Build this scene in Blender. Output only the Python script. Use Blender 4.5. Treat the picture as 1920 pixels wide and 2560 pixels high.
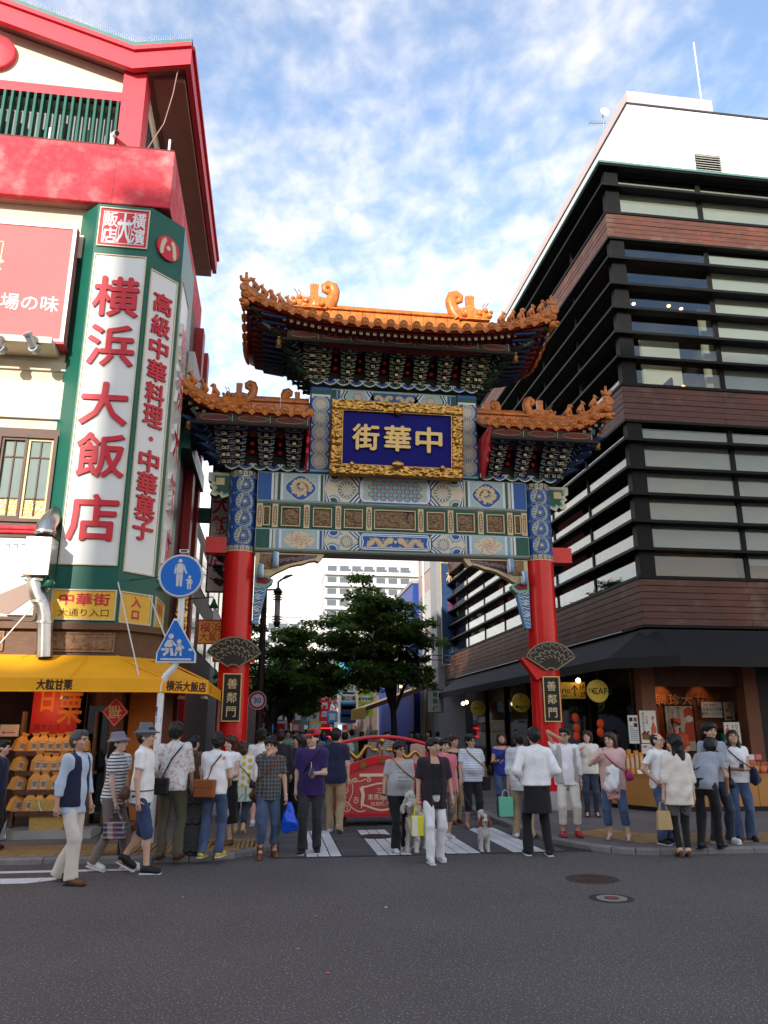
import bpy, bmesh, math, random
import numpy as np
from mathutils import Vector, Matrix
R = math.radians
for o in list(bpy.data.objects): bpy.data.objects.remove(o)
scn = bpy.context.scene; COL = scn.collection
# Layout is written in units in which the lens stands 1.65 high; S turns them into metres (lens at 1.76 m).
S = 1.0667; CAMH = 1.65
FPX, CPX, CPY = 1920.0, 960.0, 1280.0
TILT = math.atan(540/FPX); YAW = math.atan(278/(FPX/math.cos(TILT)))
# ---------------------------------------------------------------- camera
cam = bpy.data.cameras.new('camera'); camo = bpy.data.objects.new('camera', cam); COL.objects.link(camo)
cam.sensor_fit = 'VERTICAL'; cam.sensor_height = 24; cam.lens = 18.0
cam.clip_start = .1; cam.clip_end = 2000
camo.location = (0, 0, CAMH*S); camo.rotation_euler = (math.pi/2+TILT, 0, -YAW)
scn.camera = camo
# ---------------------------------------------------------------- sky, sun, exposure
SUN_EL = R(21); SUN_AZ = math.pi + R(27)          # sun behind the camera, to the left
SUN_DIR = Vector((math.sin(SUN_AZ)*math.cos(SUN_EL), math.cos(SUN_AZ)*math.cos(SUN_EL), math.sin(SUN_EL)))
wd = bpy.data.worlds.new('World'); scn.world = wd; wd.use_nodes = True
nt = wd.node_tree; nt.nodes.clear()
def wn(t, **k):
    n = nt.nodes.new(t)
    for a, b in k.items(): setattr(n, a, b)
    return n
def lk(a, b): nt.links.new(a, b)
def wmath(op, a, b=None):
    n = wn('ShaderNodeMath', operation=op)
    for i, v in enumerate((a, b)):
        if v is None: continue
        if isinstance(v, (int, float)): n.inputs[i].default_value = v
        else: lk(v, n.inputs[i])
    return n.outputs[0]
sky = wn('ShaderNodeTexSky', sky_type='NISHITA', sun_disc=False, sun_elevation=SUN_EL, sun_rotation=SUN_AZ)
sky.air_density = 1.0; sky.dust_density = .6; sky.ozone_density = 1.6
tc = wn('ShaderNodeTexCoord'); sp = wn('ShaderNodeSeparateXYZ'); lk(tc.outputs['Generated'], sp.inputs[0])
zc = wmath('MAXIMUM', sp.outputs[2], 0.02); zd = wmath('ADD', zc, .12)
cb = wn('ShaderNodeCombineXYZ'); lk(wmath('DIVIDE', sp.outputs[0], zd), cb.inputs[0]); lk(wmath('DIVIDE', sp.outputs[1], zd), cb.inputs[1])
def wnoise(scale, det, rough, off, dist=0):
    mp = wn('ShaderNodeMapping'); mp.inputs['Location'].default_value = off; mp.inputs['Scale'].default_value = (1, .8, 1); mp.inputs['Rotation'].default_value = (0, 0, .5)
    lk(cb.outputs[0], mp.inputs[0])
    n = wn('ShaderNodeTexNoise'); n.inputs['Scale'].default_value = scale; n.inputs['Detail'].default_value = det
    n.inputs['Roughness'].default_value = rough; n.inputs['Distortion'].default_value = dist
    lk(mp.outputs[0], n.inputs['Vector']); return n.outputs[0]
big = wnoise(1.1, 3, .5, (3.1, 1.7, 0)); med = wnoise(5.2, 5, .55, (0.4, 2.2, 0), .15); fin = wnoise(19, 4, .55, (5, 1, 0), .2)
cov = wmath('ADD', wmath('MULTIPLY', big, .95), wmath('ADD', wmath('MULTIPLY', med, .54), wmath('MULTIPLY', fin, .48)))
# coverage thins with height: the veil is seen edge-on low down
cov = wmath('ADD', cov, wmath('MULTIPLY', wmath('SUBTRACT', .50, wmath('MINIMUM', sp.outputs[2], .68)), .95))
mr = wn('ShaderNodeMapRange', interpolation_type='SMOOTHSTEP'); lk(cov, mr.inputs[0])
mr.inputs[1].default_value = .66; mr.inputs[2].default_value = 1.40
mr.inputs[3].default_value = .08; mr.inputs[4].default_value = .97
mx = wn('ShaderNodeMixRGB'); lk(mr.outputs[0], mx.inputs[0])
tint = wn('ShaderNodeMixRGB', blend_type='MULTIPLY'); tint.inputs[0].default_value = 1
lk(sky.outputs[0], tint.inputs[1]); tint.inputs[2].default_value = (.64, .84, .94, 1)
lk(tint.outputs[0], mx.inputs[1]); mx.inputs[2].default_value = (5.0, 4.4, 3.75, 1)
bg = wn('ShaderNodeBackground'); bg.inputs[1].default_value = .1; lk(mx.outputs[0], bg.inputs[0])
wo = wn('ShaderNodeOutputWorld'); lk(bg.outputs[0], wo.inputs[0])
sl = bpy.data.lights.new('sun', 'SUN'); sl.energy = 1.75; sl.angle = R(.6); sl.color = (1, .93, .82)
so = bpy.data.objects.new('sun', sl); COL.objects.link(so); so.location = (-20, -30, 40)
so.rotation_euler = (-SUN_DIR).to_track_quat('-Z', 'Y').to_euler()
scn.view_settings.view_transform = 'Standard'; scn.view_settings.look = 'None'
scn.view_settings.exposure = 2.0; scn.view_settings.gamma = 1; scn.view_settings.use_curve_mapping = False
scn.cycles.max_bounces = 6; scn.cycles.transparent_max_bounces = 8
try: scn.cycles.caustics_reflective = False; scn.cycles.caustics_refractive = False
except Exception: pass
# ---------------------------------------------------------------- picture -> place
_f = np.array([math.sin(YAW)*math.cos(TILT), math.cos(YAW)*math.cos(TILT), math.sin(TILT)])
_r = np.array([math.cos(YAW), -math.sin(YAW), 0.]); _u = np.cross(_r, _f)
def ray(px, py): return _f+_r*(px-CPX)/FPX-_u*(py-CPY)/FPX
def gnd(px, py, z=0):
    d = ray(px, py); t = (z-CAMH)/d[2]; return d[0]*t, d[1]*t
def atY(px, py, Y):
    d = ray(px, py); t = Y/d[1]; return d[0]*t, CAMH+d[2]*t      # -> X, Z
def atX(px, py, X):
    d = ray(px, py); t = X/d[0]; return d[1]*t, CAMH+d[2]*t      # -> Y, Z
# ---------------------------------------------------------------- materials
MATS = {}
def mat(name, col, rough=.6, metal=0., noise=.0, ns=4., bump=0., bs=60., rand=0., spec=.3, emit=0., coat=0., alpha=1., trans=0., stretch=(1, 1, 1), det=5, sheen=0.):
    m = bpy.data.materials.new(name); m.use_nodes = True; t = m.node_tree; L = t.links.new
    p = t.nodes['Principled BSDF']; c = (*col, 1) if len(col) == 3 else col
    p.inputs['Base Color'].default_value = c; p.inputs['Roughness'].default_value = rough; p.inputs['Metallic'].default_value = metal
    p.inputs['Specular IOR Level'].default_value = spec; p.inputs['Coat Weight'].default_value = coat
    p.inputs['Alpha'].default_value = alpha; p.inputs['Transmission Weight'].default_value = trans
    p.inputs['Sheen Weight'].default_value = sheen
    src = None
    if noise or bump:
        co = t.nodes.new('ShaderNodeTexCoord'); mp = t.nodes.new('ShaderNodeMapping'); mp.inputs['Scale'].default_value = stretch
        L(co.outputs['Object'], mp.inputs[0])
    if noise:
        n = t.nodes.new('ShaderNodeTexNoise'); n.inputs['Scale'].default_value = ns; n.inputs['Detail'].default_value = det; n.inputs['Roughness'].default_value = .65
        L(mp.outputs[0], n.inputs['Vector'])
        r = t.nodes.new('ShaderNodeMapRange'); r.inputs[1].default_value = .25; r.inputs[2].default_value = .75
        r.inputs[3].default_value = 1-noise; r.inputs[4].default_value = 1+noise; L(n.outputs[0], r.inputs[0]); src = r.outputs[0]
    if rand:
        oi = t.nodes.new('ShaderNodeObjectInfo'); r2 = t.nodes.new('ShaderNodeMapRange')
        r2.inputs[3].default_value = 1-rand; r2.inputs[4].default_value = 1+rand; L(oi.outputs['Random'], r2.inputs[0])
        if src:
            q = t.nodes.new('ShaderNodeMath'); q.operation = 'MULTIPLY'; L(src, q.inputs[0]); L(r2.outputs[0], q.inputs[1]); src = q.outputs[0]
        else: src = r2.outputs[0]
    if src:
        v = t.nodes.new('ShaderNodeVectorMath'); v.operation = 'SCALE'; v.inputs[0].default_value = c[:3]; L(src, v.inputs['Scale'])
        L(v.outputs[0], p.inputs['Base Color'])
    if bump:
        n2 = t.nodes.new('ShaderNodeTexNoise'); n2.inputs['Scale'].default_value = bs; n2.inputs['Detail'].default_value = 3; L(mp.outputs[0], n2.inputs['Vector'])
        b = t.nodes.new('ShaderNodeBump'); b.inputs['Strength'].default_value = bump; b.inputs['Distance'].default_value = .02; L(n2.outputs[0], b.inputs['Height'])
        L(b.outputs[0], p.inputs['Normal'])
    if emit: p.inputs['Emission Color'].default_value = c; p.inputs['Emission Strength'].default_value = emit
    MATS[name] = m; return m
def M(n): return MATS[n]
class NX:                                                # small expression builder over math nodes
    def __init__(s, t, sock): s.t = t; s.o = sock
    def _b(s, op, b, rev=False):
        n = s.t.nodes.new('ShaderNodeMath'); n.operation = op
        a, b = (b, s) if rev else (s, b)
        for i, v in enumerate((a, b)):
            if v is None: continue
            if isinstance(v, NX): s.t.links.new(v.o, n.inputs[i])
            else: n.inputs[i].default_value = v
        return NX(s.t, n.outputs[0])
    def __add__(s, b): return s._b('ADD', b)
    __radd__ = __add__
    def __sub__(s, b): return s._b('SUBTRACT', b)
    def __rsub__(s, b): return s._b('SUBTRACT', b, True)
    def __mul__(s, b): return s._b('MULTIPLY', b)
    __rmul__ = __mul__
    def __truediv__(s, b): return s._b('DIVIDE', b)
    def __lt__(s, b): return s._b('LESS_THAN', b)
    def __gt__(s, b): return s._b('GREATER_THAN', b)
    def f(s, op, b=None): return s._b(op, b)
    def frac(s): return s._b('FRACT', None)
    def abs(s): return s._b('ABSOLUTE', None)
def nx_coords(m, kind='Object'):
    t = m.node_tree; co = t.nodes.new('ShaderNodeTexCoord'); sx = t.nodes.new('ShaderNodeSeparateXYZ'); t.links.new(co.outputs[kind], sx.inputs[0])
    return [NX(t, sx.outputs[i]) for i in range(3)]
def nx_noise(m, scale, det=4, kind='Object', stretch=(1, 1, 1)):
    t = m.node_tree; co = t.nodes.new('ShaderNodeTexCoord'); mp = t.nodes.new('ShaderNodeMapping'); mp.inputs['Scale'].default_value = stretch
    t.links.new(co.outputs[kind], mp.inputs[0]); n = t.nodes.new('ShaderNodeTexNoise'); n.inputs['Scale'].default_value = scale; n.inputs['Detail'].default_value = det
    t.links.new(mp.outputs[0], n.inputs['Vector']); return NX(t, n.outputs[0])
def nx_mix(m, fac, a, b):                                # a, b: colours or sockets
    t = m.node_tree; n = t.nodes.new('ShaderNodeMixRGB'); t.links.new(fac.o, n.inputs[0])
    for i, v in ((1, a), (2, b)):
        if isinstance(v, NX): t.links.new(v.o, n.inputs[i])
        else: n.inputs[i].default_value = (*v, 1)
    return NX(t, n.outputs[0])
def nx_color(m, c): m.node_tree.links.new(c.o, m.node_tree.nodes['Principled BSDF'].inputs['Base Color'])
def nx_bump(m, h, strength=.5, dist=.02):
    t = m.node_tree; b = t.nodes.new('ShaderNodeBump'); b.inputs['Strength'].default_value = strength; b.inputs['Distance'].default_value = dist
    t.links.new(h.o, b.inputs['Height']); t.links.new(b.outputs[0], t.nodes['Principled BSDF'].inputs['Normal'])
# ---------------------------------------------------------------- mesh builder
class MB:
    def __init__(s): s.v = []; s.f = []; s.m = []; s.mats = []; s.sm = []
    def mi(s, name):
        if name not in s.mats: s.mats.append(name)
        return s.mats.index(name)
    def add(s, vs, fs, m, smooth=False):
        b = len(s.v); s.v.extend([tuple(p) for p in vs]); k = s.mi(m)
        for f in fs: s.f.append([b+i for i in f]); s.m.append(k); s.sm.append(smooth)
        return s
    def poly(s, pts, m): return s.add(pts, [list(range(len(pts)))], m)
    def box(s, x0, y0, z0, x1, y1, z1, m):
        x0, x1 = sorted((x0, x1)); y0, y1 = sorted((y0, y1)); z0, z1 = sorted((z0, z1))
        v = [(x0, y0, z0), (x1, y0, z0), (x1, y1, z0), (x0, y1, z0), (x0, y0, z1), (x1, y0, z1), (x1, y1, z1), (x0, y1, z1)]
        return s.add(v, [(3, 2, 1, 0), (4, 5, 6, 7), (0, 1, 5, 4), (1, 2, 6, 5), (2, 3, 7, 6), (3, 0, 4, 7)], m)
    def bbox(s, x0, y0, z0, x1, y1, z1, m, b=.01):                # box with bevelled edges
        x0, x1 = sorted((x0, x1)); y0, y1 = sorted((y0, y1)); z0, z1 = sorted((z0, z1))
        b = min(b, .45*min(x1-x0, y1-y0, z1-z0)); bm = bmesh.new(); bmesh.ops.create_cube(bm, size=1)
        for v in bm.verts: v.co = ((x0+x1)/2+v.co.x*(x1-x0), (y0+y1)/2+v.co.y*(y1-y0), (z0+z1)/2+v.co.z*(z1-z0))
        bmesh.ops.bevel(bm, geom=bm.edges[:], offset=b, segments=1, affect='EDGES')
        bm.verts.index_update(); r = s.add([v.co[:] for v in bm.verts], [[v.index for v in f.verts] for f in bm.faces], m); bm.free(); return r
    def prism(s, pts, f, w0, w1, m, ms=None):                     # 2D outline (ccw) extruded between layers w0 < w1 through f(u,v,w)
        n = len(pts); a = [f(u, v, w0) for u, v in pts]; b = [f(u, v, w1) for u, v in pts]
        s.add(a+b, [list(range(n, 2*n))], m); s.add(a+b, [[i, (i+1) % n, n+(i+1) % n, n+i] for i in range(n)]+[list(range(n-1, -1, -1))], ms or m); return s
    def tube(s, pts, rad, n=8, m='', cap=True, smooth=True, flat=1.):
        pts = [Vector(p) for p in pts]; N = len(pts)
        if not hasattr(rad, '__len__'): rad = [rad]*N
        vs = []; up = None
        for i, p in enumerate(pts):
            d = (pts[min(i+1, N-1)]-pts[max(i-1, 0)]).normalized()
            if up is None: up = Vector((0, 0, 1)) if abs(d.z) < .9 else Vector((1, 0, 0))
            a = d.cross(up).normalized(); b = a.cross(d).normalized(); up = b
            for k in range(n):
                t = 2*math.pi*k/n; vs.append(tuple(p+a*math.cos(t)*rad[i]+b*math.sin(t)*rad[i]*flat))
        fs = [[i*n+k, i*n+(k+1) % n, (i+1)*n+(k+1) % n, (i+1)*n+k] for i in range(N-1) for k in range(n)]
        s.add(vs, fs, m, smooth)
        if cap: s.add(vs[:n], [list(range(n-1, -1, -1))], m); s.add(vs[-n:], [list(range(n))], m)
        return s
    def lathe(s, prof, c, n=16, m='', axis='z', smooth=True):
        vs = []
        for r, h in prof:
            for k in range(n):
                t = 2*math.pi*k/n; a, b = r*math.cos(t), r*math.sin(t)
                vs.append({'z': (c[0]+a, c[1]+b, c[2]+h), 'y': (c[0]+a, c[1]+h, c[2]-b), 'x': (c[0]+h, c[1]+a, c[2]+b)}[axis])
        fs = [[i*n+k, i*n+(k+1) % n, (i+1)*n+(k+1) % n, (i+1)*n+k] for i in range(len(prof)-1) for k in range(n)]
        s.add(vs, fs, m, smooth); s.add(vs[:n], [list(range(n-1, -1, -1))], m); s.add(vs[-n:], [list(range(n))], m); return s
    def ball(s, c, r, m, n=12, k=8):
        if not hasattr(r, '__len__'): r = (r, r, r)
        vs = [(c[0], c[1], c[2]-r[2])]
        for i in range(1, k):
            p = -math.pi/2+math.pi*i/k
            for j in range(n): t = 2*math.pi*j/n; vs.append((c[0]+r[0]*math.cos(p)*math.cos(t), c[1]+r[1]*math.cos(p)*math.sin(t), c[2]+r[2]*math.sin(p)))
        vs.append((c[0], c[1], c[2]+r[2])); T = len(vs)-1
        fs = [[0, 1+(j+1) % n, 1+j] for j in range(n)]+[[1+i*n+j, 1+i*n+(j+1) % n, 1+(i+1)*n+(j+1) % n, 1+(i+1)*n+j] for i in range(k-2) for j in range(n)]+[[T, 1+(k-2)*n+j, 1+(k-2)*n+(j+1) % n] for j in range(n)]
        return s.add(vs, fs, m, True)
    def grid(s, P, m, smooth=True):                               # P[i][j] points
        a, b = len(P), len(P[0]); vs = [p for r in P for p in r]
        return s.add(vs, [[i*b+j, (i+1)*b+j, (i+1)*b+j+1, i*b+j+1] for i in range(a-1) for j in range(b-1)], m, smooth)
    def build(s, name, parent=None, scale=None, obj=None):
        sc = S if scale is None else scale
        me = bpy.data.meshes.new(name); me.from_pydata([(x*sc, y*sc, z*sc) for x, y, z in s.v], [], s.f)
        for k in s.mats: me.materials.append(M(k))
        me.polygons.foreach_set('material_index', s.m); me.polygons.foreach_set('use_smooth', s.sm); me.update()
        o = bpy.data.objects.new(name, me); COL.objects.link(o)
        if parent is not None: o.parent = parent; o.matrix_parent_inverse = parent.matrix_basis.inverted()
        return o
def tag(o, label=None, cat=None, group=None, kind=None):
    if label: o['label'] = label
    if cat: o['category'] = cat
    if group: o['group'] = group
    if kind: o['kind'] = kind
    return o
def thing(name, label, cat, base=(0, 0, 0), group=None):          # Empty at the base, parts built in world units
    o = bpy.data.objects.new(name, None); COL.objects.link(o); o.empty_display_size = .2
    o.matrix_basis = Matrix.Translation(Vector(base)*S); return tag(o, label, cat, group)
def dup(o, parent, off):                                          # copy of one part, shifted by off (layout units)
    c = o.copy(); COL.objects.link(c); c.parent = parent
    c.matrix_parent_inverse = parent.matrix_basis.inverted() @ Matrix.Translation(Vector(off)*S) if parent is not None else Matrix()
    return c
def FY(y): return lambda u, v, w: (u, y-w, v)                     # wall plane facing the camera, w = how proud
def FXn(x): return lambda u, v, w: (x-w, -u, v)                   # plane facing -X (u runs along -Y)
def FXp(x): return lambda u, v, w: (x+w, u, v)                    # plane facing +X (u runs along +Y)
_TXT = {}
def textmesh(s, off=0., shear=0.):
    k = (s, round(off, 3), shear)
    if k not in _TXT:
        cu = bpy.data.curves.new('t', 'FONT'); cu.body = s; cu.offset = off; cu.shear = shear; cu.resolution_u = 2; cu.align_x = 'LEFT'
        o = bpy.data.objects.new('t', cu); COL.objects.link(o); dg = bpy.context.evaluated_depsgraph_get(); e = o.evaluated_get(dg); me = e.to_mesh()
        V = np.array([v.co[:2] for v in me.vertices]).reshape(-1, 2); F = [list(p.vertices) for p in me.polygons]
        E = {}
        for p in F:
            for a, b in zip(p, p[1:]+p[:1]):
                E[(a, b)] = 1
        bd = [(a, b) for a, b in E if (b, a) not in E]
        e.to_mesh_clear(); bpy.data.objects.remove(o); bpy.data.curves.remove(cu)
        if len(V): V = V-(V.min(0)+V.max(0))/2
        _TXT[k] = (V, F, bd)
    return _TXT[k]
def put_text(mb, s, f, cu, cv, h=None, w=None, m='ink', d=.003, off=.0, shear=0., lo=.001, side=None, sx=None, bold=0):
    """lettering centred on (cu,cv) of plane f, proud by d; h/w its height/width"""
    if bold:
        for i, (a, b) in enumerate(((1, 0), (-1, 0), (0, 1), (0, -1))): put_text(mb, s, f, cu+a*bold, cv+b*bold, h, w, m, d+.0004*i, 0, shear, lo, side, sx)
        return mb
    V, F, bd = textmesh(s, off, shear)
    if not len(V): return mb
    ext = V.max(0)-V.min(0); kx = ky = None
    if h: ky = h/ext[1]
    if w: kx = w/ext[0]
    kx = kx or ky; ky = ky or kx
    if sx: kx *= sx
    n = len(V); a = [f(cu+x*kx, cv+y*ky, lo+d) for x, y in V]
    mb.add(a, F, m)
    if d > .004:
        b = [f(cu+x*kx, cv+y*ky, lo-.002) for x, y in V]; mb.add(a+b, [[q, p, n+p, n+q] for p, q in bd], side or m)
    return mb
def arc(cx, cy, r, a0, a1, n, ry=None):
    ry = ry or r
    return [(cx+r*math.cos(a0+(a1-a0)*i/n), cy+ry*math.sin(a0+(a1-a0)*i/n)) for i in range(n+1)]
def stroke(mb, pts, wd, f, w, m, close=False):                   # flat painted line along 2D points
    n = len(pts); P = []
    for i in range(n):
        a = pts[(i-1) % n] if close or i > 0 else pts[i]; b = pts[(i+1) % n] if close or i < n-1 else pts[i]
        dx, dy = b[0]-a[0], b[1]-a[1]; l = math.hypot(dx, dy) or 1; nx, ny = -dy/l*wd/2, dx/l*wd/2
        P.append(((pts[i][0]+nx, pts[i][1]+ny), (pts[i][0]-nx, pts[i][1]-ny)))
    vs = [f(*q, w) for p in P for q in p]; r = range(n if close else n-1)
    return mb.add(vs, [[2*i+1, 2*((i+1) % n)+1, 2*((i+1) % n), 2*i] for i in r], m)
def disc(mb, cx, cy, r, f, w, m, n=20, ry=None): return mb.poly([f(u, v, w) for u, v in arc(cx, cy, r, 0, 2*math.pi*(n-1)/n, n-1, ry)], m)
def rect(mb, u0, v0, u1, v1, f, w, m):
    return mb.poly([f(u0, v0, w), f(u1, v0, w), f(u1, v1, w), f(u0, v1, w)], m)
def frame(mb, u0, v0, u1, v1, t, f, w0, w1, m):                  # raised rectangular frame
    mb.prism([(u0, v0), (u1, v0), (u1, v0+t), (u0, v0+t)], f, w0, w1, m); mb.prism([(u0, v1-t), (u1, v1-t), (u1, v1), (u0, v1)], f, w0, w1, m)
    mb.prism([(u0, v0+t), (u0+t, v0+t), (u0+t, v1-t), (u0, v1-t)], f, w0, w1, m); mb.prism([(u1-t, v0+t), (u1, v0+t), (u1, v1-t), (u1-t, v1-t)], f, w0, w1, m); return mb
def relief(mb, u0, v0, u1, v1, f, w0, amp, m, seed, nu=24, nv=24, freq=1.):
    """carved relief: a height field of curling ridges"""
    rg = np.random.RandomState(seed); U, V = np.meshgrid(np.linspace(u0, u1, nu), np.linspace(v0, v1, nv), indexing='ij')
    Hh = np.zeros_like(U); sz = min(u1-u0, v1-v0)
    nb = int(14*freq*max(u1-u0, v1-v0)/sz)
    for i in range(nb):
        cu, cv = rg.uniform(u0, u1), rg.uniform(v0, v1); r = rg.uniform(.08, .24)*sz; d = np.hypot(U-cu, V-cv)
        ph = np.arctan2(V-cv, U-cu)*rg.choice([-1, 1])
        Hh = np.maximum(Hh, (.55+.45*np.cos(d/r*7+ph))*np.exp(-(d/r)**2)*rg.uniform(.6, 1))
    Hh += rg.uniform(-.08, .08, Hh.shape); e = np.minimum(np.minimum(U-u0, u1-U), np.minimum(V-v0, v1-V))/(.06*sz); Hh *= np.clip(e, 0, 1)
    return mb.grid([[f(U[i, j], V[i, j], w0+amp*Hh[i, j]) for j in range(nv)] for i in range(nu)], m)
# ---------------------------------------------------------------- palette
mat('red_paint', (.64, .012, .012), .24, noise=.14, ns=2, coat=.10, bump=.03, bs=90)
mat('red_wood', (.34, .02, .02), .5, noise=.15, ns=6)
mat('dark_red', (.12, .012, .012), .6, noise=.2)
mat('tile_orange', (.50, .155, .026), .34, noise=.48, ns=6, coat=.15, bump=.10, bs=30, rand=.14)
mat('tile_dark', (.30, .10, .025), .45, noise=.3, ns=12)
mat('gold', (.46, .25, .065), .28, metal=.92, noise=.5, ns=18)
mat('gold_paint', (.66, .45, .17), .42, noise=.12, ns=8, metal=.25)
mat('gold_dark', (.26, .15, .04), .5, metal=.5, noise=.3, ns=14)
mat('cream_line', (.66, .57, .40), .55, noise=.1, ns=9)
mat('cream_gold', (.62, .47, .26), .5, noise=.1, ns=9)
mat('white_line', (.66, .70, .70), .5, noise=.1, ns=9)
mat('blue_paint', (.020, .085, .30), .45, noise=.15, ns=7)
mat('blue_light', (.18, .34, .52), .5, noise=.12, ns=7)
mat('green_paint', (.012, .085, .05), .45, noise=.15, ns=7)
mat('green_light', (.22, .40, .30), .5, noise=.1)
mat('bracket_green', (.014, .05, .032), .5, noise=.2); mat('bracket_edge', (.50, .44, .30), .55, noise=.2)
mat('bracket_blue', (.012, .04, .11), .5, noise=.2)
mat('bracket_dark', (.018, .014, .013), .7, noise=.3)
mat('mural_dark', (.045, .018, .013), .6, noise=.4, ns=9)
mat('maroon_paint', (.22, .02, .03), .5, noise=.15)
mat('pale_panel', (.38, .48, .46), .55, noise=.14, ns=25)
mat('coral_line', (.55, .16, .09), .5)
mat('plaque_blue', (.005, .005, .15), .5, noise=.06, spec=.12)
mat('carve_brown', (.20, .12, .06), .4, noise=.6, ns=22, metal=.25)
mat('carve_dark', (.06, .03, .02), .6, noise=.4, ns=20)
mat('bronze', (.20, .17, .12), .42, metal=.4, noise=.45, ns=30)
mat('bronze_dark', (.035, .028, .022), .6, metal=.3, noise=.4, ns=30)
mat('black_lacquer', (.012, .012, .013), .3, noise=.2)
mat('ink', (.012, .011, .011), .6)
mat('ink_brown', (.05, .018, .01), .6)
mat('white', (.78, .78, .77), .5, noise=.04)
mat('off_white', (.62, .61, .58), .6, noise=.06)
mat('grey_metal', (.36, .37, .38), .4, metal=.6, noise=.12)
mat('dark_metal', (.05, .05, .055), .5, metal=.3, noise=.2)
mat('steel', (.46, .44, .41), .28, metal=1., noise=.12, ns=6, bump=.05, bs=14)
mat('cream_wall', (.64, .55, .41), .75, noise=.10, ns=1.6, bump=.15, bs=70)
mat('cream_light', (.66, .59, .47), .75, noise=.08, ns=2, bump=.1, bs=60)
mat('soffit', (.38, .20, .17), .8, noise=.12, ns=3)
mat('trim_red', (.66, .05, .07), .5, noise=.10, ns=3, bump=.10, bs=60)
mat('roof_green', (.09, .20, .17), .5, noise=.15)
mat('sign_green', (.008, .10, .07), .38, noise=.10, ns=2)
mat('sign_white', (.72, .73, .70), .32, noise=.03, ns=1)
mat('sign_red', (.58, .02, .035), .4)
mat('sign_red_side', (.34, .02, .03), .5)
mat('pink_board', (.70, .17, .17), .85, noise=.04, ns=1, spec=.1)
mat('brown_frame', (.10, .05, .035), .55, noise=.2)
mat('brown_wood', (.13, .065, .035), .6, noise=.3, ns=6, stretch=(1, 1, 4))
mat('carved_wood', (.25, .14, .07), .6, noise=.45, ns=12)
mat('awning_yellow', (.84, .37, .010), .62, noise=.10, ns=1.3, bump=.08, bs=8)
mat('awning_black', (.010, .010, .011), .7, noise=.2, bump=.1, bs=10)
mat('sign_yellow', (.80, .46, .05), .45, noise=.05)
mat('disc_yellow', (.66, .47, .06), .5, noise=.05)
mat('lamp_warm', (1, .58, .22), .4, emit=3)
mat('lamp_soft', (1, .50, .16), .4, emit=2.0)
mat('lantern_red', (.65, .07, .02), .5, emit=.04)
mat('neon_red', (1, .03, .04), .4, emit=.5)
mat('asphalt_dark', (.03, .03, .032), .8)
mat('shop_orange', (.60, .19, .025), .6, noise=.1)
mat('shop_brown', (.09, .035, .02), .6, noise=.3)
mat('shop_wall', (.17, .07, .04), .7, noise=.2)
mat('black', (.012, .012, .013), .6)
mat('black_frame', (.007, .0068, .007), .55, noise=.25, spec=.15)
mat('counter_wood', (.44, .20, .055), .5, noise=.08, ns=3)
mat('kraft', (.55, .25, .05), .5, noise=.12, rand=.1)
mat('kraft_dark', (.22, .09, .02), .6)
mat('paper', (.66, .63, .56), .6, noise=.04)
mat('paper_warm', (.55, .44, .33), .6, noise=.08)
mat('basket', (.48, .29, .08), .7, noise=.3, ns=30)
mat('sign_blue', (.006, .13, .52), .35, noise=.04)
mat('sign_silver', (.52, .53, .55), .35, noise=.05, metal=.2)
mat('pole_white', (.70, .70, .70), .4, noise=.05, metal=.1)
mat('pole_brown', (.055, .028, .026), .5, noise=.2)
mat('post_iron', (.055, .058, .06), .5, metal=.3, noise=.3)
mat('concrete', (.33, .31, .29), .85, noise=.15, ns=3, bump=.2, bs=60)
mat('building_white', (.52, .52, .52), .7, noise=.05)
mat('tile_pink', (.36, .25, .23), .5, noise=.1)
mat('building_grey', (.25, .25, .26), .6, noise=.1)
mat('building_brown', (.14, .10, .085), .7, noise=.2)
mat('glass_far', (.08, .10, .12), .12, spec=.7)
mat('banner_blue', (.005, .04, .24), .5, noise=.05)
mat('banner_cyan', (.04, .30, .58), .5)
mat('banner_red', (.62, .02, .025), .5)
mat('banner_lime', (.45, .55, .03), .5)
mat('banner_green', (.01, .20, .12), .5)
mat('plastic_clear', (.75, .78, .8), .1, trans=.9)
mat('tyre', (.02, .02, .02), .8)
mat('cart_red', (.55, .012, .018), .33, noise=.10, ns=3, coat=.3)
mat('cart_red2', (.50, .05, .055), .45, noise=.12, ns=4)
mat('cart_cream', (.78, .60, .36), .5)
mat('bark', (.055, .042, .033), .9, noise=.3, ns=8, bump=.6, bs=18)
mat('kerb_stone', (.21, .195, .185), .85, noise=.22, ns=7, bump=.3, bs=60, rand=.12)
mat('slab_dark', (.085, .082, .082), .75, noise=.2, ns=9, bump=.2, bs=60, rand=.16)
mat('block_white', (.62, .61, .60), .7, noise=.16, ns=10, bump=.1, bs=50, rand=.05)
mat('tactile', (.33, .20, .08), .75, noise=.18, ns=9, rand=.08, bump=.1, bs=60)
mat('iron_cover', (.075, .05, .045), .6, metal=.3, noise=.4, ns=18)
mat('cover_red', (.16, .045, .04), .6, noise=.2)
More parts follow.
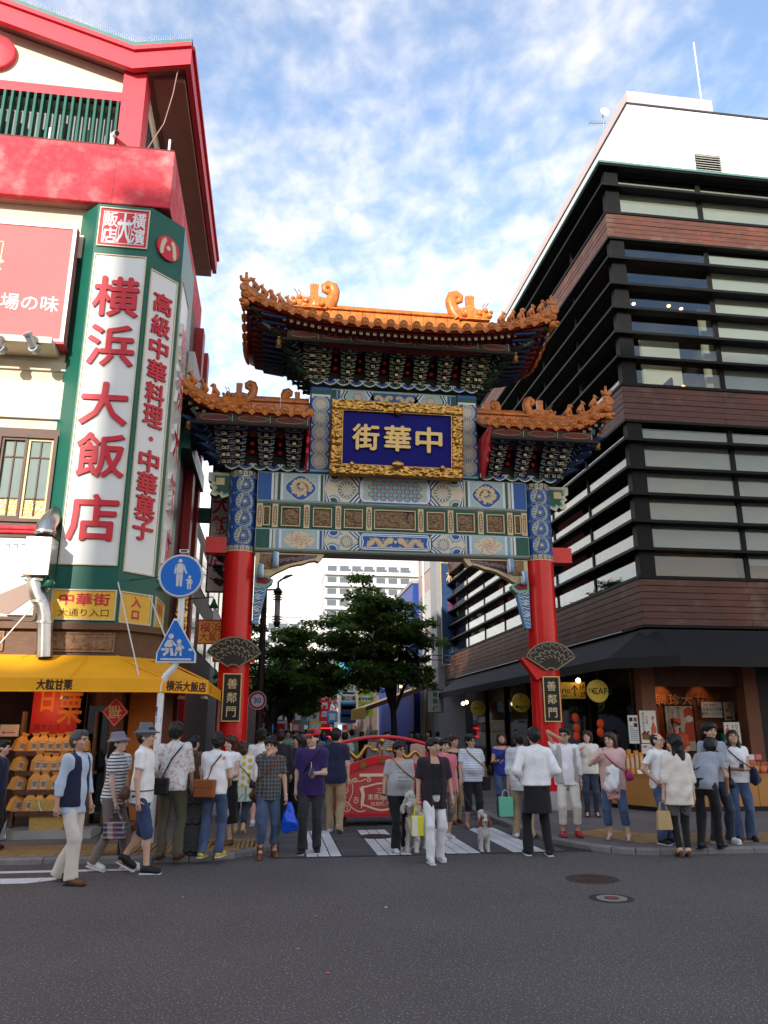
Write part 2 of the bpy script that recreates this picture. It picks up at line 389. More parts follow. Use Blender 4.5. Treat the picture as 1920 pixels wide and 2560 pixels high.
def special():
    # asphalt: dark, with pale chips, dust and broad wear
    m = mat('asphalt', (.07, .07, .07), .82); n1 = nx_noise(m, 260, 2); n2 = nx_noise(m, .55, 5); n3 = nx_noise(m, 40, 4); n4 = nx_noise(m, 60, 1)
    base = nx_mix(m, ((n2-.35)*2.2).f('MINIMUM', 1.).f('MAXIMUM', 0.), (.070, .058, .054), (.098, .082, .076))
    base = nx_mix(m, ((n3-.5)*1.4).f('MAXIMUM', 0.).f('MINIMUM', 1.), base, (.15, .143, .14))
    base = nx_mix(m, (n1 > .60)*.55, base, (.22, .21, .20)); base = nx_mix(m, (n4 > .655)*.75, base, (.36, .345, .33))
    nx_color(m, base); nx_bump(m, n1+n3*.6, .35, .01)
    m = mat('sidewalk', (.14, .12, .11), .85); n1 = nx_noise(m, 200, 2); n2 = nx_noise(m, 1.2, 5)
    base = nx_mix(m, ((n2-.3)*2).f('MINIMUM', 1.).f('MAXIMUM', 0.), (.115, .095, .088), (.18, .148, .132)); base = nx_mix(m, (n1 > .68)*.4, base, (.30, .27, .25))
    nx_color(m, base); nx_bump(m, n1, .25, .008)
    m = mat('road_paint', (.6, .6, .6), .75); n1 = nx_noise(m, 14, 6); nx_color(m, nx_mix(m, ((n1-.56)*5).f('MAXIMUM', 0.).f('MINIMUM', 1.), (.66, .66, .66), (.20, .20, .20)))
    # stucco balcony: weathered red with pale scuffs
    m = mat('stucco_red', (.6, .05, .06), .7); n1 = nx_noise(m, 1.7, 8); n2 = nx_noise(m, 30, 4); n3 = nx_noise(m, 7, 6)
    a = nx_mix(m, ((n3-.4)*2.4).f('MAXIMUM', 0.).f('MINIMUM', 1.), (.58, .032, .05), (.67, .07, .085))
    fac = (((n1-.50)*4).f('MAXIMUM', 0.).f('MINIMUM', 1.)*(n3*1.1)).f('MINIMUM', .75)
    nx_color(m, nx_mix(m, fac, a, (.74, .34, .32))); nx_bump(m, n2+n3, .6, .02)
    # white corrugated cladding
    m = mat('corrugated', (.82, .82, .82), .45); x, y, z = nx_coords(m); w = ((x+y)*(2*math.pi/.075)).f('SINE'); nx_bump(m, w, .5, .006)
    nn = nx_noise(m, .8, 4); nx_color(m, nx_mix(m, nn*.3, (.84, .84, .84), (.74, .74, .73)))
    # stained timber boards of the right-hand building
    m = mat('plank', (.2, .07, .04), .55); n1 = nx_noise(m, 3, 6, stretch=(1, 1, 14)); n2 = nx_noise(m, .9, 5); n3 = nx_noise(m, 2.2, 4)
    oi = m.node_tree.nodes.new('ShaderNodeObjectInfo'); rr = NX(m.node_tree, oi.outputs['Random'])
    a = nx_mix(m, ((n1-.3)*2).f('MAXIMUM', 0.).f('MINIMUM', 1.), (.052, .021, .015), (.14, .05, .031)); a = nx_mix(m, ((n2-.5)*3.2).f('MAXIMUM', 0.).f('MINIMUM', .7), a, (.17, .045, .026))
    a = nx_mix(m, ((n3-.56)*3).f('MAXIMUM', 0.).f('MINIMUM', .55), a, (.20, .15, .11)); a = nx_mix(m, rr*.35, a, (.10, .045, .035)); nx_color(m, a); nx_bump(m, n1, .3, .01)
    # window glass: mostly mirror of the street and sky over a dark room
    for nm, tr, ro in (('glass', .82, .02), ('glass_dark', .45, .04)):
        m = bpy.data.materials.new(nm); m.use_nodes = True; t = m.node_tree; t.nodes.clear()
        g = t.nodes.new('ShaderNodeBsdfGlossy'); g.inputs['Roughness'].default_value = ro; g.inputs['Color'].default_value = (.85, .92, 1, 1)
        tb = t.nodes.new('ShaderNodeBsdfTransparent'); tb.inputs['Color'].default_value = (.80*tr+.1, .84*tr+.1, .82*tr+.1, 1)
        fr = t.nodes.new('ShaderNodeLayerWeight'); fr.inputs[0].default_value = .5; fq = NX(t, fr.outputs['Facing']).f('POWER', 3.)*.75+.05
        mxn = t.nodes.new('ShaderNodeMixShader'); o = t.nodes.new('ShaderNodeOutputMaterial')
        t.links.new(fq.o, mxn.inputs[0]); t.links.new(tb.outputs[0], mxn.inputs[1]); t.links.new(g.outputs[0], mxn.inputs[2]); t.links.new(mxn.outputs[0], o.inputs[0]); MATS[nm] = m
    # pale mosaic tile wall far down the street
    m = mat('mosaic_wall', (.36, .26, .24), .5); x, y, z = nx_coords(m); g = ((((x+y)*9).frac() < .1)+((z*9).frac() < .1)).f('MINIMUM', 1.); nx_color(m, nx_mix(m, g, (.38, .27, .25), (.22, .17, .16)))
    # leaves: two greens mixed through the crown, light passing through
    for nm, c1, c2 in (('leaf', (.085, .16, .024), (.20, .29, .05)), ('leaf_far', (.075, .14, .026), (.16, .22, .05))):
        m = mat(nm, c1, .55); n = nx_noise(m, 2.4, 5); c = nx_mix(m, ((n-.35)*2.6).f('MAXIMUM', 0.).f('MINIMUM', 1.), c1, c2); nx_color(m, c)
        t = m.node_tree; tl = t.nodes.new('ShaderNodeBsdfTranslucent'); t.links.new(c.o, tl.inputs[0]); mxn = t.nodes.new('ShaderNodeMixShader'); mxn.inputs[0].default_value = .52
        t.links.new(t.nodes['Principled BSDF'].outputs[0], mxn.inputs[1]); t.links.new(tl.outputs[0], mxn.inputs[2]); t.links.new(mxn.outputs[0], t.nodes['Material Output'].inputs[0])
special()
# ---------------------------------------------------------------- ground
g = MB(); g.poly([(-300, -300, 0), (300, -300, 0), (300, 500, 0), (-300, 500, 0)], 'asphalt'); tag(g.build('road'), kind='structure')
KL = [(-40, 11.12), (-2.8, 10.97), (-1.45, 10.90), (-1.0, 10.92), (-.70, 10.98), (-.42, 11.12), (-.2, 11.31), (-.02, 11.58), (.08, 11.85), (.12, 12.15), (.12, 14.3), (.12, 90)]
KR = [(40, 10.45), (6.6, 10.58), (5.25, 10.60), (4.93, 10.68), (4.66, 10.86), (4.46, 11.12), (4.30, 11.46), (4.17, 11.85), (4.12, 12.3), (4.10, 13.06), (4.08, 14.5), (4.06, 90)]
SWZ = .07
def resample(P, d):
    out = []; 
    for (a, b) in zip(P, P[1:]):
        L = math.hypot(b[0]-a[0], b[1]-a[1]); n = max(1, round(L/d))
        for i in range(n): out.append((a[0]+(b[0]-a[0])*i/n, a[1]+(b[1]-a[1])*i/n))
    out.append(P[-1]); return out
def inset(P, d):
    out = []
    for i in range(len(P)):
        a = P[max(i-1, 0)]; b = P[min(i+1, len(P)-1)]; dx, dy = b[0]-a[0], b[1]-a[1]; l = math.hypot(dx, dy); out.append((P[i][0]-dy/l*d, P[i][1]+dx/l*d))
    return out
def sidewalk(K, far, name, sgn):
    In = inset(K, .16*sgn); top = [(x, y, SWZ) for x, y in In]+[(far, 90, SWZ)]
    if sgn < 0: top = top[::-1]
    mb = MB(); mb.poly(top, 'sidewalk'); sw = tag(mb.build(name), kind='structure')
    vis = [p for p in resample(K, .6) if -6 < p[0] < 9.5 and p[1] < 24]; vi = inset(vis, .158*sgn)
    for i in range(len(vis)-1):
        a, b, c, d = vis[i], vis[i+1], vi[i+1], vi[i]
        def sh(p, q, t=.006):
            l = math.hypot(q[0]-p[0], q[1]-p[1]); return (p[0]+(q[0]-p[0])*t/l, p[1]+(q[1]-p[1])*t/l)
        q = [sh(a, b), sh(b, a), sh(c, d), sh(d, c)]
        e = .018; n = [((q[0][0]*(1-e/.16)+q[3][0]*e/.16), (q[0][1]*(1-e/.16)+q[3][1]*e/.16)), ((q[1][0]*(1-e/.16)+q[2][0]*e/.16), (q[1][1]*(1-e/.16)+q[2][1]*e/.16))]
        z = SWZ+.004; mb = MB()
        vs = [(*q[0], -.02), (*q[1], -.02), (*q[2], -.02), (*q[3], -.02), (*q[0], z-.015), (*q[1], z-.015), (*n[1], z), (*n[0], z), (*q[2], z), (*q[3], z)]
        mb.add(vs, [(0, 1, 5, 4), (4, 5, 6, 7), (7, 6, 8, 9), (1, 2, 8, 6, 5), (3, 0, 4, 7, 9), (2, 3, 9, 8)], 'kerb_stone'); mb.build('kerb_stone', sw)
    return sw
SWL = sidewalk(KL, -40, 'sidewalk_left', 1); SWR = sidewalk(KR, 40, 'sidewalk_right', -1)
# tactile paving
def tactile_tile(w, d, ribs, dots=False):
    mb = MB(); mb.bbox(0, 0, -.01, w, d, .006, 'tactile', .003)
    if dots:
        for i in range(5):
            for j in range(5): mb.lathe([(.018, .004), (.012, .011)], ((i+.5)*w/5, (j+.5)*d/5, 0), 6, 'tactile')
    else:
        for i in range(ribs): x = (i+.5)*w/ribs; mb.bbox(x-w/ribs*.3, .02, .004, x+w/ribs*.3, d-.02, .013, 'tactile', .003)
    return mb
tile = tactile_tile(.45, .45, 7).build('tactile_tile', SWL); tile.matrix_parent_inverse = Matrix.Translation(Vector((-5.0, 11.18, SWZ))*S)
for i in range(9):
    for j in range(2):
        if i or j: dup(tile, SWL, (-5.0+.458*i, 11.18+.458*j, SWZ))
for i in range(2):
    for j in range(2): dup(tile, SWL, (-.98+.458*i, 11.50+.458*j, SWZ))
td = tactile_tile(.30, .30, 4, True).build('tactile_tile', SWL); td.matrix_parent_inverse = Matrix.Translation(Vector((-1.9, 11.25, SWZ))*S); tdr = None
for i in range(6):
    for j in range(3):
        if (i or j) and not (i > 4 and j < 1): dup(td, SWL, (-1.9+.306*i-.05*0, 11.25+.306*j, SWZ))
for (cx, cy, rot, n) in ((4.62, 12.35, -1.05, 3), (5.0, 11.62, -.62, 2), (5.75, 11.20, -.08, 8)):
    for i in range(n):
        for j in range(2):
            c = tile.copy(); COL.objects.link(c); c.parent = SWR
            off = Matrix.Rotation(rot, 3, 'Z') @ Vector((.458*i, .458*j, 0)); c.matrix_parent_inverse = Matrix.Translation(Vector((cx+off.x, cy+off.y, SWZ))*S) @ Matrix.Rotation(rot, 4, 'Z')
# street paving: slabs, and the crossing's white blocks
mb = MB(); mb.poly([(.12, 11.02, .004), (4.5, 11.02, .004), (4.1, 13, .004), (4.06, 90, .004), (.12, 90, .004)], 'asphalt_dark'); PV = tag(mb.build('street_paving'), kind='structure')
def piece(name, w, d, m, par, h=.006):
    o = MB().bbox(.008, .008, -.01, w-.008, d-.008, h, m, .003).build(name, par); return o
stripes = [.50, 1.45, 2.40, 3.33]; bw, bd = .16, .292
b0 = None
for sx in stripes:
    for i in range(3):
        for j in range(9):
            if b0 is None: b0 = piece('crossing_block', bw, bd, 'block_white', PV); b0.matrix_parent_inverse = Matrix.Translation(Vector((sx, 11.08, .006))*S); continue
            dup(b0, PV, (sx+i*bw, 11.08+j*bd, .006))
s0 = None
for gx, gw in ((.14, .36), (.98, .47), (1.93, .47), (2.88, .45), (3.81, .28)):
    o0 = None
    for j in range(9):
        if o0 is None: o0 = piece('paving_slab', gw, bd, 'slab_dark', PV); o0.matrix_parent_inverse = Matrix.Translation(Vector((gx, 11.08, .006))*S)
        else: dup(o0, PV, (gx, 11.08+j*bd, .006))
o0 = piece('paving_slab', .48, .36, 'slab_dark', PV); o0.matrix_parent_inverse = Matrix.Translation(Vector((.15, 13.72, .006))*S)
for j in range(16):
    for i in range(8 if j % 2 == 0 else 7):
        if i or j: dup(o0, PV, (.15+.485*i+(.24 if j % 2 else 0), 13.72+.362*j, .006))
# painted lines on the carriageway
def road_line(pts, label):
    mb = MB(); mb.poly([(x, y, .004) for x, y in pts], 'road_paint'); o = tag(mb.build('road_marking'), kind='structure')
road_line([(-40, 10.5), (-1.30, 10.36), (-1.42, 10.50), (-40, 10.72)], ''); road_line([(-40, 9.85), (-2.62, 9.70), (-2.36, 9.86), (-2.36, 10.02), (-40, 10.16)], '')
road_line([(6.55, 10.20), (40, 10.0), (40, 10.16), (6.9, 10.30)], '')
# covers
def cover(name, x, y, r, label, z=.004, red=False):
    t = thing(name, label, 'manhole', (x, y, 0)); mb = MB()
    mb.lathe([(r*1.0, -.02), (r*1.0, z+.002), (r*.93, z+.004), (r*.92, z-.002)], (x, y, 0), 32, 'iron_cover' if not red else 'kerb_stone'); mb.build('rim', t)
    mb = MB(); mb.lathe([(r*.90 if not red else r*.5, -.02), (r*.90 if not red else r*.5, z+(.001 if not red else .004))], (x, y, 0), 32, 'iron_cover' if not red else 'cover_red'); mb.build('lid', t)
    if not red:
        mb = MB()
        for q in (.25, .5, .74):
            n = int(8+q*26)
            for i in range(n):
                a = 2*math.pi*i/n; mb.box(x+r*q*math.cos(a)-.017, y+r*q*math.sin(a)-.017, z-.004, x+r*q*math.cos(a)+.017, y+r*q*math.sin(a)+.017, z+.006, 'iron_cover')
        mb.build('tread', t)
    else:
        mb = MB(); mb.lathe([(r*1.5, -.01), (r*1.5, .001), (r*1.02, .0012)], (x, y, 0), 32, 'asphalt_dark'); mb.build('patch', t)
cover('manhole_cover', 3.65, 9.09, .30, 'large round rusty iron manhole cover with raised tread in the asphalt')
cover('valve_cover', 3.44, 8.09, .15, 'small red valve cover in a concrete ring set in the asphalt', red=True)
cover('manhole_cover', 1.67, 12.86, .27, 'dark round manhole cover lying across a white crossing stripe', z=.016)
for i, (px, py, c) in enumerate([(457, 2244, 'kraft'), (790, 2292, 'coral_line'), (745, 2374, 'kraft'), (820, 2435, 'coral_line'), (965, 2270, 'paper')]):
    x, y = gnd(px, py); mb = MB(); mb.bbox(x-.014, y-.009, .004, x+.014, y+.009, .011, c, .003)
    tag(mb.build('litter_scrap'), 'tiny scrap of paper or leaf litter lying on the asphalt', 'litter', 'litter scraps on the road')
# ---------------------------------------------------------------- buildings across the junction, behind the camera: they shade the street
def far_block(x0, x1, y0, y1, h, label, m_, wm='glass_far'):
    t = thing('opposite_building', label, 'building', ((x0+x1)/2, (y0+y1)/2, 0)); MB().box(x0, y0, 0, x1, y1, h, m_).build('wall', t); MB().box(x0-.15, y0-.15, h, x1+.15, y1+.15, h+.25, 'concrete').build('parapet', t)
    w0 = None; nx = max(1, int((x1-x0)/3.2)); nz = int((h-3.5)/3.2)
    for i in range(nx):
        for j in range(nz):
            x, z = x0+(i+.5)*(x1-x0)/nx, 4.2+3.2*j
            if w0 is None: w0 = MB().box(-.9, y1, -.8, .9, y1+.05, .8, wm).build('window', t); w0.matrix_parent_inverse = t.matrix_basis.inverted() @ Matrix.Translation(Vector((x, 0, z))*S)
            else: dup(w0, t, (x, 0, z))
far_block(-75, -27.6, -52, -34, 22.4, 'buff building across the junction behind the viewpoint', 'cream_wall'); far_block(-27.4, -6.2, -52, -34, 32, 'tall pale office block across the junction behind the viewpoint', 'off_white'); far_block(-6, 50, -52, -38, 9.5, 'low pale building across the junction behind the viewpoint', 'off_white')
# ---------------------------------------------------------------- the gate
GX, GY = 2.47, 16.25
GF = 15.95
gate = thing('ceremonial_gate', 'tall red-columned Chinese gate with orange tiled roofs and blue name plaque over the street', 'gate', (GX, GY, 0))
def gF(y=GF): return lambda u, v, w: (GX+u, y-w, v)
def rosette(mb, cu, cv, r, f, w, field='cream_line', c1='green_paint', c2='blue_light', n=14, edge='ink'):
    disc(mb, cu, cv, r, f, w, 'white_line', 24); disc(mb, cu, cv, r*.93, f, w+.0015, c1, 24); disc(mb, cu, cv, r*.87, f, w+.003, field, 24)
    for i in range(n):
        a = 2*math.pi*i/n; da = math.pi/n*.62
        P = [(cu+r*q*math.cos(a+s), cv+r*q*math.sin(a+s)) for q, s in ((.50, 0), (.62, -da), (.80, -da*.8), (.83, 0), (.80, da*.8), (.62, da))]
        mb.poly([f(*p, w+.0045) for p in P], c1 if i % 2 else 'blue_paint')
        disc(mb, cu+r*.66*math.cos(a), cv+r*.66*math.sin(a), r*.05, f, w+.006, 'white_line', 5)
        a += math.pi/n; P = [(cu+r*q*math.cos(a+s), cv+r*q*math.sin(a+s)) for q, s in ((.22, 0), (.40, -da*.8), (.46, 0), (.40, da*.8))]
        mb.poly([f(*p, w+.0045) for p in P], c2)
    disc(mb, cu, cv, r*.20, f, w+.006, 'cream_gold', 10)
def key_fret(mb, u0, u1, v0, v1, f, w, n):
    h = v1-v0
    for i in range(n):
        u = u0+(u1-u0)*i/n; d = (u1-u0)/n*.86
        P = [(u, v0+.12*h), (u, v1-.12*h), (u+d, v1-.12*h), (u+d, v0+.3*h), (u+.35*d, v0+.3*h), (u+.35*d, v0+.6*h), (u+.68*d, v0+.6*h)]
        stroke(mb, P, h*.13, f, w, 'ink')
def column(sg):
    cx = GX+3.30*sg; r = .315
    mb = MB(); mb.lathe([(r*1.02, SWZ+.30), (r*1.0, 1.2), (r, 5.24)], (cx, GY, 0), 40, 'red_paint'); c = mb.build('column', gate)
    MB().lathe([(r*1.9, SWZ-.02), (r*1.9, SWZ+.12), (r*1.5, SWZ+.2), (r*1.35, SWZ+.32), (r*1.0, SWZ+.34)], (cx, GY, 0), 28, 'concrete').build('base_stone', c)
    mb = MB(); mb.lathe([(r+.005, 5.22), (r+.005, 6.99)], (cx, GY, 0), 40, 'blue_paint')
    def f(u, v, w): a = u/r; return (cx+(r+.006+w)*math.sin(a), GY-(r+.006+w)*math.cos(a), v)
    for v0, v1 in ((5.22, 5.34), (6.86, 6.99)):
        for i in range(20):
            u = -math.pi*r*.7+i*math.pi*r*1.4/20; rect(mb, u, v0, u+math.pi*r*1.4/20, v1, f, .001, 'cream_line')
        key_fret(mb, -math.pi*r*.7, math.pi*r*.7, v0, v1, f, .003, 12)
    du = math.pi*r/2.0; off = .06 if sg < 0 else -.02
    for j in range(4):
        v = 5.55+j*.375
        for k in (-1, 0, 1):
            rosette(mb, off+k*du, v, .19, f, .002)
            for s in (-1, 1):
                u = off+(k+.5)*du
                mb.poly([f(u+dx, v+.19+dy, .003) for dx, dy in ((0, -.035), (.035, 0), (0, .035), (-.035, 0))], 'cream_gold')
                mb.poly([f(u+s*.02+s*dx, v+.19+dy, .002) for dx, dy in ((.03, 0), (.10, .055), (.17, 0), (.10, -.055))][::s], 'blue_light')
                mb.poly([f(u+s*.02+s*dx, v+.19+dy, .0035) for dx, dy in ((.045, 0), (.10, .038), (.155, 0), (.10, -.038))][::s], 'blue_paint')
    mb.build('painted_collar', c)
    mb = MB(); mb.box(cx+sg*.28, GY-.16, 5.20, cx+sg*.72, GY+.16, 5.54, 'red_paint'); mb.build('beam_tenon', c)
    # scalloped beam end above the tenon
    P = [(.30, 6.98), (.75, 6.98), (.75, 6.80), (.66, 6.76), (.72, 6.68), (.64, 6.62), (.70, 6.50), (.58, 6.44), (.50, 6.50), (.44, 6.40), (.30, 6.46)]
    q = lambda k: [(sg*(.3+(u-.3)*k), 6.72+(v-6.72)*k) for u, v in P][::(-1 if sg > 0 else 1)]
    fy = lambda u, v, w: (cx+u, GY-.12-w, v)
    mb = MB(); mb.prism(q(1), fy, -.24, 0, 'cream_line', 'green_paint'); mb.poly([fy(u, v, .003) for u, v in q(.82)], 'green_light'); mb.poly([fy(u, v, .006) for u, v in q(.70)], 'green_paint')
    rect(mb, sg*.40, 6.70, sg*.58, 6.86, fy, .009, 'cream_gold'); mb.build('beam_end', c)
    # fan-shaped pierced bronze lamp on a red back
    fz = GY-r-.10; ff = lambda u, v, w: (cx+u, fz-w, v)
    oc = 0
    P = arc(oc, 2.84, .60, R(27), R(153), 14, .57); P += [(oc-.17, 2.87), (oc-.11, 2.83), (oc-.04, 2.87), (oc+.04, 2.87), (oc+.11, 2.83), (oc+.17, 2.87)]
    mb = MB(); mb.prism([(u*1.0, v) for u, v in P], ff, -.06, 0, 'bronze_dark'); fan = mb.build('fan_ornament', c)
    mb = MB(); stroke(mb, [(u, v) for u, v in P], .028, ff, .004, 'bronze', True); 
    rg = random.Random(5+sg)
    for a in range(13):                                   # scroll work
        t = R(33)+R(114)*a/12
        for rr in (.50, .38, .27):
            u, v = oc+rr*1.05*math.cos(t), 2.84+rr*math.sin(t)
            if rr < .3 and a % 2: continue
            l = .05; d = t+math.pi/2+(.9 if (a+int(rr*10)) % 2 else -.9)
            stroke(mb, [(u-l*math.cos(d), v-l*math.sin(d)), (u-l*.3*math.cos(d+.5), v-l*.3*math.sin(d+.5)), (u+l*.4*math.cos(d-.4), v+l*.4*math.sin(d-.4)), (u+l*math.cos(d+.6), v+l*math.sin(d+.6))], .022, ff, .004+.002*rr, 'bronze')
    for s in (-1, 1): disc(mb, oc+s*.22, 3.12, .02, ff, .007, 'bronze', 6)
    mb.build('scrollwork', c)
    mb = MB(); mb.box(cx-.42*1, fz+.06, 2.93, cx+.42, GY-r*.5, 3.13, 'red_paint') if sg < 0 else mb.prism([(-.62, 3.06), (-.30, 2.62), (0, 2.78), (0, 3.30)], ff, -.30, -.07, 'red_paint'); mb.build('lamp_bracket', c)
    # black name board
    by = GY-r-.035; fb = lambda u, v, w: (cx+u, by-w, v)
    mb = MB(); mb.bbox(cx-.185, by, 1.77, cx+.185, by+.06, 2.70, 'black_lacquer', .008); nb = mb.build('name_board', c)
    mb = MB(); frame(mb, -.185, 1.77, .185, 2.70, .022, fb, 0, .012, 'gold_paint'); 
    for i, ch in enumerate('善鄰門'): put_text(mb, ch, fb, 0, 2.50-.27*i, h=.20, m='cream_gold', d=.004, off=.008)
    mb.build('board_lettering', c)
for sg in (-1, 1): column(sg)
# -- painted beams
def chev(mb, xa, z0, z1, dep, t, f, w, m, sg):
    zm = (z0+z1)/2; P = [(xa+dep, z1), (xa, zm), (xa+dep, z0), (xa+dep+t, z0), (xa+t, zm), (xa+dep+t, z1)]
    mb.poly([f(sg*u, v, w) for u, v in P][::sg], m)
def dragon(mb, pts, wd, f, w, m):                         # coiling painted dragon: tapering band with a fringe
    stroke(mb, pts, wd, f, w, m); n = len(pts)
    for i in range(1, n-1):
        dx, dy = pts[i+1][0]-pts[i-1][0], pts[i+1][1]-pts[i-1][1]; l = math.hypot(dx, dy) or 1
        for s in (1, -1):
            nx, ny = -dy/l*s, dx/l*s; a = pts[i]; mb.poly([f(a[0]+nx*wd*.45-dx*.3, a[1]+ny*wd*.45-dy*.3, w), f(a[0]+nx*wd*.95, a[1]+ny*wd*.95, w), f(a[0]+nx*wd*.45+dx*.3, a[1]+ny*wd*.45+dy*.3, w)][::-s], m)
def painted_beam(name, z0, z1, kind):
    mb = MB(); y0, y1 = GF, GY+.30; b = .07
    prof = [(y0+b, z0), (y0+.02, z0+.03), (y0, z0+b), (y0, z1-.03), (y0+.03, z1), (y1, z1), (y1, z0)]
    P = [[(GX+x, y, z) for y, z in prof+[prof[0]]] for x in (-2.99, 2.99)]; mb.grid(P, 'pale_panel', False); o = mb.build(name, gate)
    f = gF(); H = z1-z0; za, zb, zm = z0+b*.9, z1-.03, (z0+z1)/2; hh = (zb-za)/2
    mb = MB(); A, B = ('blue_paint', 'green_paint') if kind == 'u' else ('green_paint', 'blue_paint')
    for sg in (-1, 1):
        def bar(a, b_, m, w=.002): mb.poly([f(sg*u, v, w) for u, v in ((a, za), (b_, za), (b_, zb), (a, zb))][::sg], m)
        bar(2.62, 2.98, A); bar(2.64, 2.69, 'white_line', .004); bar(2.57, 2.62, 'cream_line', .004); bar(2.50, 2.555, B if kind == 'u' else 'blue_light', .004); bar(2.44, 2.49, 'white_line', .004)
        bar(1.70, 2.43, 'pale_panel'); bar(1.64, 1.69, 'white_line', .004); bar(1.585, 1.635, B, .004); bar(1.55, 1.58, 'cream_line', .004)
        cu = 2.065
        if kind == 'u':
            Q = [(cu+(.30+.025*math.cos(4*t))*math.cos(t)*1.05, zm+(.27+.02*math.cos(4*t))*math.sin(t)) for t in np.linspace(0, 2*math.pi, 33)[:-1]]
            mb.poly([f(sg*u, v, .005) for u, v in Q][::sg], 'white_line'); mb.poly([f(sg*(cu+(u-cu)*.95), zm+(v-zm)*.95, .007) for u, v in Q][::sg], 'blue_paint')
            sp_ = [(sg*cu+sg*(.05+.155*t)*math.cos(9.2*t+.6), zm+(.05+.135*t)*math.sin(9.2*t+.6)) for t in np.linspace(0, 1, 26)]
            dragon(mb, sp_, .085, f, .009, 'cream_gold'); disc(mb, sg*cu-sg*.02, zm+.05, .07, f, .011, 'cream_gold', 8); disc(mb, sg*cu+sg*.03, zm+.07, .018, f, .013, 'blue_paint', 6)
            for i in range(9): disc(mb, sg*cu+.2*math.cos(i*.75), zm+.2*math.sin(i*.75)*.9, .035, f, .010, 'cream_gold', 7)
        else:
            Q = [(cu+.33*math.cos(t)*(1-.12*abs(math.sin(2*t))), zm+hh*.96*math.sin(t)*(1-.10*abs(math.sin(2*t)))) for t in np.linspace(0, 2*math.pi, 33)[:-1]]
            mb.poly([f(sg*u, v, .005) for u, v in Q][::sg], 'cream_line')
            for i in range(26):
                t = i*2.4; rr = .045+.010*i; u, v = cu+rr*math.cos(t)*1.0, zm+rr*.62*math.sin(t)
                if abs(u-cu) < .27: stroke(mb, [(sg*u+.03*math.cos(t+a), v+.024*math.sin(t+a)) for a in np.linspace(0, 4.4, 7)], .012, f, .007, 'coral_line')
        # rosette field between chevrons
        P = [(1.54, za), (1.54, zb), (.80, zb), (.56, zm), (.80, za)]; mb.poly([f(sg*u, v, .002) for u, v in P][::-sg], 'cream_line')
        rr = hh*.93; rosette(mb, sg*1.06, zm, min(rr*.78, .22), f, .004, c1=B if kind == 'u' else 'green_paint', c2='blue_light')
        for (u, v, a0, a1) in ((.80+.02, zb, -.5, 0), (.84, za, 0, .5), (1.36, za, 0, .5), (1.34, zb, -.5, 0)):
            for q, m_ in ((.16, 'blue_light'), (.125, 'cream_line'), (.095, B)):
                aa = (math.pi, 2*math.pi) if v > zm else (0, math.pi)
                P = arc(u, v, q, aa[0], aa[1], 10); mb.poly([f(sg*a, min(max(b2, za), zb), .004+(.16-q)*.03) for a, b2 in P][::sg], m_)
        for i in range(10):
            t = i*.7; u, v = .92+.05*i % .36, za+((i*.37) % 1)*(zb-za); stroke(mb, [(sg*(u+.02*math.cos(a)), v+.02*math.sin(a)) for a in np.linspace(0, 4, 6)], .011, f, .0035, 'blue_paint')
        dep = .24
        x0, dep = .78, .24
        for tt, m_ in ((.055, 'maroon_paint'), (.05, 'white_line'), (.045, A), (.045, 'white_line'), (.045, B), (.04, 'cream_line')):
            P = [(x0, zb), (x0-dep+0, zm), (x0, za), (x0+tt, za), (x0-dep+tt, zm), (x0+tt, zb)]
            mb.poly([f(sg*u, v, .007) for u, v in P][::sg], m_); x0 += tt
        x0 = 1.34
        for tt, m_ in ((.035, 'white_line'), (.035, 'ink'), (.04, 'white_line'), (.035, A)):
            P = [(x0+.20-.14, zb), (x0+.14-.0+.06, zm), (x0+.06, za), (x0+.06+tt, za), (x0+.20+tt, zm), (x0+.06+tt, zb)]
            P = [(min(u, 1.545), v) for u, v in P]; mb.poly([f(sg*u, v, .009) for u, v in P][::-sg], m_); x0 += tt
    # centre cartouche
    def hexa(e, w, m): mb.poly([f(u, v, w) for u, v in ((-.72+e*.5, za+e), (.72-e*.5, za+e), (.80-e*1.0, zm-hh*.55), (.54+.28-e*1.6, zm), (.80-e, zm+hh*.55), (.72-e*.5, zb-e), (-.72+e*.5, zb-e), (-.80+e, zm+hh*.55), (-.82+e*1.6, zm), (-.80+e, zm-hh*.55))], m)
    hexa(0, .008, A); hexa(.025, .010, 'white_line'); hexa(.05, .012, B if kind != 'u' else 'white_line'); hexa(.065, .0135, 'cream_line' if kind == 'u' else 'white_line'); hexa(.085, .015, 'pale_panel' if kind == 'u' else 'blue_paint')
    if kind == 'u':
        for i in range(15):
            for j in range(5):
                u, v = -.62+i*.0885+(0), zm-.17+j*.085
                if abs(u) > .60 or (abs(u) > .57 and j in (0, 4)): continue
                if (i+j) % 2: continue
                c = 'blue_light' if (j % 2 == 0) else 'green_light'
                disc(mb, u, v, .072, f, .0165, 'maroon_paint', 8, .065); disc(mb, u, v, .058, f, .018, c, 8, .052)
                disc(mb, u+.0885, v, .014, f, .019, 'coral_line', 5)
    else:
        for s in (-1, 1):
            pts = [(s*(.06+.56*t), zm+.07*math.sin(t*11+.5)*(1-.3*t)) for t in np.linspace(0, 1, 26)]; dragon(mb, pts, .075, f, .017, 'cream_gold'); disc(mb, s*.12, zm+.04, .07, f, .019, 'cream_gold', 8)
            for i in range(10): disc(mb, s*(.10+.055*i), zm-.09+.18*((i*.618) % 1), .022, f, .018, 'cream_gold', 5)
        disc(mb, 0, zm+.02, .035, f, .02, 'cream_line', 8)
    mb.build('painted_decoration', o); return o
painted_beam('upper_beam', 6.30, 7.0, 'u'); painted_beam('lower_beam', 5.24, 5.74, 'l')
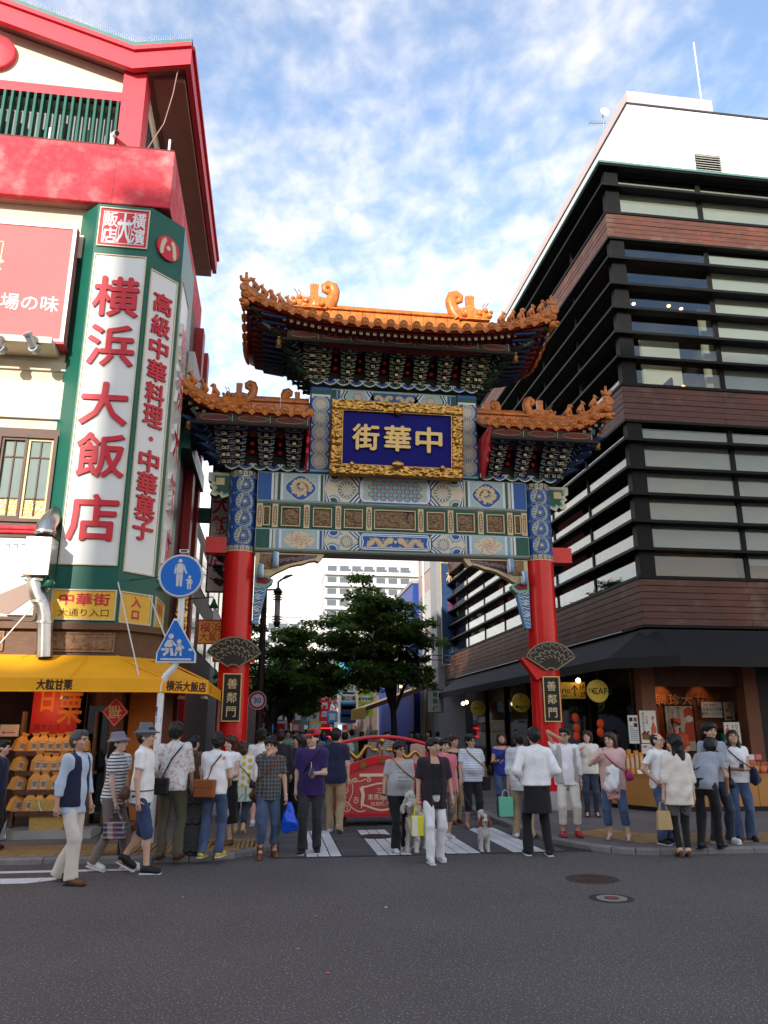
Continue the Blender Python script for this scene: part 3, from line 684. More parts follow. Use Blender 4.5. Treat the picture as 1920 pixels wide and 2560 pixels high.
# -- carved panels between the beams
mb = MB(); mb.box(GX-2.98, GF+.07, 5.735, GX+2.98, GY+.2, 6.305, 'green_paint'); band = mb.build('middle_band', gate)
def carved(cu, hw, z0, z1, seed):
    f = gF(GF+.07); mb = MB(); frame(mb, cu-hw, z0, cu+hw, z1, .022, f, -.01, .035, 'cream_gold'); fr = mb.build('carved_panel', band)
    mb = MB(); rect(mb, cu-hw+.02, z0+.02, cu+hw-.02, z1-.02, f, .002, 'carve_dark'); relief(mb, cu-hw+.025, z0+.025, cu+hw-.025, z1-.025, f, .0, .05, 'carve_brown', seed, int(26*max(1, hw/.2)), 26, 1.5); mb.build('relief', band)
def strip(cu):
    f = gF(GF+.07); mb = MB(); mb.prism([(cu-.062, 5.76), (cu+.062, 5.76), (cu+.062, 6.28), (cu-.062, 6.28)], f, -.01, .05, 'cream_gold')
    stroke(mb, [(cu+.038*math.sin(t)*(1 if abs(math.sin(t)) < .9 else .9), 6.02+.21*math.cos(t)) for t in np.linspace(0, 2*math.pi, 17)[:-1]], .012, f, .052, 'ink', True)
    for i in range(6):
        v = 5.86+i*.064; stroke(mb, [(cu-.02, v), (cu, v+.028), (cu+.02, v)], .011, f, .053, 'maroon_paint' if i in (2, 3) else 'ink'); stroke(mb, [(cu-.02, v+.03), (cu, v+.006), (cu+.02, v+.03)], .009, f, .0535, 'coral_line')
    mb.build('carved_strip', band)
carved(0, .46, 5.80, 6.24, 1)
for sg in (-1, 1):
    for i, c in enumerate((.91, 1.58, 2.26)): carved(sg*c, .205, 5.80, 6.23, 11+i+5*sg)
    carved(sg*2.77, .075, 5.80, 6.23, 40+sg)
    for c in (.57, 1.24, 1.92, 2.59, 2.92): strip(sg*c)
# -- inner posts, top beam, cloud edging
for sg in (-1, 1):
    cx = GX+sg*1.675; mb = MB(); mb.bbox(cx-.235, GF-.02, 7.0, cx+.235, GY+.25, 9.06, 'blue_paint', .03); o = mb.build('inner_post', gate)
    mb = MB(); f = lambda u, v, w: (cx+u, GF-.02-w, v)
    rect(mb, -.20, 8.86, .20, 8.97, f, .002, 'green_paint'); rect(mb, -.21, 8.81, .21, 8.86, f, .002, 'white_line'); rect(mb, -.21, 7.03, .21, 7.08, f, .002, 'green_light')
    for j in range(5):
        v = 7.28+j*.335; rosette(mb, 0, v, .185, f, .003, n=16)
        for s in (-1, 1): mb.poly([f(s*.21+dx*-s, v+.168+dy, .003) for dx, dy in ((0, -.04), (.06, 0), (0, .04))][::-s], 'cream_gold'); disc(mb, s*.13, v+.168, .035, f, .0025, 'blue_light', 8); disc(mb, s*.13, v+.168, .024, f, .004, 'blue_paint', 8)
    mb.build('rosette_band', o)
mb = MB(); mb.box(GX-1.44, GF+.06, 8.70, GX+1.44, GY+.2, 9.06, 'pale_panel'); tb = mb.build('top_beam', gate)
mb = MB(); f = gF(GF+.06)
for sg in (-1, 1):
    for a, b, m_ in ((1.32, 1.43, 'green_paint'), (1.24, 1.30, 'blue_paint'), (1.18, 1.23, 'white_line')): mb.poly([f(sg*u, v, .003) for u, v in ((a, 8.71), (b, 8.71), (b, 9.03), (a, 9.03))][::sg], m_)
    rosette(mb, sg*.84, 8.87, .13, f, .003)
    x0 = .55
    for tt, m_ in ((.04, 'ink'), (.04, 'white_line'), (.04, 'blue_paint'), (.04, 'white_line')):
        mb.poly([f(sg*u, v, .004) for u, v in ((x0, 9.03), (x0-.12, 8.87), (x0, 8.71), (x0+tt, 8.71), (x0-.12+tt, 8.87), (x0+tt, 9.03))][::sg], m_); x0 += tt
    x0 = 1.06
    for tt, m_ in ((.03, 'ink'), (.03, 'white_line'), (.03, 'green_paint')):
        mb.poly([f(sg*u, v, .004) for u, v in ((x0, 9.03), (x0+.08, 8.87), (x0, 8.71), (x0+tt, 8.71), (x0+.08+tt, 8.87), (x0+tt, 9.03))][::-sg], m_); x0 += tt
mb.poly([f(u, v, .004) for u, v in ((-.48, 8.73), (.48, 8.73), (.55, 8.87), (.48, 9.01), (-.48, 9.01), (-.55, 8.87))], 'blue_paint')
for s in (-1, 1): dragon(mb, [(s*(.05+.40*t), 8.87+.05*math.sin(t*10)) for t in np.linspace(0, 1, 18)], .065, f, .007, 'cream_gold')
mb.build('painted_decoration', tb)
def cloud_edge(name, x0, x1, z, y, step=.29):
    mb = MB(); f = gF(y); n = max(1, round((x1-x0)/step)); st = (x1-x0)/n; mb.box(GX+x0, y, z-.012, GX+x1, y+.5, z+.02, 'green_paint')
    for i in range(n):
        c = x0+(i+.5)*st; h = st*.5; m_ = 'blue_paint' if i % 2 else 'green_paint'
        P = [(c-h, z+.02), (c-h*.92, z+.10), (c-h*.5, z+.085), (c-h*.35, z+.04), (c, z+.0), (c+h*.35, z+.04), (c+h*.5, z+.085), (c+h*.92, z+.10), (c+h, z+.02), (c+h*.6, z-.03), (c, z-.06), (c-h*.6, z-.03)]
        mb.prism(P[::-1], f, -.01, .012, 'white_line'); mb.poly([f(c+(u-c)*.84, z+.018+(v-z-.018)*.68, .015) for u, v in P][::-1], m_)
    return mb.build(name, gate)
cloud_edge('cloud_edging', -1.93, 1.93, 9.14, GF-.06)
for sg in (-1, 1): cloud_edge('cloud_edging', *sorted((sg*1.92, sg*3.70)), 7.05, GF-.04)
# -- name plaque, leaning forward
pl_top, pl_bot = 15.55, 15.70
def fP(u, v, w): t = (v-6.95)/1.8; v = 6.90+(v-6.95)*.93; return (GX+u, pl_bot+(pl_top-pl_bot)*t-w, v)
mb = MB(); mb.prism([(-1.28, 7.10), (1.28, 7.10), (1.28, 8.62), (-1.28, 8.62)], fP, -.08, 0, 'plaque_blue'); plq = mb.build('name_plaque', gate)
mb = MB(); frame(mb, -1.47, 6.95, 1.47, 8.76, .255, fP, -.10, .045, 'gold_dark')
relief(mb, -1.47, 6.95, 1.47, 7.205, fP, .045, .085, 'gold', 3, 110, 16, 3.2); relief(mb, -1.47, 8.505, 1.47, 8.76, fP, .045, .085, 'gold', 4, 110, 16, 3.2)
relief(mb, -1.47, 7.205, -1.215, 8.505, fP, .045, .085, 'gold', 5, 16, 70, 3.2); relief(mb, 1.215, 7.205, 1.47, 8.505, fP, .045, .085, 'gold', 6, 16, 70, 3.2)
stroke(mb, [(-1.21, 7.20), (1.21, 7.20), (1.21, 8.51), (-1.21, 8.51)], .025, fP, .05, 'gold', True)
mb.build('gilded_frame', plq)
mb = MB(); mb.ball(fP(0, 8.53, .10), (.09, .07, .11), 'gold', 10, 7); mb.ball(fP(0, 7.22, .10), (.13, .08, .10), 'gold', 10, 7)
for s in (-1, 1): mb.ball(fP(s*.09, 7.22, .12), (.05, .05, .06), 'gold', 8, 6); mb.ball(fP(s*1.0, 7.2, .08), (.06, .05, .07), 'gold', 8, 6); mb.ball(fP(s*1.33, 7.85, .08), (.06, .05, .09), 'gold', 8, 6)
mb.build('frame_boss', plq)
for i, ch in enumerate('街華中'):
    mb = MB(); put_text(mb, ch, fP, -.70+.70*i, 7.87, h=.60, w=.57, m='gold_paint', d=.05, bold=.016, side='gold_dark', lo=.004); mb.build('gilt_character', plq)
# -- brackets under the lower beam, wave boards
for sg in (-1, 1):
    fq = lambda u, v, w: (GX+sg*u, GF+.10-w, v)
    P = [(2.97, 5.22), (2.97, 4.74), (2.86, 4.74), (2.80, 4.70), (2.64, 4.72), (2.52, 4.80), (2.40, 4.86), (2.25, 4.94), (2.10, 4.98), (1.98, 5.0), (1.84, 5.06), (1.72, 5.08), (1.64, 5.05), (1.56, 5.15), (1.52, 5.22)]
    mb = MB(); mb.prism(P, fq, -.22, 0, 'cream_gold'); br = mb.build('corner_bracket', gate)
    mb = MB(); relief(mb, 2.60, 4.86, 2.88, 5.20, fq, .002, .03, 'carve_brown', 60+sg, 18, 18, 1.4)
    Q = [(2.50, 5.19), (1.66, 5.19), (1.70, 5.14), (2.0, 5.06), (2.3, 4.98), (2.50, 4.90)]; mb.poly([fq(u, v, .004) for u, v in Q], 'carve_dark')
    for i in range(11):
        u = 2.44-.07*i; v = 5.15-(.10*(u-1.66)/.8)+.03*((i*.6) % 1); stroke(mb, [(u+.045*math.cos(a)*(1-a/9), v-.01+.04*math.sin(a)*(1-a/9)) for a in np.linspace(0, 7, 12)], .014, fq, .008, 'coral_line' if i % 2 else 'blue_light')
    mb.build('scroll_carving', br)
    for (u, v, h) in ((2.56, 5.05, .28), (2.86, 4.80, .24)):           # rolled hooks
        mb = MB(); mb.tube([(GX+sg*(u+.0), GF-.02-.10*math.sin(t)*.6, v+h*.5*math.cos(t)) for t in np.linspace(.1, 5.2, 14)], .045, 8, 'blue_light'); mb.tube([(GX+sg*(u-.055), GF-.02-.10*math.sin(t)*.6, v+h*.5*math.cos(t)) for t in np.linspace(.1, 5.2, 14)], .03, 8, 'white_line'); mb.build('rolled_hook', br)
    P = [(2.97, 4.74), (2.97, 4.52), (2.70, 4.48), (2.60, 4.56), (2.58, 4.64), (2.70, 4.73)]; mb = MB(); mb.prism(P, fq, -.20, .02, 'green_light'); mb.poly([fq(2.80+(u-2.80)*.75, 4.63+(v-4.63)*.6, .025) for u, v in P], 'maroon_paint'); mb.build('bracket_block', br)
    P = [(2.97, 4.50), (2.97, 3.72), (2.86, 3.72), (2.70, 4.47)]; mb = MB(); mb.prism(P, fq, -.18, .01, 'blue_light')
    for i in range(9):
        v = 3.80+i*.082
        for dv, m_ in ((0, 'blue_paint'), (.026, 'white_line'), (.052, 'green_paint')): stroke(mb, [(max(2.70+.16*(4.47-v)/.75*1.0+.01, u), v+dv+.018*math.sin(u*44+i*2.1)) for u in np.linspace(2.74+.13*(4.47-v)/.75, 2.965, 9)], .017, fq, .013+dv*.05, m_)
    for (u, v) in ((2.88, 4.28), (2.90, 4.0)): stroke(mb, [(u+.055*(1-a/12)*math.cos(a), v+.055*(1-a/12)*math.sin(a)) for a in np.linspace(0, 11, 26)], .014, fq, .019, 'white_line')
    mb.build('wave_board', br)
# -- bracket sets (dougong): one mesh, copied
def bracket_mesh(col, tiers=7, st=.160, out=.125, wide=.40):
    mb = MB()
    for i in range(tiers):
        z = .03+st*i; y = -out*i; L = wide*(.62+.07*i) if i < tiers-1 else wide*.95
        # outward arm with pale nose
        mb.box(-.035, y-.13, z, .035, .05, z+.085, col); mb.prism([(-.037, z-.015), (.037, z-.015), (.037, z+.075), (-.037, z+.075)], lambda u, v, w: (u, y-.13-w, v), -.03, .012, 'bracket_edge', col); mb.prism([(-.021, z+.008), (.021, z+.008), (.021, z+.055), (-.021, z+.055)], lambda u, v, w: (u, y-.142-w, v), 0, .004, 'gold_paint' if i % 2 else col, col)
        # cross arm: shallow U with upturned ends, pale edge with dark face
        h = L/2; f = lambda u, v, w: (u, y-.035-w, v)
        P = [(-h, z+.10), (-h, z+.045), (-h+.07, z-.01), (h-.07, z-.01), (h, z+.045), (h, z+.10), (h-.055, z+.10), (h-.085, z+.05), (-h+.085, z+.05), (-h+.055, z+.10)]
        mb.prism(P, f, -.07, 0, 'bracket_edge', col)
        Q = [(-h+.018, z+.088), (-h+.018, z+.052), (-h+.078, z+.006), (h-.078, z+.006), (h-.018, z+.052), (h-.018, z+.088), (h-.042, z+.088), (h-.078, z+.034), (-h+.078, z+.034), (-h+.042, z+.088)]
        mb.poly([f(u, v, .004) for u, v in Q], col)
        for s in (-1, 1): mb.box(s*h-s*.075, y-.105, z+.10, s*h+s*.015, y+.04, z+.15, col); mb.prism([(s*h-s*.075, z+.10), (s*h+s*.015, z+.10), (s*h+s*.02, z+.115), (s*h-s*.08, z+.115)][::s], lambda u, v, w: (u, y-.105-w, v), 0, .008, 'bracket_edge', col)
    mb.v = [(x, y, z*.70) for x, y, z in mb.v]; return mb
BM = {}
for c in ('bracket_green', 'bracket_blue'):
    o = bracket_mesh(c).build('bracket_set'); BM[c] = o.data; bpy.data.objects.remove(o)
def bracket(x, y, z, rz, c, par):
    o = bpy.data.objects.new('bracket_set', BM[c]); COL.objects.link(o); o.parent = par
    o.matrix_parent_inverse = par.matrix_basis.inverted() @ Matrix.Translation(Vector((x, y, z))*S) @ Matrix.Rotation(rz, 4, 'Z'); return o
# -- shared roof pieces
def disc_tile():
    mb = MB(); r = .088; mb.lathe([(r, .10), (r, -.012), (r*.82, -.024), (r*.72, -.012), (r*.60, -.012), (r*.5, -.028), (r*.25, -.02), (r*.15, -.034)], (0, 0, 0), 18, 'tile_orange', 'y'); return mb
def drip_tile():
    mb = MB(); f = lambda u, v, w: (u, -w, v); P = [(-.125, .02), (-.10, -.035), (-.055, -.055), (-.02, -.085), (0, -.10), (.02, -.085), (.055, -.055), (.10, -.035), (.125, .02)]
    mb.prism(P, f, -.03, .01, 'tile_orange'); relief(mb, -.07, -.06, .07, .0, f, .008, .02, 'tile_orange', 8, 10, 8, 1); return mb
def raft_sq():
    mb = MB(); mb.box(-.034, 0, -.034, .034, .5, .034, 'dark_red'); f = lambda u, v, w: (u, -w, v); rect(mb, -.034, -.034, .034, .034, f, .002, 'cream_line'); stroke(mb, [(-.016, -.016), (.016, -.016), (.016, .016), (-.010, .016), (-.010, 0), (.006, 0)], .010, f, .004, 'green_paint'); return mb
def raft_rd():
    mb = MB(); mb.lathe([(.036, .5), (.036, 0)], (0, 0, 0), 10, 'bracket_blue', 'y'); f = lambda u, v, w: (u, -w, v); disc(mb, 0, 0, .034, f, .002, 'blue_paint', 10); disc(mb, 0, .004, .016, f, .004, 'blue_light', 8); return mb
PM = {}
for nm, fn in (('eave_disc', disc_tile), ('drip_tile', drip_tile), ('rafter_end', raft_sq), ('round_rafter', raft_rd)):
    o = fn().build(nm); PM[nm] = o.data; bpy.data.objects.remove(o)
def put(nm, x, y, z, par, rx=0, rz=0, sc=1):
    o = bpy.data.objects.new(nm, PM[nm]); COL.objects.link(o); o.parent = par
    o.matrix_parent_inverse = par.matrix_basis.inverted() @ Matrix.Translation(Vector((x, y, z))*S) @ Matrix.Rotation(rz, 4, 'Z') @ Matrix.Rotation(rx, 4, 'X') @ Matrix.Scale(sc, 4); return o
def spiral(c, r0, r1, a0, a1, n, sx=1): return [(c[0]+sx*(r0+(r1-r0)*i/n)*math.cos(a0+(a1-a0)*i/n), c[1], c[2]+(r0+(r1-r0)*i/n)*math.sin(a0+(a1-a0)*i/n)) for i in range(n+1)]
def ridge_dragon(x, y, z, sx, k, par):                    # acroterion: gaping head towards the ridge end, fin, curled tail
    mb = MB(); f = lambda u, v, w: (x+sx*u*k, y-w, z+v*k); d = .11*k
    body = [(-.42, 0), (.30, 0), (.34, .12), (.28, .26), (.12, .30), (.10, .40), (-.02, .34), (-.10, .26), (-.22, .22), (-.34, .26), (-.44, .14)]
    mb.prism(body if sx > 0 else [(u, v) for u, v in body][::-1], f, -d, d, 'tile_orange')
    relief(mb, -.36, .02, .26, .26, lambda u, v, w: f(u, v, w), d*.95, .05*k, 'tile_orange', 21, 26, 14, 1.6)
    fin = [(-.06, .28), (.10, .28), (.13, .62), (.085, .60), (.06, .64), (.03, .60), (0, .64), (-.03, .60), (-.07, .62)]; mb.prism(fin if sx > 0 else fin[::-1], f, -d*.7, d*.7, 'tile_orange')
    mb.tube([f(u, v, 0) for u, v in [(.30, .06), (.40, .20), (.46, .36), (.48, .50), (.44, .62), (.34, .66), (.26, .60), (.26, .51), (.33, .47), (.38, .52)]], [.12*k, .12*k, .105*k, .10*k, .095*k, .085*k, .075*k, .06*k, .055*k, .05*k], 10, 'tile_orange', flat=1.3)
    for (u, v, r) in ((-.40, .10, .07), (-.30, .23, .07), (-.16, .15, .08), (-.44, .20, .05), (.2, .1, .08)): mb.ball(f(u, v, d), r*k, 'tile_orange', 8, 6)
    mb.tube([f(-.34, .30, 0), f(-.36, .42, 0), f(-.42, .50, 0)], .012*k, 5, 'tile_dark'); mb.tube([f(-.28, .30, .03), f(-.28, .40, .03), f(-.33, .47, .03)], .012*k, 5, 'tile_dark')
    return mb.build('ridge_dragon', par)
def ridge_beast(x, y, z, sx, par, kind):
    mb = MB(); k = .82
    P = lambda u, w, v: (x+sx*u*k, y-w*k, z+v*k)
    mb.box(x-.07, y-.05, z-.03, x+.07, y+.05, z+.02, 'tile_orange')
    if kind == 'rider':
        mb.ball(P(0, 0, .10), (.13*k, .06*k, .075*k), 'tile_orange', 10, 7); mb.ball(P(-.13, 0, .20), (.04*k, .035*k, .05*k), 'tile_orange', 8, 6); mb.tube([P(-.10, 0, .10), P(-.13, 0, .20)], [.05*k, .035*k], 8, 'tile_orange'); mb.tube([P(.08, 0, .10), P(.14, 0, .20)], [.05*k, .03*k], 8, 'tile_orange')
        mb.tube([P(.02, 0, .12), P(.01, 0, .27)], [.06*k, .035*k], 8, 'tile_orange'); mb.ball(P(.01, 0, .31), .04*k, 'tile_orange', 8, 6)
    else:
        mb.tube([P(.09, 0, .05), P(.02, 0, .16), P(-.03, 0, .25)], [.075*k, .07*k, .05*k], 10, 'tile_orange'); mb.ball(P(.07, 0, .06), (.08*k, .07*k, .07*k), 'tile_orange', 10, 7)
        for s in (-1, 1): mb.tube([P(-.03, s*.035, .20), P(-.06, s*.04, .0)], [.03*k, .024*k], 7, 'tile_orange')
        hz = .30
        mb.ball(P(-.05, 0, hz), (.055*k, .048*k, .055*k), 'tile_orange', 10, 7)
        if kind == 'bird': mb.tube([P(-.08, 0, hz), P(-.15, 0, hz-.01)], [.03*k, .008*k], 7, 'tile_orange'); mb.ball(P(-.03, 0, hz+.05), (.05*k, .02*k, .03*k), 'tile_orange', 8, 6)
        elif kind == 'lion': mb.ball(P(-.02, 0, hz-.02), (.06*k, .07*k, .07*k), 'tile_orange', 10, 7); mb.ball(P(-.10, 0, hz-.02), .03*k, 'tile_orange', 8, 6)
        else: mb.tube([P(-.03, 0, hz+.03), P(0, 0, hz+.09)], [.025*k, .008*k], 6, 'tile_orange'); mb.ball(P(-.10, 0, hz-.01), .026*k, 'tile_orange', 8, 6)
    return mb.build('ridge_beast', par)
def make_roof(name, xa, xb, hipA, hipB, ze, rise, lift, hy, ridge_z, bx0, bx1, bz, nb, beasts, dk, colr):
    """xa<xb eave ends (gate units); hips curl up at the flagged ends"""
    yf, yc, yb = GY-hy, GY, GY+hy; run = 1.15*hy
    def height(x, y):
        a = (hy-abs(y-yc))/hy; b = 9; xn = 0; W = (xb-xa)
        if hipA: b = min(b, (x-xa)/run); xn = max(xn, 1-(x-xa)/(W*.42))
        if hipB: b = min(b, (xb-x)/run); xn = max(xn, 1-(xb-x)/(W*.42))
        m_ = max(0, min(a, b, 1)); yn = 1-a
        return ze+rise*(.72*m_+.28*m_*m_)+lift*(max(xn, 0)**2.2)*(max(yn, 0)**1.5)
    top = ridge_z
    mb = MB(); xs = np.linspace(xa, xb, 41); ys = np.linspace(yf, yb, 25)
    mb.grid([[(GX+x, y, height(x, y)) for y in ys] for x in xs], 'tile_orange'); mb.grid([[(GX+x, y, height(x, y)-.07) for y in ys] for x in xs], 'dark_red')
    edge = [(x, yf) for x in xs]; mb.grid([[(GX+x, yf+.004, height(x, yf)+d) for x in xs] for d in (0, -.07)], 'red_wood')
    for X, fl in ((xa, hipA), (xb, hipB)): mb.grid([[(GX+X, y, height(X, y)+d) for y in ys] for d in (0, -.07)], 'red_wood')
    roof = mb.build(name, gate)
    n = max(2, round((xb-xa)/.283)); st = (xb-xa)/n
    for i in range(n+1):
        x = xa+i*st; z = height(x, yf)
        if 0 < i < n or (i == 0 and hipA) or (i == n and hipB): put('eave_disc', GX+x, yf-.09, z+.045, roof, R(12))
        if i < n: x2 = x+st/2; put('drip_tile', GX+x2, yf-.07, height(x2, yf)+.01, roof, R(12))
        yt = yc
        if hipA: yt = min(yt, yf+max(.02, (x-xa)/run*hy))
        if hipB: yt = min(yt, yf+max(.02, (xb-x)/run*hy))
        if yt-yf > .12: mb = MB(); mb.tube([(GX+x, y, height(x, y)+.04) for y in np.linspace(yf-.06, yt, 7)], .075, 8, 'tile_orange'); mb.build('tile_row', roof)
    for X, fl, s in ((xa, hipA, -1), (xb, hipB, 1)):               # tiles of the hipped end
        if not fl: continue
        m_ = round(2*hy/.283)
        for j in range(m_+1):
            y = yf+j*2*hy/m_; put('eave_disc', GX+X+s*.09, y, height(X, y)+.045, roof, R(12), s*R(90))
            if j < m_: put('drip_tile', GX+X+s*.07, y+hy/m_, height(X, y+hy/m_)+.01, roof, R(12), s*R(90))
    # rafters
    nr = round((xb-xa)/.152)
    for i in range(nr+1):
        x = xa+.06+i*(xb-xa-.12)/nr; put('rafter_end', GX+x, yf+.13, height(x, yf)-.13, roof, R(-8)); put('round_rafter', GX+x+.03, yf+.34, height(x, yf)-.24, roof, R(-8))
    for X, fl, s in ((xa, hipA, -1), (xb, hipB, 1)):
        if fl:
            for j in range(round(2*hy/.16)): y = yf+.12+j*.16; put('rafter_end', GX+X-s*.13, y, height(X, y)-.13, roof, R(-8), s*R(90)); put('round_rafter', GX+X-s*.34, y, height(X, y)-.24, roof, R(-8), s*R(90))
    mb = MB(); x0, x1 = (xa+.25 if hipA else xa), (xb-.25 if hipB else xb)
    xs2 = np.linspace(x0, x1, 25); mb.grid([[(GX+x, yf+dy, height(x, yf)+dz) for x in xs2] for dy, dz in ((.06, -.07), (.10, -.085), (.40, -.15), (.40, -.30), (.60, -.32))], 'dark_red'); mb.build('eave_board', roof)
    # painted purlin and bracket zone
    yp = GF-.92; mb = MB(); bx0_, bx1_ = bx0-(.55 if hipA else 0), bx1+(.55 if hipB else 0); zt = ze-.07
    mb.box(GX+bx0_, yp, zt-.17, GX+bx1_, yp+.12, zt, 'mural_dark'); mb.tube([(GX+bx0_-.1*hipA, yp, zt-.22), (GX+bx1_+.1*hipB, yp, zt-.22)], .045, 8, 'bracket_dark')
    f = gF(yp); k = max(2, round((bx1_-bx0_)/.75))
    for i in range(k):
        c = bx0_+(i+.5)*(bx1_-bx0_)/k; w_ = (bx1_-bx0_)/k*.40
        stroke(mb, [(c+w_*math.cos(t), zt-.085+.065*math.sin(t)) for t in np.linspace(0, 2*math.pi, 15)[:-1]], .012, f, .003, 'gold_dark', True); disc(mb, c, zt-.085, w_*.8, f, .002, 'dark_red', 14, .045)
        stroke(mb, [(c+w_*1.12, zt-.16), (c+w_*1.12, zt-.01)], .012, f, .003, 'green_light')
    mb.build('painted_purlin', roof)
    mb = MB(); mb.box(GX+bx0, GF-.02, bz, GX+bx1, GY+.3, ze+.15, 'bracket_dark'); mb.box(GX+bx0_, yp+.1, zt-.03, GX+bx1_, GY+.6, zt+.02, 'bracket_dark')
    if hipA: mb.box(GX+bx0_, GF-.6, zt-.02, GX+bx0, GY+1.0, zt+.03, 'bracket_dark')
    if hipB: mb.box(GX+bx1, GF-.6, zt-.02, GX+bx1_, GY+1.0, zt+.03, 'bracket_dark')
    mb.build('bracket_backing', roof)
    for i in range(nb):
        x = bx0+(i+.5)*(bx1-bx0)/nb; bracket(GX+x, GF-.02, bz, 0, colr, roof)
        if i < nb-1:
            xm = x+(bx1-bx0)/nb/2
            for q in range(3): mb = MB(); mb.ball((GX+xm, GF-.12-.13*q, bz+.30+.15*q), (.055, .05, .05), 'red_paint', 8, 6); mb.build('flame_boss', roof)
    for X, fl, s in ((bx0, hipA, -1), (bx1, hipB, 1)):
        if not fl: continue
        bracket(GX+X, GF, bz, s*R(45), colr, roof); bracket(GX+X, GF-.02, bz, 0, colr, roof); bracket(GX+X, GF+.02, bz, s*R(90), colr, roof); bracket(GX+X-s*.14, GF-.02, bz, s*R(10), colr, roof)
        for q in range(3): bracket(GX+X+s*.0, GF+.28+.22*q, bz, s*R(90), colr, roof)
        for i in range(5):                                  # slanting corner arms with sharp pale noses
            zz = bz+.10+.15*i; d = .34+.185*i; mb = MB(); a = R(45); cx_, cy_ = GX+X, GF
            def fd(u, v, w): return (cx_+s*(u*math.sin(a)+w*math.cos(a)), cy_-(u*math.cos(a))+w*math.sin(a), zz+v)
            P = [(0, .0), (d, -.005), (d+.17, .055), (d, .09), (0, .09)]; mb.prism(P, fd, -.045, .045, 'cream_line', colr); 
            for w_ in (-.048, .048): mb.poly([fd(.1+u*.93, .012+v*.72, w_) for u, v in P], colr)
            mb.build('corner_arm', roof)
        mb = MB(); mb.lathe([(.0, .0), (.07, .02), (.045, .08), (.075, .13), (.04, .18), (.05, .24)], (GX+X+s*.72, GF-.72, zt-.32), 10, 'gold_dark'); mb.build('corner_vase', roof)
        # corner hip beam with dragon-mouth end
        c0 = (GX+X+s*.3, GF-.3, zt-.05); ct = (GX+(xa if s < 0 else xb)-s*.10, yf+.10, height(xa if s < 0 else xb, yf)-.14)
        mb = MB(); mb.tube([c0, ct], .075, 4, 'green_paint'); mb.tube([(c0[0], c0[1], c0[2]-.12), tuple(c0[i]*.25+ct[i]*.75-(.10 if i == 2 else 0) for i in range(3))], .07, 4, 'green_light'); mb.build('corner_beam', roof)
        mb = MB(); ex = (GX+(xa if s < 0 else xb)+s*.03, yf-.02, ct[2]+.0); mb.ball(ex, (.10, .10, .09), 'tile_orange', 10, 7); mb.ball((ex[0]+s*.07, ex[1]-.07, ex[2]+.02), (.06, .06, .045), 'tile_orange', 8, 6); mb.ball((ex[0]+s*.05, ex[1]-.05, ex[2]-.06), (.05, .05, .035), 'tile_orange', 8, 6); mb.build('dragon_mouth', roof)
    # main ridge
    rx0, rx1 = (xa+run if hipA else xa), (xb-run if hipB else xb); zr = height((rx0+rx1)/2, yc)
    m_ = max(1, round((rx1-rx0)/.29))
    for i in range(m_):
        a, b = rx0+(rx1-rx0)*i/m_, rx0+(rx1-rx0)*(i+1)/m_; mb = MB(); mb.bbox(GX+a+.002, yc-.14, zr-.12, GX+b-.002, yc+.14, top-.13, 'tile_orange', .008); mb.bbox(GX+a+.002, yc-.19, top-.14, GX+b-.002, yc+.19, top-.095, 'tile_orange', .01)
        mb.tube([(GX+a+.002, yc, top-.06), (GX+b-.002, yc, top-.06)], .11, 10, 'tile_orange'); mb.build('ridge_tile', roof)
    # hip ridges with beasts, dragon where the hip meets the ridge
    for X, fl, s in ((xa, hipA, -1), (xb, hipB, 1)):
        if not fl: continue
        rx = (xa+run) if s < 0 else (xb-run)
        for back in (0, 1):
            pts = []
            for t in np.linspace(0, 1, 12):
                x = rx+(X-rx)*t*1.02; y = yc+(yf-yc)*t*1.02 if not back else yc+(yb-yc)*t*1.02; pts.append((GX+x, y, height(min(max(x, xa), xb), min(max(y, yf), yb))+.10+.05*t))
            mb = MB(); mb.tube(pts, .10, 8, 'tile_orange'); mb.tube([(p[0], p[1], p[2]+.10) for p in pts], .07, 8, 'tile_orange')
            for q in range(1, 11, 2): a_ = Vector(pts[q]); mb.ball((a_[0], a_[1], a_[2]+.05), (.115, .115, .05), 'tile_orange', 8, 5)
            mb.lathe([(.10, .02), (.10, -.03), (.07, -.045), (.05, -.03)], (pts[-1][0]+s*.02, pts[-1][1]-.06*(1-2*back), pts[-1][2]+.04), 14, 'tile_orange', 'y'); mb.build('hip_ridge', roof)
            ks = beasts
            for q, kd in enumerate(ks):
                t = 1.0-.62*q/len(ks); i0 = min(10, int(t*11)); fr = t*11-i0; p = [pts[i0][e]+(pts[i0+1][e]-pts[i0][e])*fr for e in range(3)]
                ridge_beast(p[0], p[1], p[2]+.16, (1 if s < 0 else -1), roof, kd)
        ridge_dragon(GX+rx+s*.30, yc-.10, top-.16, 1 if s < 0 else -1, dk, roof)
    return roof, height, (rx0, rx1)
BST = ['rider', 'bird', 'cat', 'lion', 'cat', 'cat']
make_roof('upper_roof', -3.36, 3.36, True, True, 9.99, .90, .46, 1.52, 11.26, -1.93, 1.93, 9.17, 7, BST, 1.05, 'bracket_green')
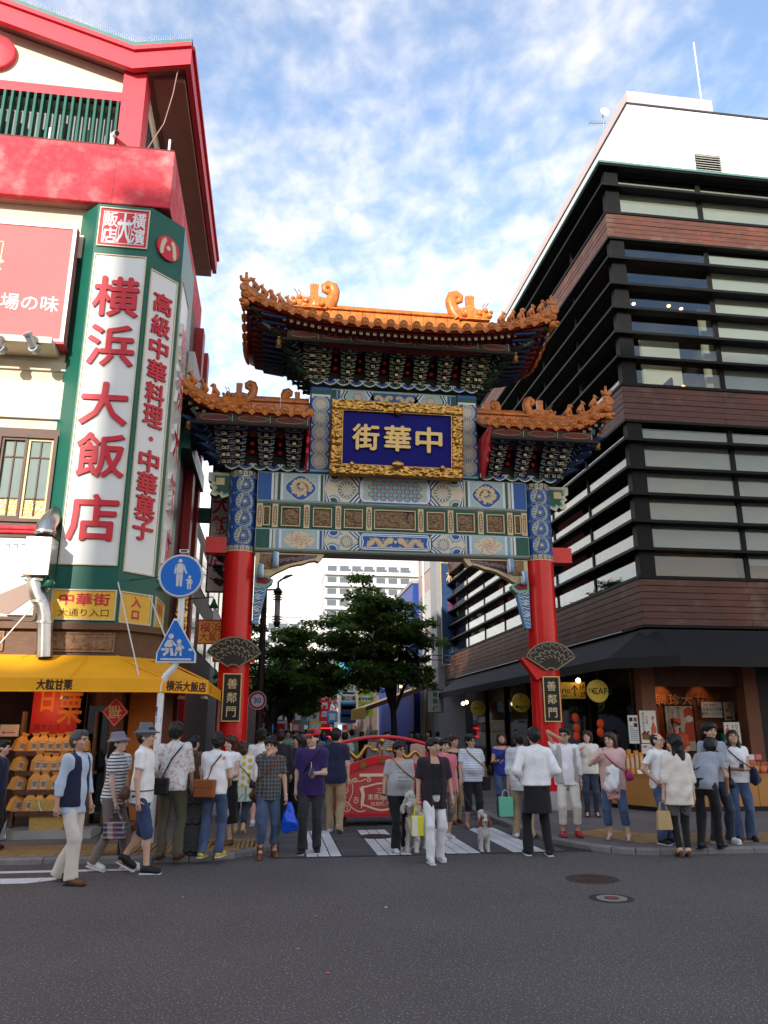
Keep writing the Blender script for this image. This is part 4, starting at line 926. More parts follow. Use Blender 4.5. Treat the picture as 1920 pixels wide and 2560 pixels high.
for sg in (-1, 1):
    xa, xb = (-4.62, -1.93) if sg < 0 else (1.93, 4.62)
    rf, hf, rr = make_roof('side_roof', xa, xb, sg < 0, sg > 0, 7.97, .62, .48, 1.22, 8.82, *((-3.72, -1.95) if sg < 0 else (1.95, 3.72)), 7.08, 3, BST[:4], .72, 'bracket_blue')
    ridge_dragon(GX+sg*2.18, GY-.02, 8.60, (1 if sg > 0 else -1), .66, rf)
    # red gable board against the inner post
    P = [(-.25, 0), (-.25, .95), (1.22, .95), (1.15, .62), (.98, .55), (1.0, .42), (.82, .36), (.84, .24), (.66, .16), (.50, .0)]
    ff = (lambda u, v, w: (GX+sg*(1.94+w), GY-.02-u, 7.02+v)); mb = MB(); mb.prism(P if sg < 0 else P[::-1], ff, 0, .05, 'red_paint'); mb.build('gable_board', gate)
# ---------------------------------------------------------------- corner restaurant on the left
K = 2560/2212.
def dY(x, y, Y): return atY(x*K, y*K, Y)
LW, LF = 13.6, 13.2
rest = thing('corner_restaurant', 'cream corner restaurant with red balcony, gabled roof and green sign tower on the corner', 'building', (-6, 15, 0))
def fl(name, mb, par=None): return mb.build(name, par or rest)
mb = MB(); mb.box(-14, LW, 3.3, -2.62, 21, 12.9, 'cream_wall'); mb.box(-14, LW+.35, 12.9, -3.1, 21, 14.1, 'black'); mb.box(-14, LW+.03, 14.05, -3.1, 21, 14.6, 'cream_light'); wallL = fl('wall', mb)
# gable field under the raking eave
GR = [(-9.64, 17.73), (-6.05, 15.95), (-3.34, 15.11), (-2.20, 15.38)]           # top of the fascia, upturned at the tip
def gz(x):
    for a, b in zip(GR, GR[1:]):
        if a[0] <= x <= b[0]: return a[1]+(b[1]-a[1])*(x-a[0])/(b[0]-a[0])
    return GR[0][1]+(x-GR[0][0])*-.0 if x < GR[0][0] else GR[-1][1]
left_gr = [(-19.28-x, z) for x, z in GR[::-1]]
FULL = left_gr+GR[1:]
mb = MB(); P = [(x, z-.40) for x, z in GR if x < -3.05]+[(-3.1, 14.95), (-3.1, 14.2), (-14, 14.2), (-14, 15.6)]; mb.prism(P[::-1], FY(LW), -.2, .0, 'cream_light'); fl('gable_wall', mb)
mb = MB()
YF, YBK = 13.2, 20.9
for nm, dz0, dz1, yo, m_ in (('fascia', -.52, -.10, 0, 'trim_red'), ('fascia_lip', -.10, .0, -.06, 'trim_red')):
    mb = MB(); up = [(x, z+dz1) for x, z in FULL]; dn = [(x, z+dz0) for x, z in FULL][::-1]
    for i in range(len(FULL)-1): mb.prism([(FULL[i][0], FULL[i][1]+dz0), (FULL[i+1][0], FULL[i+1][1]+dz0), (FULL[i+1][0], FULL[i+1][1]+dz1), (FULL[i][0], FULL[i][1]+dz1)], FY(YF+yo), -.12, 0, m_)
    mb.box(-2.32, YF+.12+yo, 15.38+dz0, -2.20+.06*(yo < 0), YBK, 15.38+dz1, m_); fl(nm, mb)
mb = MB(); mb.grid([[(x, y, z+.02) for x, z in FULL] for y in (YF+.02, YBK)], 'roof_green', False); mb.grid([[(x, YF-.02, z+d) for x, z in FULL] for d in (.0, .12)], 'roof_green', False); mb.grid([[(x, y, z+.12) for x, z in FULL] for y in (YF-.02, YF+.3)], 'roof_green', False); fl('roof', mb)
mb = MB(); mb.grid([[(x, y, z-.36) for x, z in FULL] for y in (YF+.10, YBK)], 'soffit', False); mb.box(-3.0, LW, 14.75, -2.35, YBK, 14.98, 'soffit'); fl('soffit', mb)
mbs = MB(); x = -5.9
while x < -2.25:
    z = gz(x)+.12; mbs.tube([(x, YF+.02, z), (x+.015, YF-.02, z+.14)], [.005, .003], 3, 'grey_metal'); mbs.tube([(x+.02, YF+.04, z), (x-.0, YF+.10, z+.13)], [.005, .003], 3, 'grey_metal'); x += .045
tag(fl('bird_spikes', mbs), kind='stuff')
cx_, cz_ = dY(-12, 118, LW); mb = MB(); mb.lathe([(.44, 0), (.44, -.08), (.40, -.10), (.18, -.10)], (cx_, LW-.0, cz_), 32, 'trim_red', 'y'); mb.prism([(cx_-.12, cz_), (cx_, cz_-.12), (cx_+.12, cz_), (cx_, cz_+.12)], FY(LW-.10), 0, .012, 'maroon_paint'); fl('coin_ornament', mb)
# louvred storey
mb = MB(); mb.box(-14, LW-.07, 14.05, -3.50, LW+.1, 14.27, 'trim_red'); fl('red_lintel', mb)
mb = MB(); mb.box(-3.53, LW-.22, 12.5, -3.08, LW+.3, 14.86, 'trim_red'); fl('corner_pilaster', mb)
mb = MB(); mb.bbox(-.026, 0, 12.5, .026, .13, 14.03, 'sign_green', .004); o0 = mb.build('louvre_slat', rest); o0.matrix_parent_inverse = rest.matrix_basis.inverted() @ Matrix.Translation(Vector((-3.62, LW-.10, 0))*S)
for i in range(1, 22): dup(o0, rest, (-3.62-.146*i, LW-.10, 0))
mb = MB(); mb.box(-14, LW+.30, 12.3, -3.3, LW+.34, 14.05, 'building_grey'); 
for i in range(8): mb.box(-3.9-.42*i, LW+.2, 12.3, -3.78-.42*i, LW+.3, 13.4+.3*((i*7) % 3)/3, 'off_white' if i in (0, 1) else 'brown_frame')
fl('plant_screen', mb)
# balcony parapet
mb = MB(); mb.bbox(-14, 13.3, 11.43, -2.37, 13.45, 12.76, 'stucco_red', .015); mb.box(-2.52, 13.45, 11.434, -2.374, 19.4, 12.756, 'stucco_red'); bal = fl('balcony', mb)
MB().box(-14, 13.45, 11.44, -2.52, LW+.4, 11.52, 'soffit').build('balcony_floor', bal); MB().box(-14, 13.31, 12.76, -2.38, 13.46, 12.79, 'dark_red').build('balcony_capping', bal)
MB().box(-3.485, 13.295, 11.44, -3.475, 13.299, 12.75, 'maroon_paint').build('expansion_joint', bal)
for x_ in (-4.80, -2.50):
    mb = MB(); mb.tube([(x_, 13.37, 12.78), (x_, 13.37, 13.08)], .025, 8, 'white'); fl('vent_stub', mb, bal)
mb = MB(); mb.bbox(-3.64, 13.30, 12.79, -3.56, 13.38, 13.04, 'white', .01); mb.tube([(-3.60, 13.34, 13.02), (-3.48, 13.14, 12.92)], .055, 10, 'white'); mb.tube([(-3.482, 13.145, 12.922), (-3.465, 13.115, 12.91)], .045, 10, 'black'); fl('security_camera', mb, bal)
mb = MB(); mb.box(-3.44, 13.36, 11.2, -2.92, LW+.2, 11.435, 'trim_red'); fl('beam_stub', mb)
mb = MB(); mb.tube([(-2.45, 13.33, 14.9), (-2.52, 13.36, 14.2), (-2.65, 13.40, 13.5), (-2.95, 13.45, 12.85)], .012, 5, 'soffit'); fl('loose_cable', mb)
mb = MB(); mb.box(-14, LW-.10, 10.30, -3.7, LW+.02, 10.80, 'cream_light'); mb.box(-14, LW-.06, 7.0, -3.95, LW+.02, 7.72, 'cream_light'); mb.box(-14, LW-.05, 7.95, -3.95, LW+.02, 8.12, 'cream_light'); fl('wall_band', mb)
# billboard
x1, z1 = dY(168, 490, 13.25); x0, z0 = dY(137, 738, 13.25); bb = thing('pink_billboard', 'pink restaurant billboard with white Japanese lettering hung on the cream wall', 'billboard', (-5.5, 13.3, 8.4))
f = FY(13.25); mb = MB(); mb.box(-8.5, 13.25, 8.36, -4.02, 13.42, 10.80, 'pink_board'); pb = mb.build('panel', bb)
mb = MB(); frame(mb, -8.5, 8.36, -4.02, 10.80, .065, f, -.03, .02, 'white'); mb.build('frame', bb)
mb = MB(); xc, zc = dY(56, 653, 13.25); put_text(mb, '生きた本場の味', f, dY(127, 655, 13.25)[0]-1.19, zc, h=.33, w=2.38, m='white', d=.002, off=.006); mb.build('lettering', bb)
mb = MB(); xa_, za_ = dY(8, 522, 13.25); stroke(mb, [(-6.1, za_), (xa_, za_), (xa_-.02, za_-1.0), (-6.1, za_-1.0)], .02, f, .004, 'gold_paint', True); put_text(mb, '萬珍', f, -5.75, za_-.5, h=.5, m='gold_paint', d=.002); mb.build('gold_emblem', bb)
mb = MB(); mb.box(-8.5, 13.0, 8.22, -4.15, 13.6, 8.34, 'cream_light'); mb.box(-8.5, 13.2, 8.32, -4.0, 13.6, 8.37, 'trim_red'); mb.build('ledge', bb)
for px in (64, -8):
    xs_, zs_ = dY(px, 735, 12.95); mb = MB(); mb.tube([(xs_+.08, 13.1, zs_-.12), (xs_+.05, 13.0, zs_-.10)], .09, 14, 'grey_metal'); mb.tube([(xs_+.06, 13.02, zs_-.10), (xs_-.02, 12.88, zs_+.08)], .07, 14, 'grey_metal'); mb.tube([(xs_-.015, 12.89, zs_+.07), (xs_-.03, 12.86, zs_+.10)], .085, 14, 'grey_metal')
    tag(mb.build('spotlight'), 'round silver spotlight on the ledge under the pink billboard', 'spotlight', 'billboard spotlights')
# window with amber foot panes
def window(x0, x1, z0, z1, y):
    w = MB(); frame(w, x0, z0, x1, z1, .06, FY(y), -.08, .03, 'brown_frame'); wo = fl('window', w); ww = x1-x0; n = 2
    for i in range(n):
        a, b = x0+.06+i*(ww-.12)/n, x0+.06+(i+1)*(ww-.12)/n; m2 = MB(); frame(m2, a, z0+.06, b, z1-.06, .045, FY(y+.02+.02*i), -.03, .02, 'cream_gold' if i else 'brown_frame'); m2.build('sash', wo)
        for j in range(2):
            c, d = a+.045+j*(b-a-.09)/2, a+.045+(j+1)*(b-a-.09)/2
            for (za, zb, m_) in ((z0+.11, z0+.42, 'amber_glass'), (z0+.44, z1-.42, 'pale_glass'), (z1-.40, z1-.11, 'pale_glass')):
                m2 = MB(); m2.box(c+.008, y+.05, za, d-.008, y+.056, zb, m_); m2.build('pane', wo)
        m2 = MB()
        for zz in (z0+.43, z1-.41): m2.box(a, y+.03, zz-.012, b, y+.058, zz+.012, 'brown_frame')
        m2.box((a+b)/2-.012, y+.03, z0+.1, (a+b)/2+.012, y+.058, z1-.1, 'brown_frame'); m2.build('glazing_bar', wo)
mat('amber_glass', (.50, .34, .06), .15, noise=.3, ns=14, bump=.4, bs=30); mat('pale_glass', (.20, .25, .23), .10, noise=.06)
for a_, b_ in ((-4.98, -3.98), (-6.1, -5.02), (-7.2, -6.14)): window(a_, b_, 5.06, 6.66, LW-.10)
mb = MB(); mb.box(-14, LW-.10, 6.66, -3.9, LW+.02, 6.78, 'brown_frame'); mb.box(-14, LW-.09, 4.99, -3.9, LW+.02, 5.05, 'brown_frame'); fl('window_surround', mb)
mb = MB(); mb.bbox(-14, LW-.20, 4.84, -4.0, LW, 4.98, 'stucco_red', .02); mb.tube([(-14, LW-.2, 4.93), (-4.02, LW-.2, 4.93)], .04, 8, 'stucco_red'); fl('red_rail', mb)
# picture panel of a steamed bun under the window
f = FY(LW-.12); mb = MB(); mb.box(-7.0, LW-.12, 3.46, -4.02, LW, 4.80, 'paper'); rect(mb, -7.0, 3.48, -4.06, 4.76, f, .004, 'off_white'); mat('bun', (.72, .55, .45), .6, noise=.05, ns=1); mat('bun_shade', (.32, .22, .18), .6)
mb.poly([f(u, v, .008) for u, v in [(-7, 4.35)]+[(-7+2.6*t, 4.35-.95*t*t+.1*math.sin(t*3)) for t in np.linspace(.1, 1, 10)]+[(-7, 3.40+.08)]][::-1], 'bun'); mb.poly([f(u, v, .012) for u, v in ((-5.6, 3.48), (-4.4, 3.48), (-4.08, 3.75), (-4.08, 4.05), (-4.7, 3.75))], 'bun_shade')
for i in range(3): stroke(mb, [(-4.62+.13*i, 4.66), (-4.55+.13*i, 4.66), (-4.55+.13*i, 4.60)], .008, f, .014, 'brown_frame')
fl('picture_panel', mb); mb = MB(); frame(mb, -7.1, 3.38, -3.98, 4.83, .05, f, -.02, .03, 'brown_frame'); fl('picture_frame', mb)
mb = MB(); mb.box(-14, LW-.06, 3.18, -3.7, LW+.02, 3.38, 'cream_light'); fl('plinth_band', mb)
# -- sign tower on the corner
tw = thing('sign_tower', 'green octagonal corner sign tower with white panels and tall red characters', 'sign', (-2.9, 13.6, 3.3))
TP = [(-4.12, 13.66), (-3.68, 13.2), (-2.66, 13.2), (-2.12, 13.74), (-2.12, 15.6)]
mb = MB(); base = TP+[(-4.15, 15.6)]; mb.add([(x, y, 3.30) for x, y in base]+[(x, y, 11.32) for x, y in base], [[i, (i+1) % 6, 6+(i+1) % 6, 6+i] for i in range(6)]+[list(range(5, -1, -1)), list(range(6, 12))], 'sign_green'); mb.build('casing', tw)
def faceplane(a, b):
    dx, dy = b[0]-a[0], b[1]-a[1]; L = math.hypot(dx, dy); ux, uy = dx/L, dy/L; return (lambda u, v, w: (a[0]+ux*u+uy*w, a[1]+uy*u-ux*w, v)), L
def signpanel(f, u0, u1, z0, z1, m_, name='panel'):
    mb = MB(); mb.prism([(u0, z0), (u1, z0), (u1, z1), (u0, z1)], f, -.01, .012, m_); mb.build(name, tw); mb = MB(); frame(mb, u0-.025, z0-.025, u1+.025, z1+.025, .022, f, -.005, .03, 'cream_line'); mb.build('panel_frame', tw)
fA, LA = faceplane(TP[1], TP[2]); fB, LB = faceplane(TP[2], TP[3]); fC, LC = faceplane(TP[3], TP[4])
signpanel(fA, .06, .96, 4.30, 10.20, 'sign_white'); signpanel(fB, .09, LB-.10, 4.22, 10.0, 'sign_white'); signpanel(fC, .10, 1.2, 4.2, 10.2, 'sign_white')
signpanel(fA, .07, .95, 10.42, 11.22, 'sign_red', 'seal_panel')
for k_, (ch, y) in enumerate(zip('横浜大飯店', (642, 748, 874, 985, 1120))):
    z = dY(240, y, 13.2)[1]; mb = MB(); put_text(mb, ch, fA, .51+(0, 0, -.01, .02, .0)[k_], z, h=.80, w=.80, m='sign_red', d=.035, bold=.017, side='sign_red_side', lo=.014); mb.build('red_character', tw)
ys = np.linspace(655, 1143, 11); 
for ch, y in zip('高級中華料理・中華菓子', ys):
    z = dY(320, y, 13.45)[1]; mb = MB()
    if ch == '・': mb.lathe([(.05, .0), (.05, .03)], (0, 0, 0), 12, 'sign_red'); mb = MB(); disc(mb, LB/2-.0, z, .045, fB, .03, 'sign_red', 12)
    else: put_text(mb, ch, fB, LB/2-.005, z, h=.40, w=.40, m='sign_red', d=.03, bold=.010, side='sign_red_side', lo=.014)
    mb.build('red_character', tw)
for k_, (ch, z) in enumerate(zip('横浜大飯店', (9.0, 8.0, 6.95, 5.9, 4.85))): mb = MB(); put_text(mb, ch, fC, .65, z, h=.8, w=.8, m='sign_red', d=.05, off=.03, side='sign_white', lo=.014); mb.build('red_character', tw)
# seal-script square and dragon roundel
mb = MB(); u0, u1, z0, z1 = .10, .92, 10.45, 11.19; stroke(mb, [(u0+.03, z0+.03), (u1-.03, z0+.03), (u1-.03, z1-.03), (u0+.03, z1-.03)], .02, fA, .016, 'white', True)
for ch, cu, cv in (('橫', .78, 11.0), ('濱', .78, 10.66), ('飯', .26, 11.0), ('店', .26, 10.64)): put_text(mb, ch, fA, cu, cv, h=.33, w=.25, m='white', d=.002, bold=.006, lo=.014)
put_text(mb, '大', fA, .52, 10.82, h=.66, w=.26, m='white', d=.002, bold=.008, lo=.014)
for q in (-.16, -.11, .11, .16): stroke(mb, [(.52+q*.5, 11.0), (.52+q*.9, 10.75), (.52+q*.8, 10.50)], .014, fA, .017, 'white')
mb.build('seal_script', tw)
mb = MB(); cu, cv = LB/2+.0, 10.62; mb.prism(arc(cu, cv, .255, 0, 2*math.pi*.97, 30), fB, -.01, .05, 'sign_red'); 
for s in (-1, 1): dragon(mb, [(cu+s*(.06+.09*math.sin(2.2*t)), cv+.17*math.cos(math.pi*t)) for t in np.linspace(0, 1, 14)], .055, fB, .053, 'cream_line')
disc(mb, cu, cv, .05, fB, .055, 'cream_line', 8); mb.build('dragon_roundel', tw)
# yellow entry panels
signpanel(fA, .02, 1.0, 3.38, 3.84, 'sign_yellow', 'yellow_panel'); signpanel(fB, .09, LB-.09, 3.36, 3.84, 'sign_yellow', 'yellow_panel'); signpanel(fC, .05, 1.0, 3.36, 3.84, 'sign_yellow', 'yellow_panel')
mb = MB(); put_text(mb, '中華街', fA, .52, 3.70, h=.20, w=.80, m='sign_red', d=.002, bold=.006, lo=.014); put_text(mb, '大通り入口', fA, .52, 3.48, h=.13, w=.80, m='ink_brown', d=.002, off=.0, lo=.014); put_text(mb, '入', fB, LB/2, 3.71, h=.17, m='sign_red', d=.002, bold=.008, lo=.014); put_text(mb, '口', fB, LB/2, 3.49, h=.14, m='sign_red', d=.002, bold=.008, lo=.014); put_text(mb, '中華街', fC, .5, 3.7, h=.2, w=.8, m='sign_red', d=.002, off=.01, lo=.014); mb.build('entry_lettering', tw)
# -- stainless extractor duct
du = thing('extractor_duct', 'shiny stainless steel extractor duct with square box beside the green sign tower', 'duct', (-3.9, 12.95, 2.8))
def dpt(px, py, Y): x, z = dY(px, py, Y); return (x, Y, z)
def duct(pts, r, name='pipe'):
    mb = MB(); mb.tube(pts, r, 18, 'steel'); mb.build(name, du)
duct([dpt(128, 1110, 13.45), dpt(112, 1122, 13.2), dpt(100, 1138, 13.0), dpt(97, 1160, 12.95)], .155); duct([dpt(78, 1245, 12.95), dpt(76, 1262, 12.95), dpt(82, 1285, 12.95), dpt(94, 1310, 12.95), dpt(98, 1330, 12.95), dpt(97, 1375, 12.95), dpt(96, 1420, 12.95)], [.12, .13, .13, .13, .125, .125, .125])
xb0, zt_ = dY(63, 1160, 12.8); xb1, zb_ = dY(118, 1245, 12.8); mb = MB(); mb.bbox(xb0-.02, 12.72, zb_, xb1-.08, 13.12, zt_, 'steel', .01); mb.build('filter_box', du)
for (a, b) in ((98, 1150), (80, 1254), (88, 1300), (97, 1345)): p = Vector(dpt(a, b, 12.95)); mb = MB(); mb.tube([p+Vector((0, 0, .02)), p-Vector((0, 0, .02))], .142 if b > 1200 else .17, 18, 'steel'); mb.build('joint_ring', du)
# -- carved frieze and yellow awning
FR = [(-14, 13.25), (-3.72, 13.22), (-2.55, 13.22), (-1.98, 13.79), (-1.98, 19)]
def wrap(name, z0, z1, off, m_, par=rest):
    mb = MB(); Q = [(-14, FR[0][1]-off), (-2.55+off*.4, 13.22-off), (-1.98+off, 13.79-off*.4), (-1.98+off, 19)]; mb.add([(x, y, z) for z in (z0, z1) for x, y in Q]+[(-14, 19, z0), (-14, 19, z1)], [[i, i+1, 5+i, 4+i] for i in range(3)]+[[0, 8, 3, 2, 1], [4, 5, 6, 7, 9]], m_); return mb.build(name, par)
wrap('frieze_cornice', 3.20, 3.31, .10, 'brown_wood'); wrap('frieze_board', 2.78, 3.22, .0, 'brown_wood'); wrap('frieze_sill', 2.70, 2.79, .06, 'brown_wood')
f = FY(13.215)
for i, (a, b) in enumerate(((-8.4, -7.1), (-7.0, -5.65), (-5.6, -4.35), (-3.70, -2.62))):
    mb = MB(); frame(mb, a, 2.84, b, 3.16, .03, f, -.01, .02, 'carved_wood'); relief(mb, a+.03, 2.87, b-.03, 3.13, f, .0, .05, 'carved_wood', 70+i, 60, 16, 2.2); mb.build('carved_frieze_panel', rest)
aw = thing('yellow_awning', 'weathered yellow fabric awning with brown Japanese lettering over the chestnut shop', 'awning', (-4, 12.6, 2.1))
YA = 12.15; xk, zk = dY(355, 1467, YA); zb1 = dY(355, 1497, YA)[1]; zv = dY(0, 1462, YA)[1]; zvb = dY(0, 1490, YA)[1]
zv = (zv+zk)/2; zvb = (zvb+zb1)/2
top = [(-14, 13.14, 2.78), (-2.55, 13.14, 2.78), (-1.90, 13.79, 2.78), (-1.90, 17.5, 2.78)]; bot = [(-14, YA, zv), (xk, YA, zv), (xk+.60, YA+.60, zv), (xk+.60, 17.5, zv)]; val = [(x, y, zvb) for x, y, z in bot]
def slope(i, n=1):
    mb = MB(); P = []
    for q in np.linspace(0, 1, 7): P.append([tuple((1-t)*((1-q)*Vector(top[i])+q*Vector(top[i+1]))[e]+t*((1-q)*Vector(bot[i])+q*Vector(bot[i+1]))[e]-(.035*math.sin(math.pi*t) if e == 2 else 0) for e in range(3)) for t in np.linspace(0, 1, 6)])
    mb.grid(P, 'awning_yellow'); mb.build('canopy', aw); mb = MB(); mb.grid([[(1-q)*Vector(r[i])+q*Vector(r[i+1]) for q in np.linspace(0, 1, 8)] for r in (bot, val)], 'awning_yellow', False); mb.build('valance', aw)
for i in range(3): slope(i)
mb = MB()
for p, q in ((top[1], bot[1]), (top[2], bot[2])): mb.tube([p, q], .012, 6, 'awning_yellow'); 
for xx in (-6.1, -4.85, -3.0): mb.tube([(xx, 13.13, 2.775), (xx, YA, zv+.004)], .008, 4, 'awning_yellow')
for a, b in zip(val, val[1:]): mb.tube([a, b], .012, 6, 'awning_yellow')
mb.build('seam', aw)
f = FY(YA); zm_ = (zv+zvb)/2; mb = MB(); xt = dY(118, 1478, YA)[0]; put_text(mb, '大粒甘栗', f, xt, zm_, w=.50, h=.15, m='ink_brown', d=.001, bold=.006, lo=.002)
fD, LD = faceplane(bot[1][:2], bot[2][:2]); put_text(mb, '横浜大飯店', fD, LD*.50, zm_, w=.76, h=.15, m='ink_brown', d=.001, bold=.006, lo=.002); fE, LE = faceplane(bot[2][:2], bot[3][:2]); put_text(mb, '出口', fE, .6, zm_, h=.14, m='ink_brown', d=.001, off=.01, lo=.002); mb.build('valance_lettering', aw)
def stay(p, q): mb = MB(); mb.tube([p, q], .012, 6, 'off_white'); mb.build('stay_rod', aw)
stay(dpt(255, 1258, 13.1), dpt(300, 1460, 12.3)); stay(dpt(118, 1258, 13.1), dpt(0, 1390, 12.6)); stay(dpt(322, 1285, 13.5), dpt(372, 1415, 12.9))
for px, py, Y in ((106, 1258, 12.9), (350, 1265, 12.9), (462, 1305, 16.5)):        # green gooseneck spots
    x_, z_ = dY(px, py, Y); mb = MB(); mb.lathe([(.03, .10), (.04, .05), (.10, -.08), (.09, -.08)], (x_, Y, z_), 14, 'sign_green'); mb.tube([(x_, Y, z_+.10), (x_-.05, Y+.05, z_+.16), (x_-.6, Y+.5, z_+.17)], .012, 6, 'sign_green'); tag(mb.build('sign_lamp'), {106: 'green cone sign lamp beside the stainless duct', 350: 'green cone sign lamp on a long arm over the yellow awning', 462: 'green cone sign lamp on a long arm just beside the red gate column'}[px], 'lamp')
# -- chestnut shop under the awning
SY = 13.35
mb = MB(); mb.box(-14, 15.2, 0, -2.0, 15.4, 2.8, 'shop_brown'); mb.box(-14, SY-.02, SWZ, -2.3, SY+.5, SWZ+.10, 'concrete'); mb.box(-14, SY, SWZ+.1, -2.1, 15.3, SWZ+.13, 'building_brown'); mb.box(-14, SY+.05, 2.62, -2.0, 15.3, 2.72, 'shop_brown'); fl('shop_interior', mb)
mb = MB(); mb.box(-2.62, SY, SWZ, -2.45, SY+.3, 2.7, 'brown_wood'); fl('door_post', mb); mb = MB(); mb.box(-3.14, SY+.1, SWZ+.1, -3.02, SY+.3, 2.7, 'brown_wood'); fl('door_post', mb)
xo0 = dY(350, 1500, 13.6)[0]; mb = MB(); mb.box(-2.42, 13.9, SWZ, -1.92, 15.2, 2.7, 'shop_orange'); mb.box(-1.92, 14.0, SWZ, -1.86, 15.2, 2.6, 'shop_wall'); fl('orange_partition', mb)
def P3(px, py, Y): return dY(px, py, Y)
def panel_thing(name, label, cat, x0, z0, x1, z1, Y, m_, fr=None, group=None, par=None):
    t = thing(name, label, cat, ((x0+x1)/2, Y, z0), group); mb = MB(); mb.box(x0, Y, z0, x1, Y+.03, z1, m_); mb.build('board', t)
    if fr: mb = MB(); frame(mb, x0, z0, x1, z1, .03, FY(Y), -.01, .015, fr); mb.build('frame', t)
    return t, FY(Y)
xa_, za_ = P3(74, 1495, 13.45); xb_, zb_ = P3(180, 1585, 13.45)
mat('poster_red', (.36, .012, .014), .5, noise=.1); mat('poster_orange', (.46, .13, .01), .6)
t, f = panel_thing('chestnut_poster', 'red poster with big orange chestnut characters behind the shelves', 'poster', xa_, zb_, xb_, 2.55, 13.45, 'poster_red'); mb = MB(); W = xb_-xa_; put_text(mb, '甘', f, xa_+.27*W, (zb_+2.55)/2+.08, h=.46, w=.40*W, m='poster_orange', d=.002, off=.012); mb.build('character', t); mb = MB(); put_text(mb, '栗', f, xa_+.71*W, (zb_+2.55)/2-.10, h=.50, w=.46*W, m='poster_orange', d=.002, off=.012); mb.build('character', t); mb = MB(); put_text(mb, '大粒', f, xb_-.28, 2.32, h=.12, m='ink', d=.002, off=.01); put_text(mb, '焼きたて', f, xa_+.26, zb_+.10, h=.10, m='ink', d=.002); mb.build('lettering', t)
# shelf with bags
sh = thing('chestnut_shelf', 'stepped wooden shelf rack stocked with orange chestnut bags', 'shelf', (-3.5, 13.1, SWZ))
rows = [(1625, 13.25, (75, 92, 110, 127, 145, 161, 178), 1590), (1667, 13.12, (82, 99, 117, 134, 152, 169), 1632), (1708, 13.0, (75, 95, 118, 134), 1672), (1754, 12.9, (63, 83, 108, 128), 1718)]
def bag_mesh():
    mb = MB(); k = .30
    for z0, z1, w0, w1, d0, d1 in ((0, .55, .36, .32, .22, .20), (.55, .78, .32, .16, .20, .08), (.78, .84, .16, .12, .08, .06), (.84, 1.0, .12, .22, .06, .09)):
        mb.add([(s*w0*k, t*d0*k, z0*k) for s, t in ((-1, -1), (1, -1), (1, 1), (-1, 1))]+[(s*w1*k, t*d1*k, z1*k) for s, t in ((-1, -1), (1, -1), (1, 1), (-1, 1))], [[i, (i+1) % 4, 4+(i+1) % 4, 4+i] for i in range(4)]+[[4, 5, 6, 7]], 'kraft')
    f = lambda u, v, w: (u, -.22*k-w, v); rect(mb, -.15*k, .10*k, .15*k, .52*k, f, .001, 'paper_warm'); put_text(mb, '栗', f, 0, .31*k, h=.27*k, m='ink_brown', d=.002); return mb
o = bag_mesh().build('b'); bagm = o.data; bpy.data.objects.remove(o)
nb_ = 0
for r_, (yb, Y, xs_, yt) in enumerate(rows):
    x0, z = dY(45, yb, Y); x1 = dY(196 if r_ < 2 else 150, yb, Y)[0]; mb = MB(); mb.bbox(x0-.05, Y-.12, z-.05, x1+.05, Y+.22, z, 'brown_wood', .006); mb.box(x0-.05, Y-.13, z-.05, x1+.05, Y-.12, z+.02, 'shop_brown'); mb.build('shelf_board', sh)
    if r_ == 0: mb = MB(); mb.box(x0-.06, 13.3, SWZ+.1, x0-.02, 13.45, 1.9, 'brown_wood'); mb.box(x1, 13.3, SWZ+.1, x1+.04, 13.45, 1.9, 'brown_wood'); mb.build('upright', sh)
    for q, px in enumerate(xs_):
        x = dY(px, yb, Y)[0]; b = bpy.data.objects.new('chestnut_bag', bagm); COL.objects.link(b); b.location = (x*S, Y*S, (z+.002)*S); b.rotation_euler = (0, 0, .12*math.sin(nb_*3.1)); b.scale = (1, 1, .95+.06*math.sin(nb_*2))
        tag(b, ('orange paper chestnut bag on the top shelf under the red poster', 'orange paper chestnut bag on the second shelf of the rack', 'orange paper chestnut bag on the third shelf of the rack', 'orange paper chestnut bag on the lowest shelf of the rack')[r_], 'bag', 'chestnut bags on the shelf rack'); nb_ += 1
    if True:
        x = dY(38-3*r_, yb, Y)[0]; b = bpy.data.objects.new('chestnut_bag', bagm); COL.objects.link(b); b.location = (x*S, (Y+.02)*S, (z+.0)*S); b.rotation_euler = (0, R(16), R(40)); tag(b, ('tilted orange chestnut bag leaning at the end of the top shelf', 'tilted orange chestnut bag leaning at the end of the second shelf', 'tilted orange chestnut bag leaning at the end of the third shelf', 'tilted orange chestnut bag leaning at the end of the lowest shelf')[r_], 'bag')
# wicker basket, diamond fortune board, water bottle, small signs, warm lamps
x0, z0 = dY(60, 1775, 12.85); x1, z1 = dY(145, 1820, 12.85); bk = thing('wicker_basket', 'square wicker basket with a rope handle below the chestnut shelves', 'basket', ((x0+x1)/2, 12.95, SWZ))
x0, zt0 = dY(68, 1742, 12.9); x1 = dY(146, 1742, 12.9)[0]; zt0 = .72
mb = MB(); mb.add([(x0+.02, 12.82, SWZ+.12), (x1-.02, 12.82, SWZ+.12), (x1-.02, 13.1, SWZ+.12), (x0+.02, 13.1, SWZ+.12), (x0, 12.8, .62), (x1, 12.8, .62), (x1, 13.12, .62), (x0, 13.12, .62)], [(0, 1, 5, 4), (1, 2, 6, 5), (2, 3, 7, 6), (3, 0, 4, 7), (4, 5, 6, 7)], 'basket'); mb.build('wicker_body', bk)
mb = MB(); mb.tube([((x0+x1)/2+.13*math.cos(t), 12.79, .60+.18*math.sin(t)) for t in np.linspace(math.pi, 2*math.pi, 10)], .01, 6, 'off_white'); mb.build('rope_handle', bk)
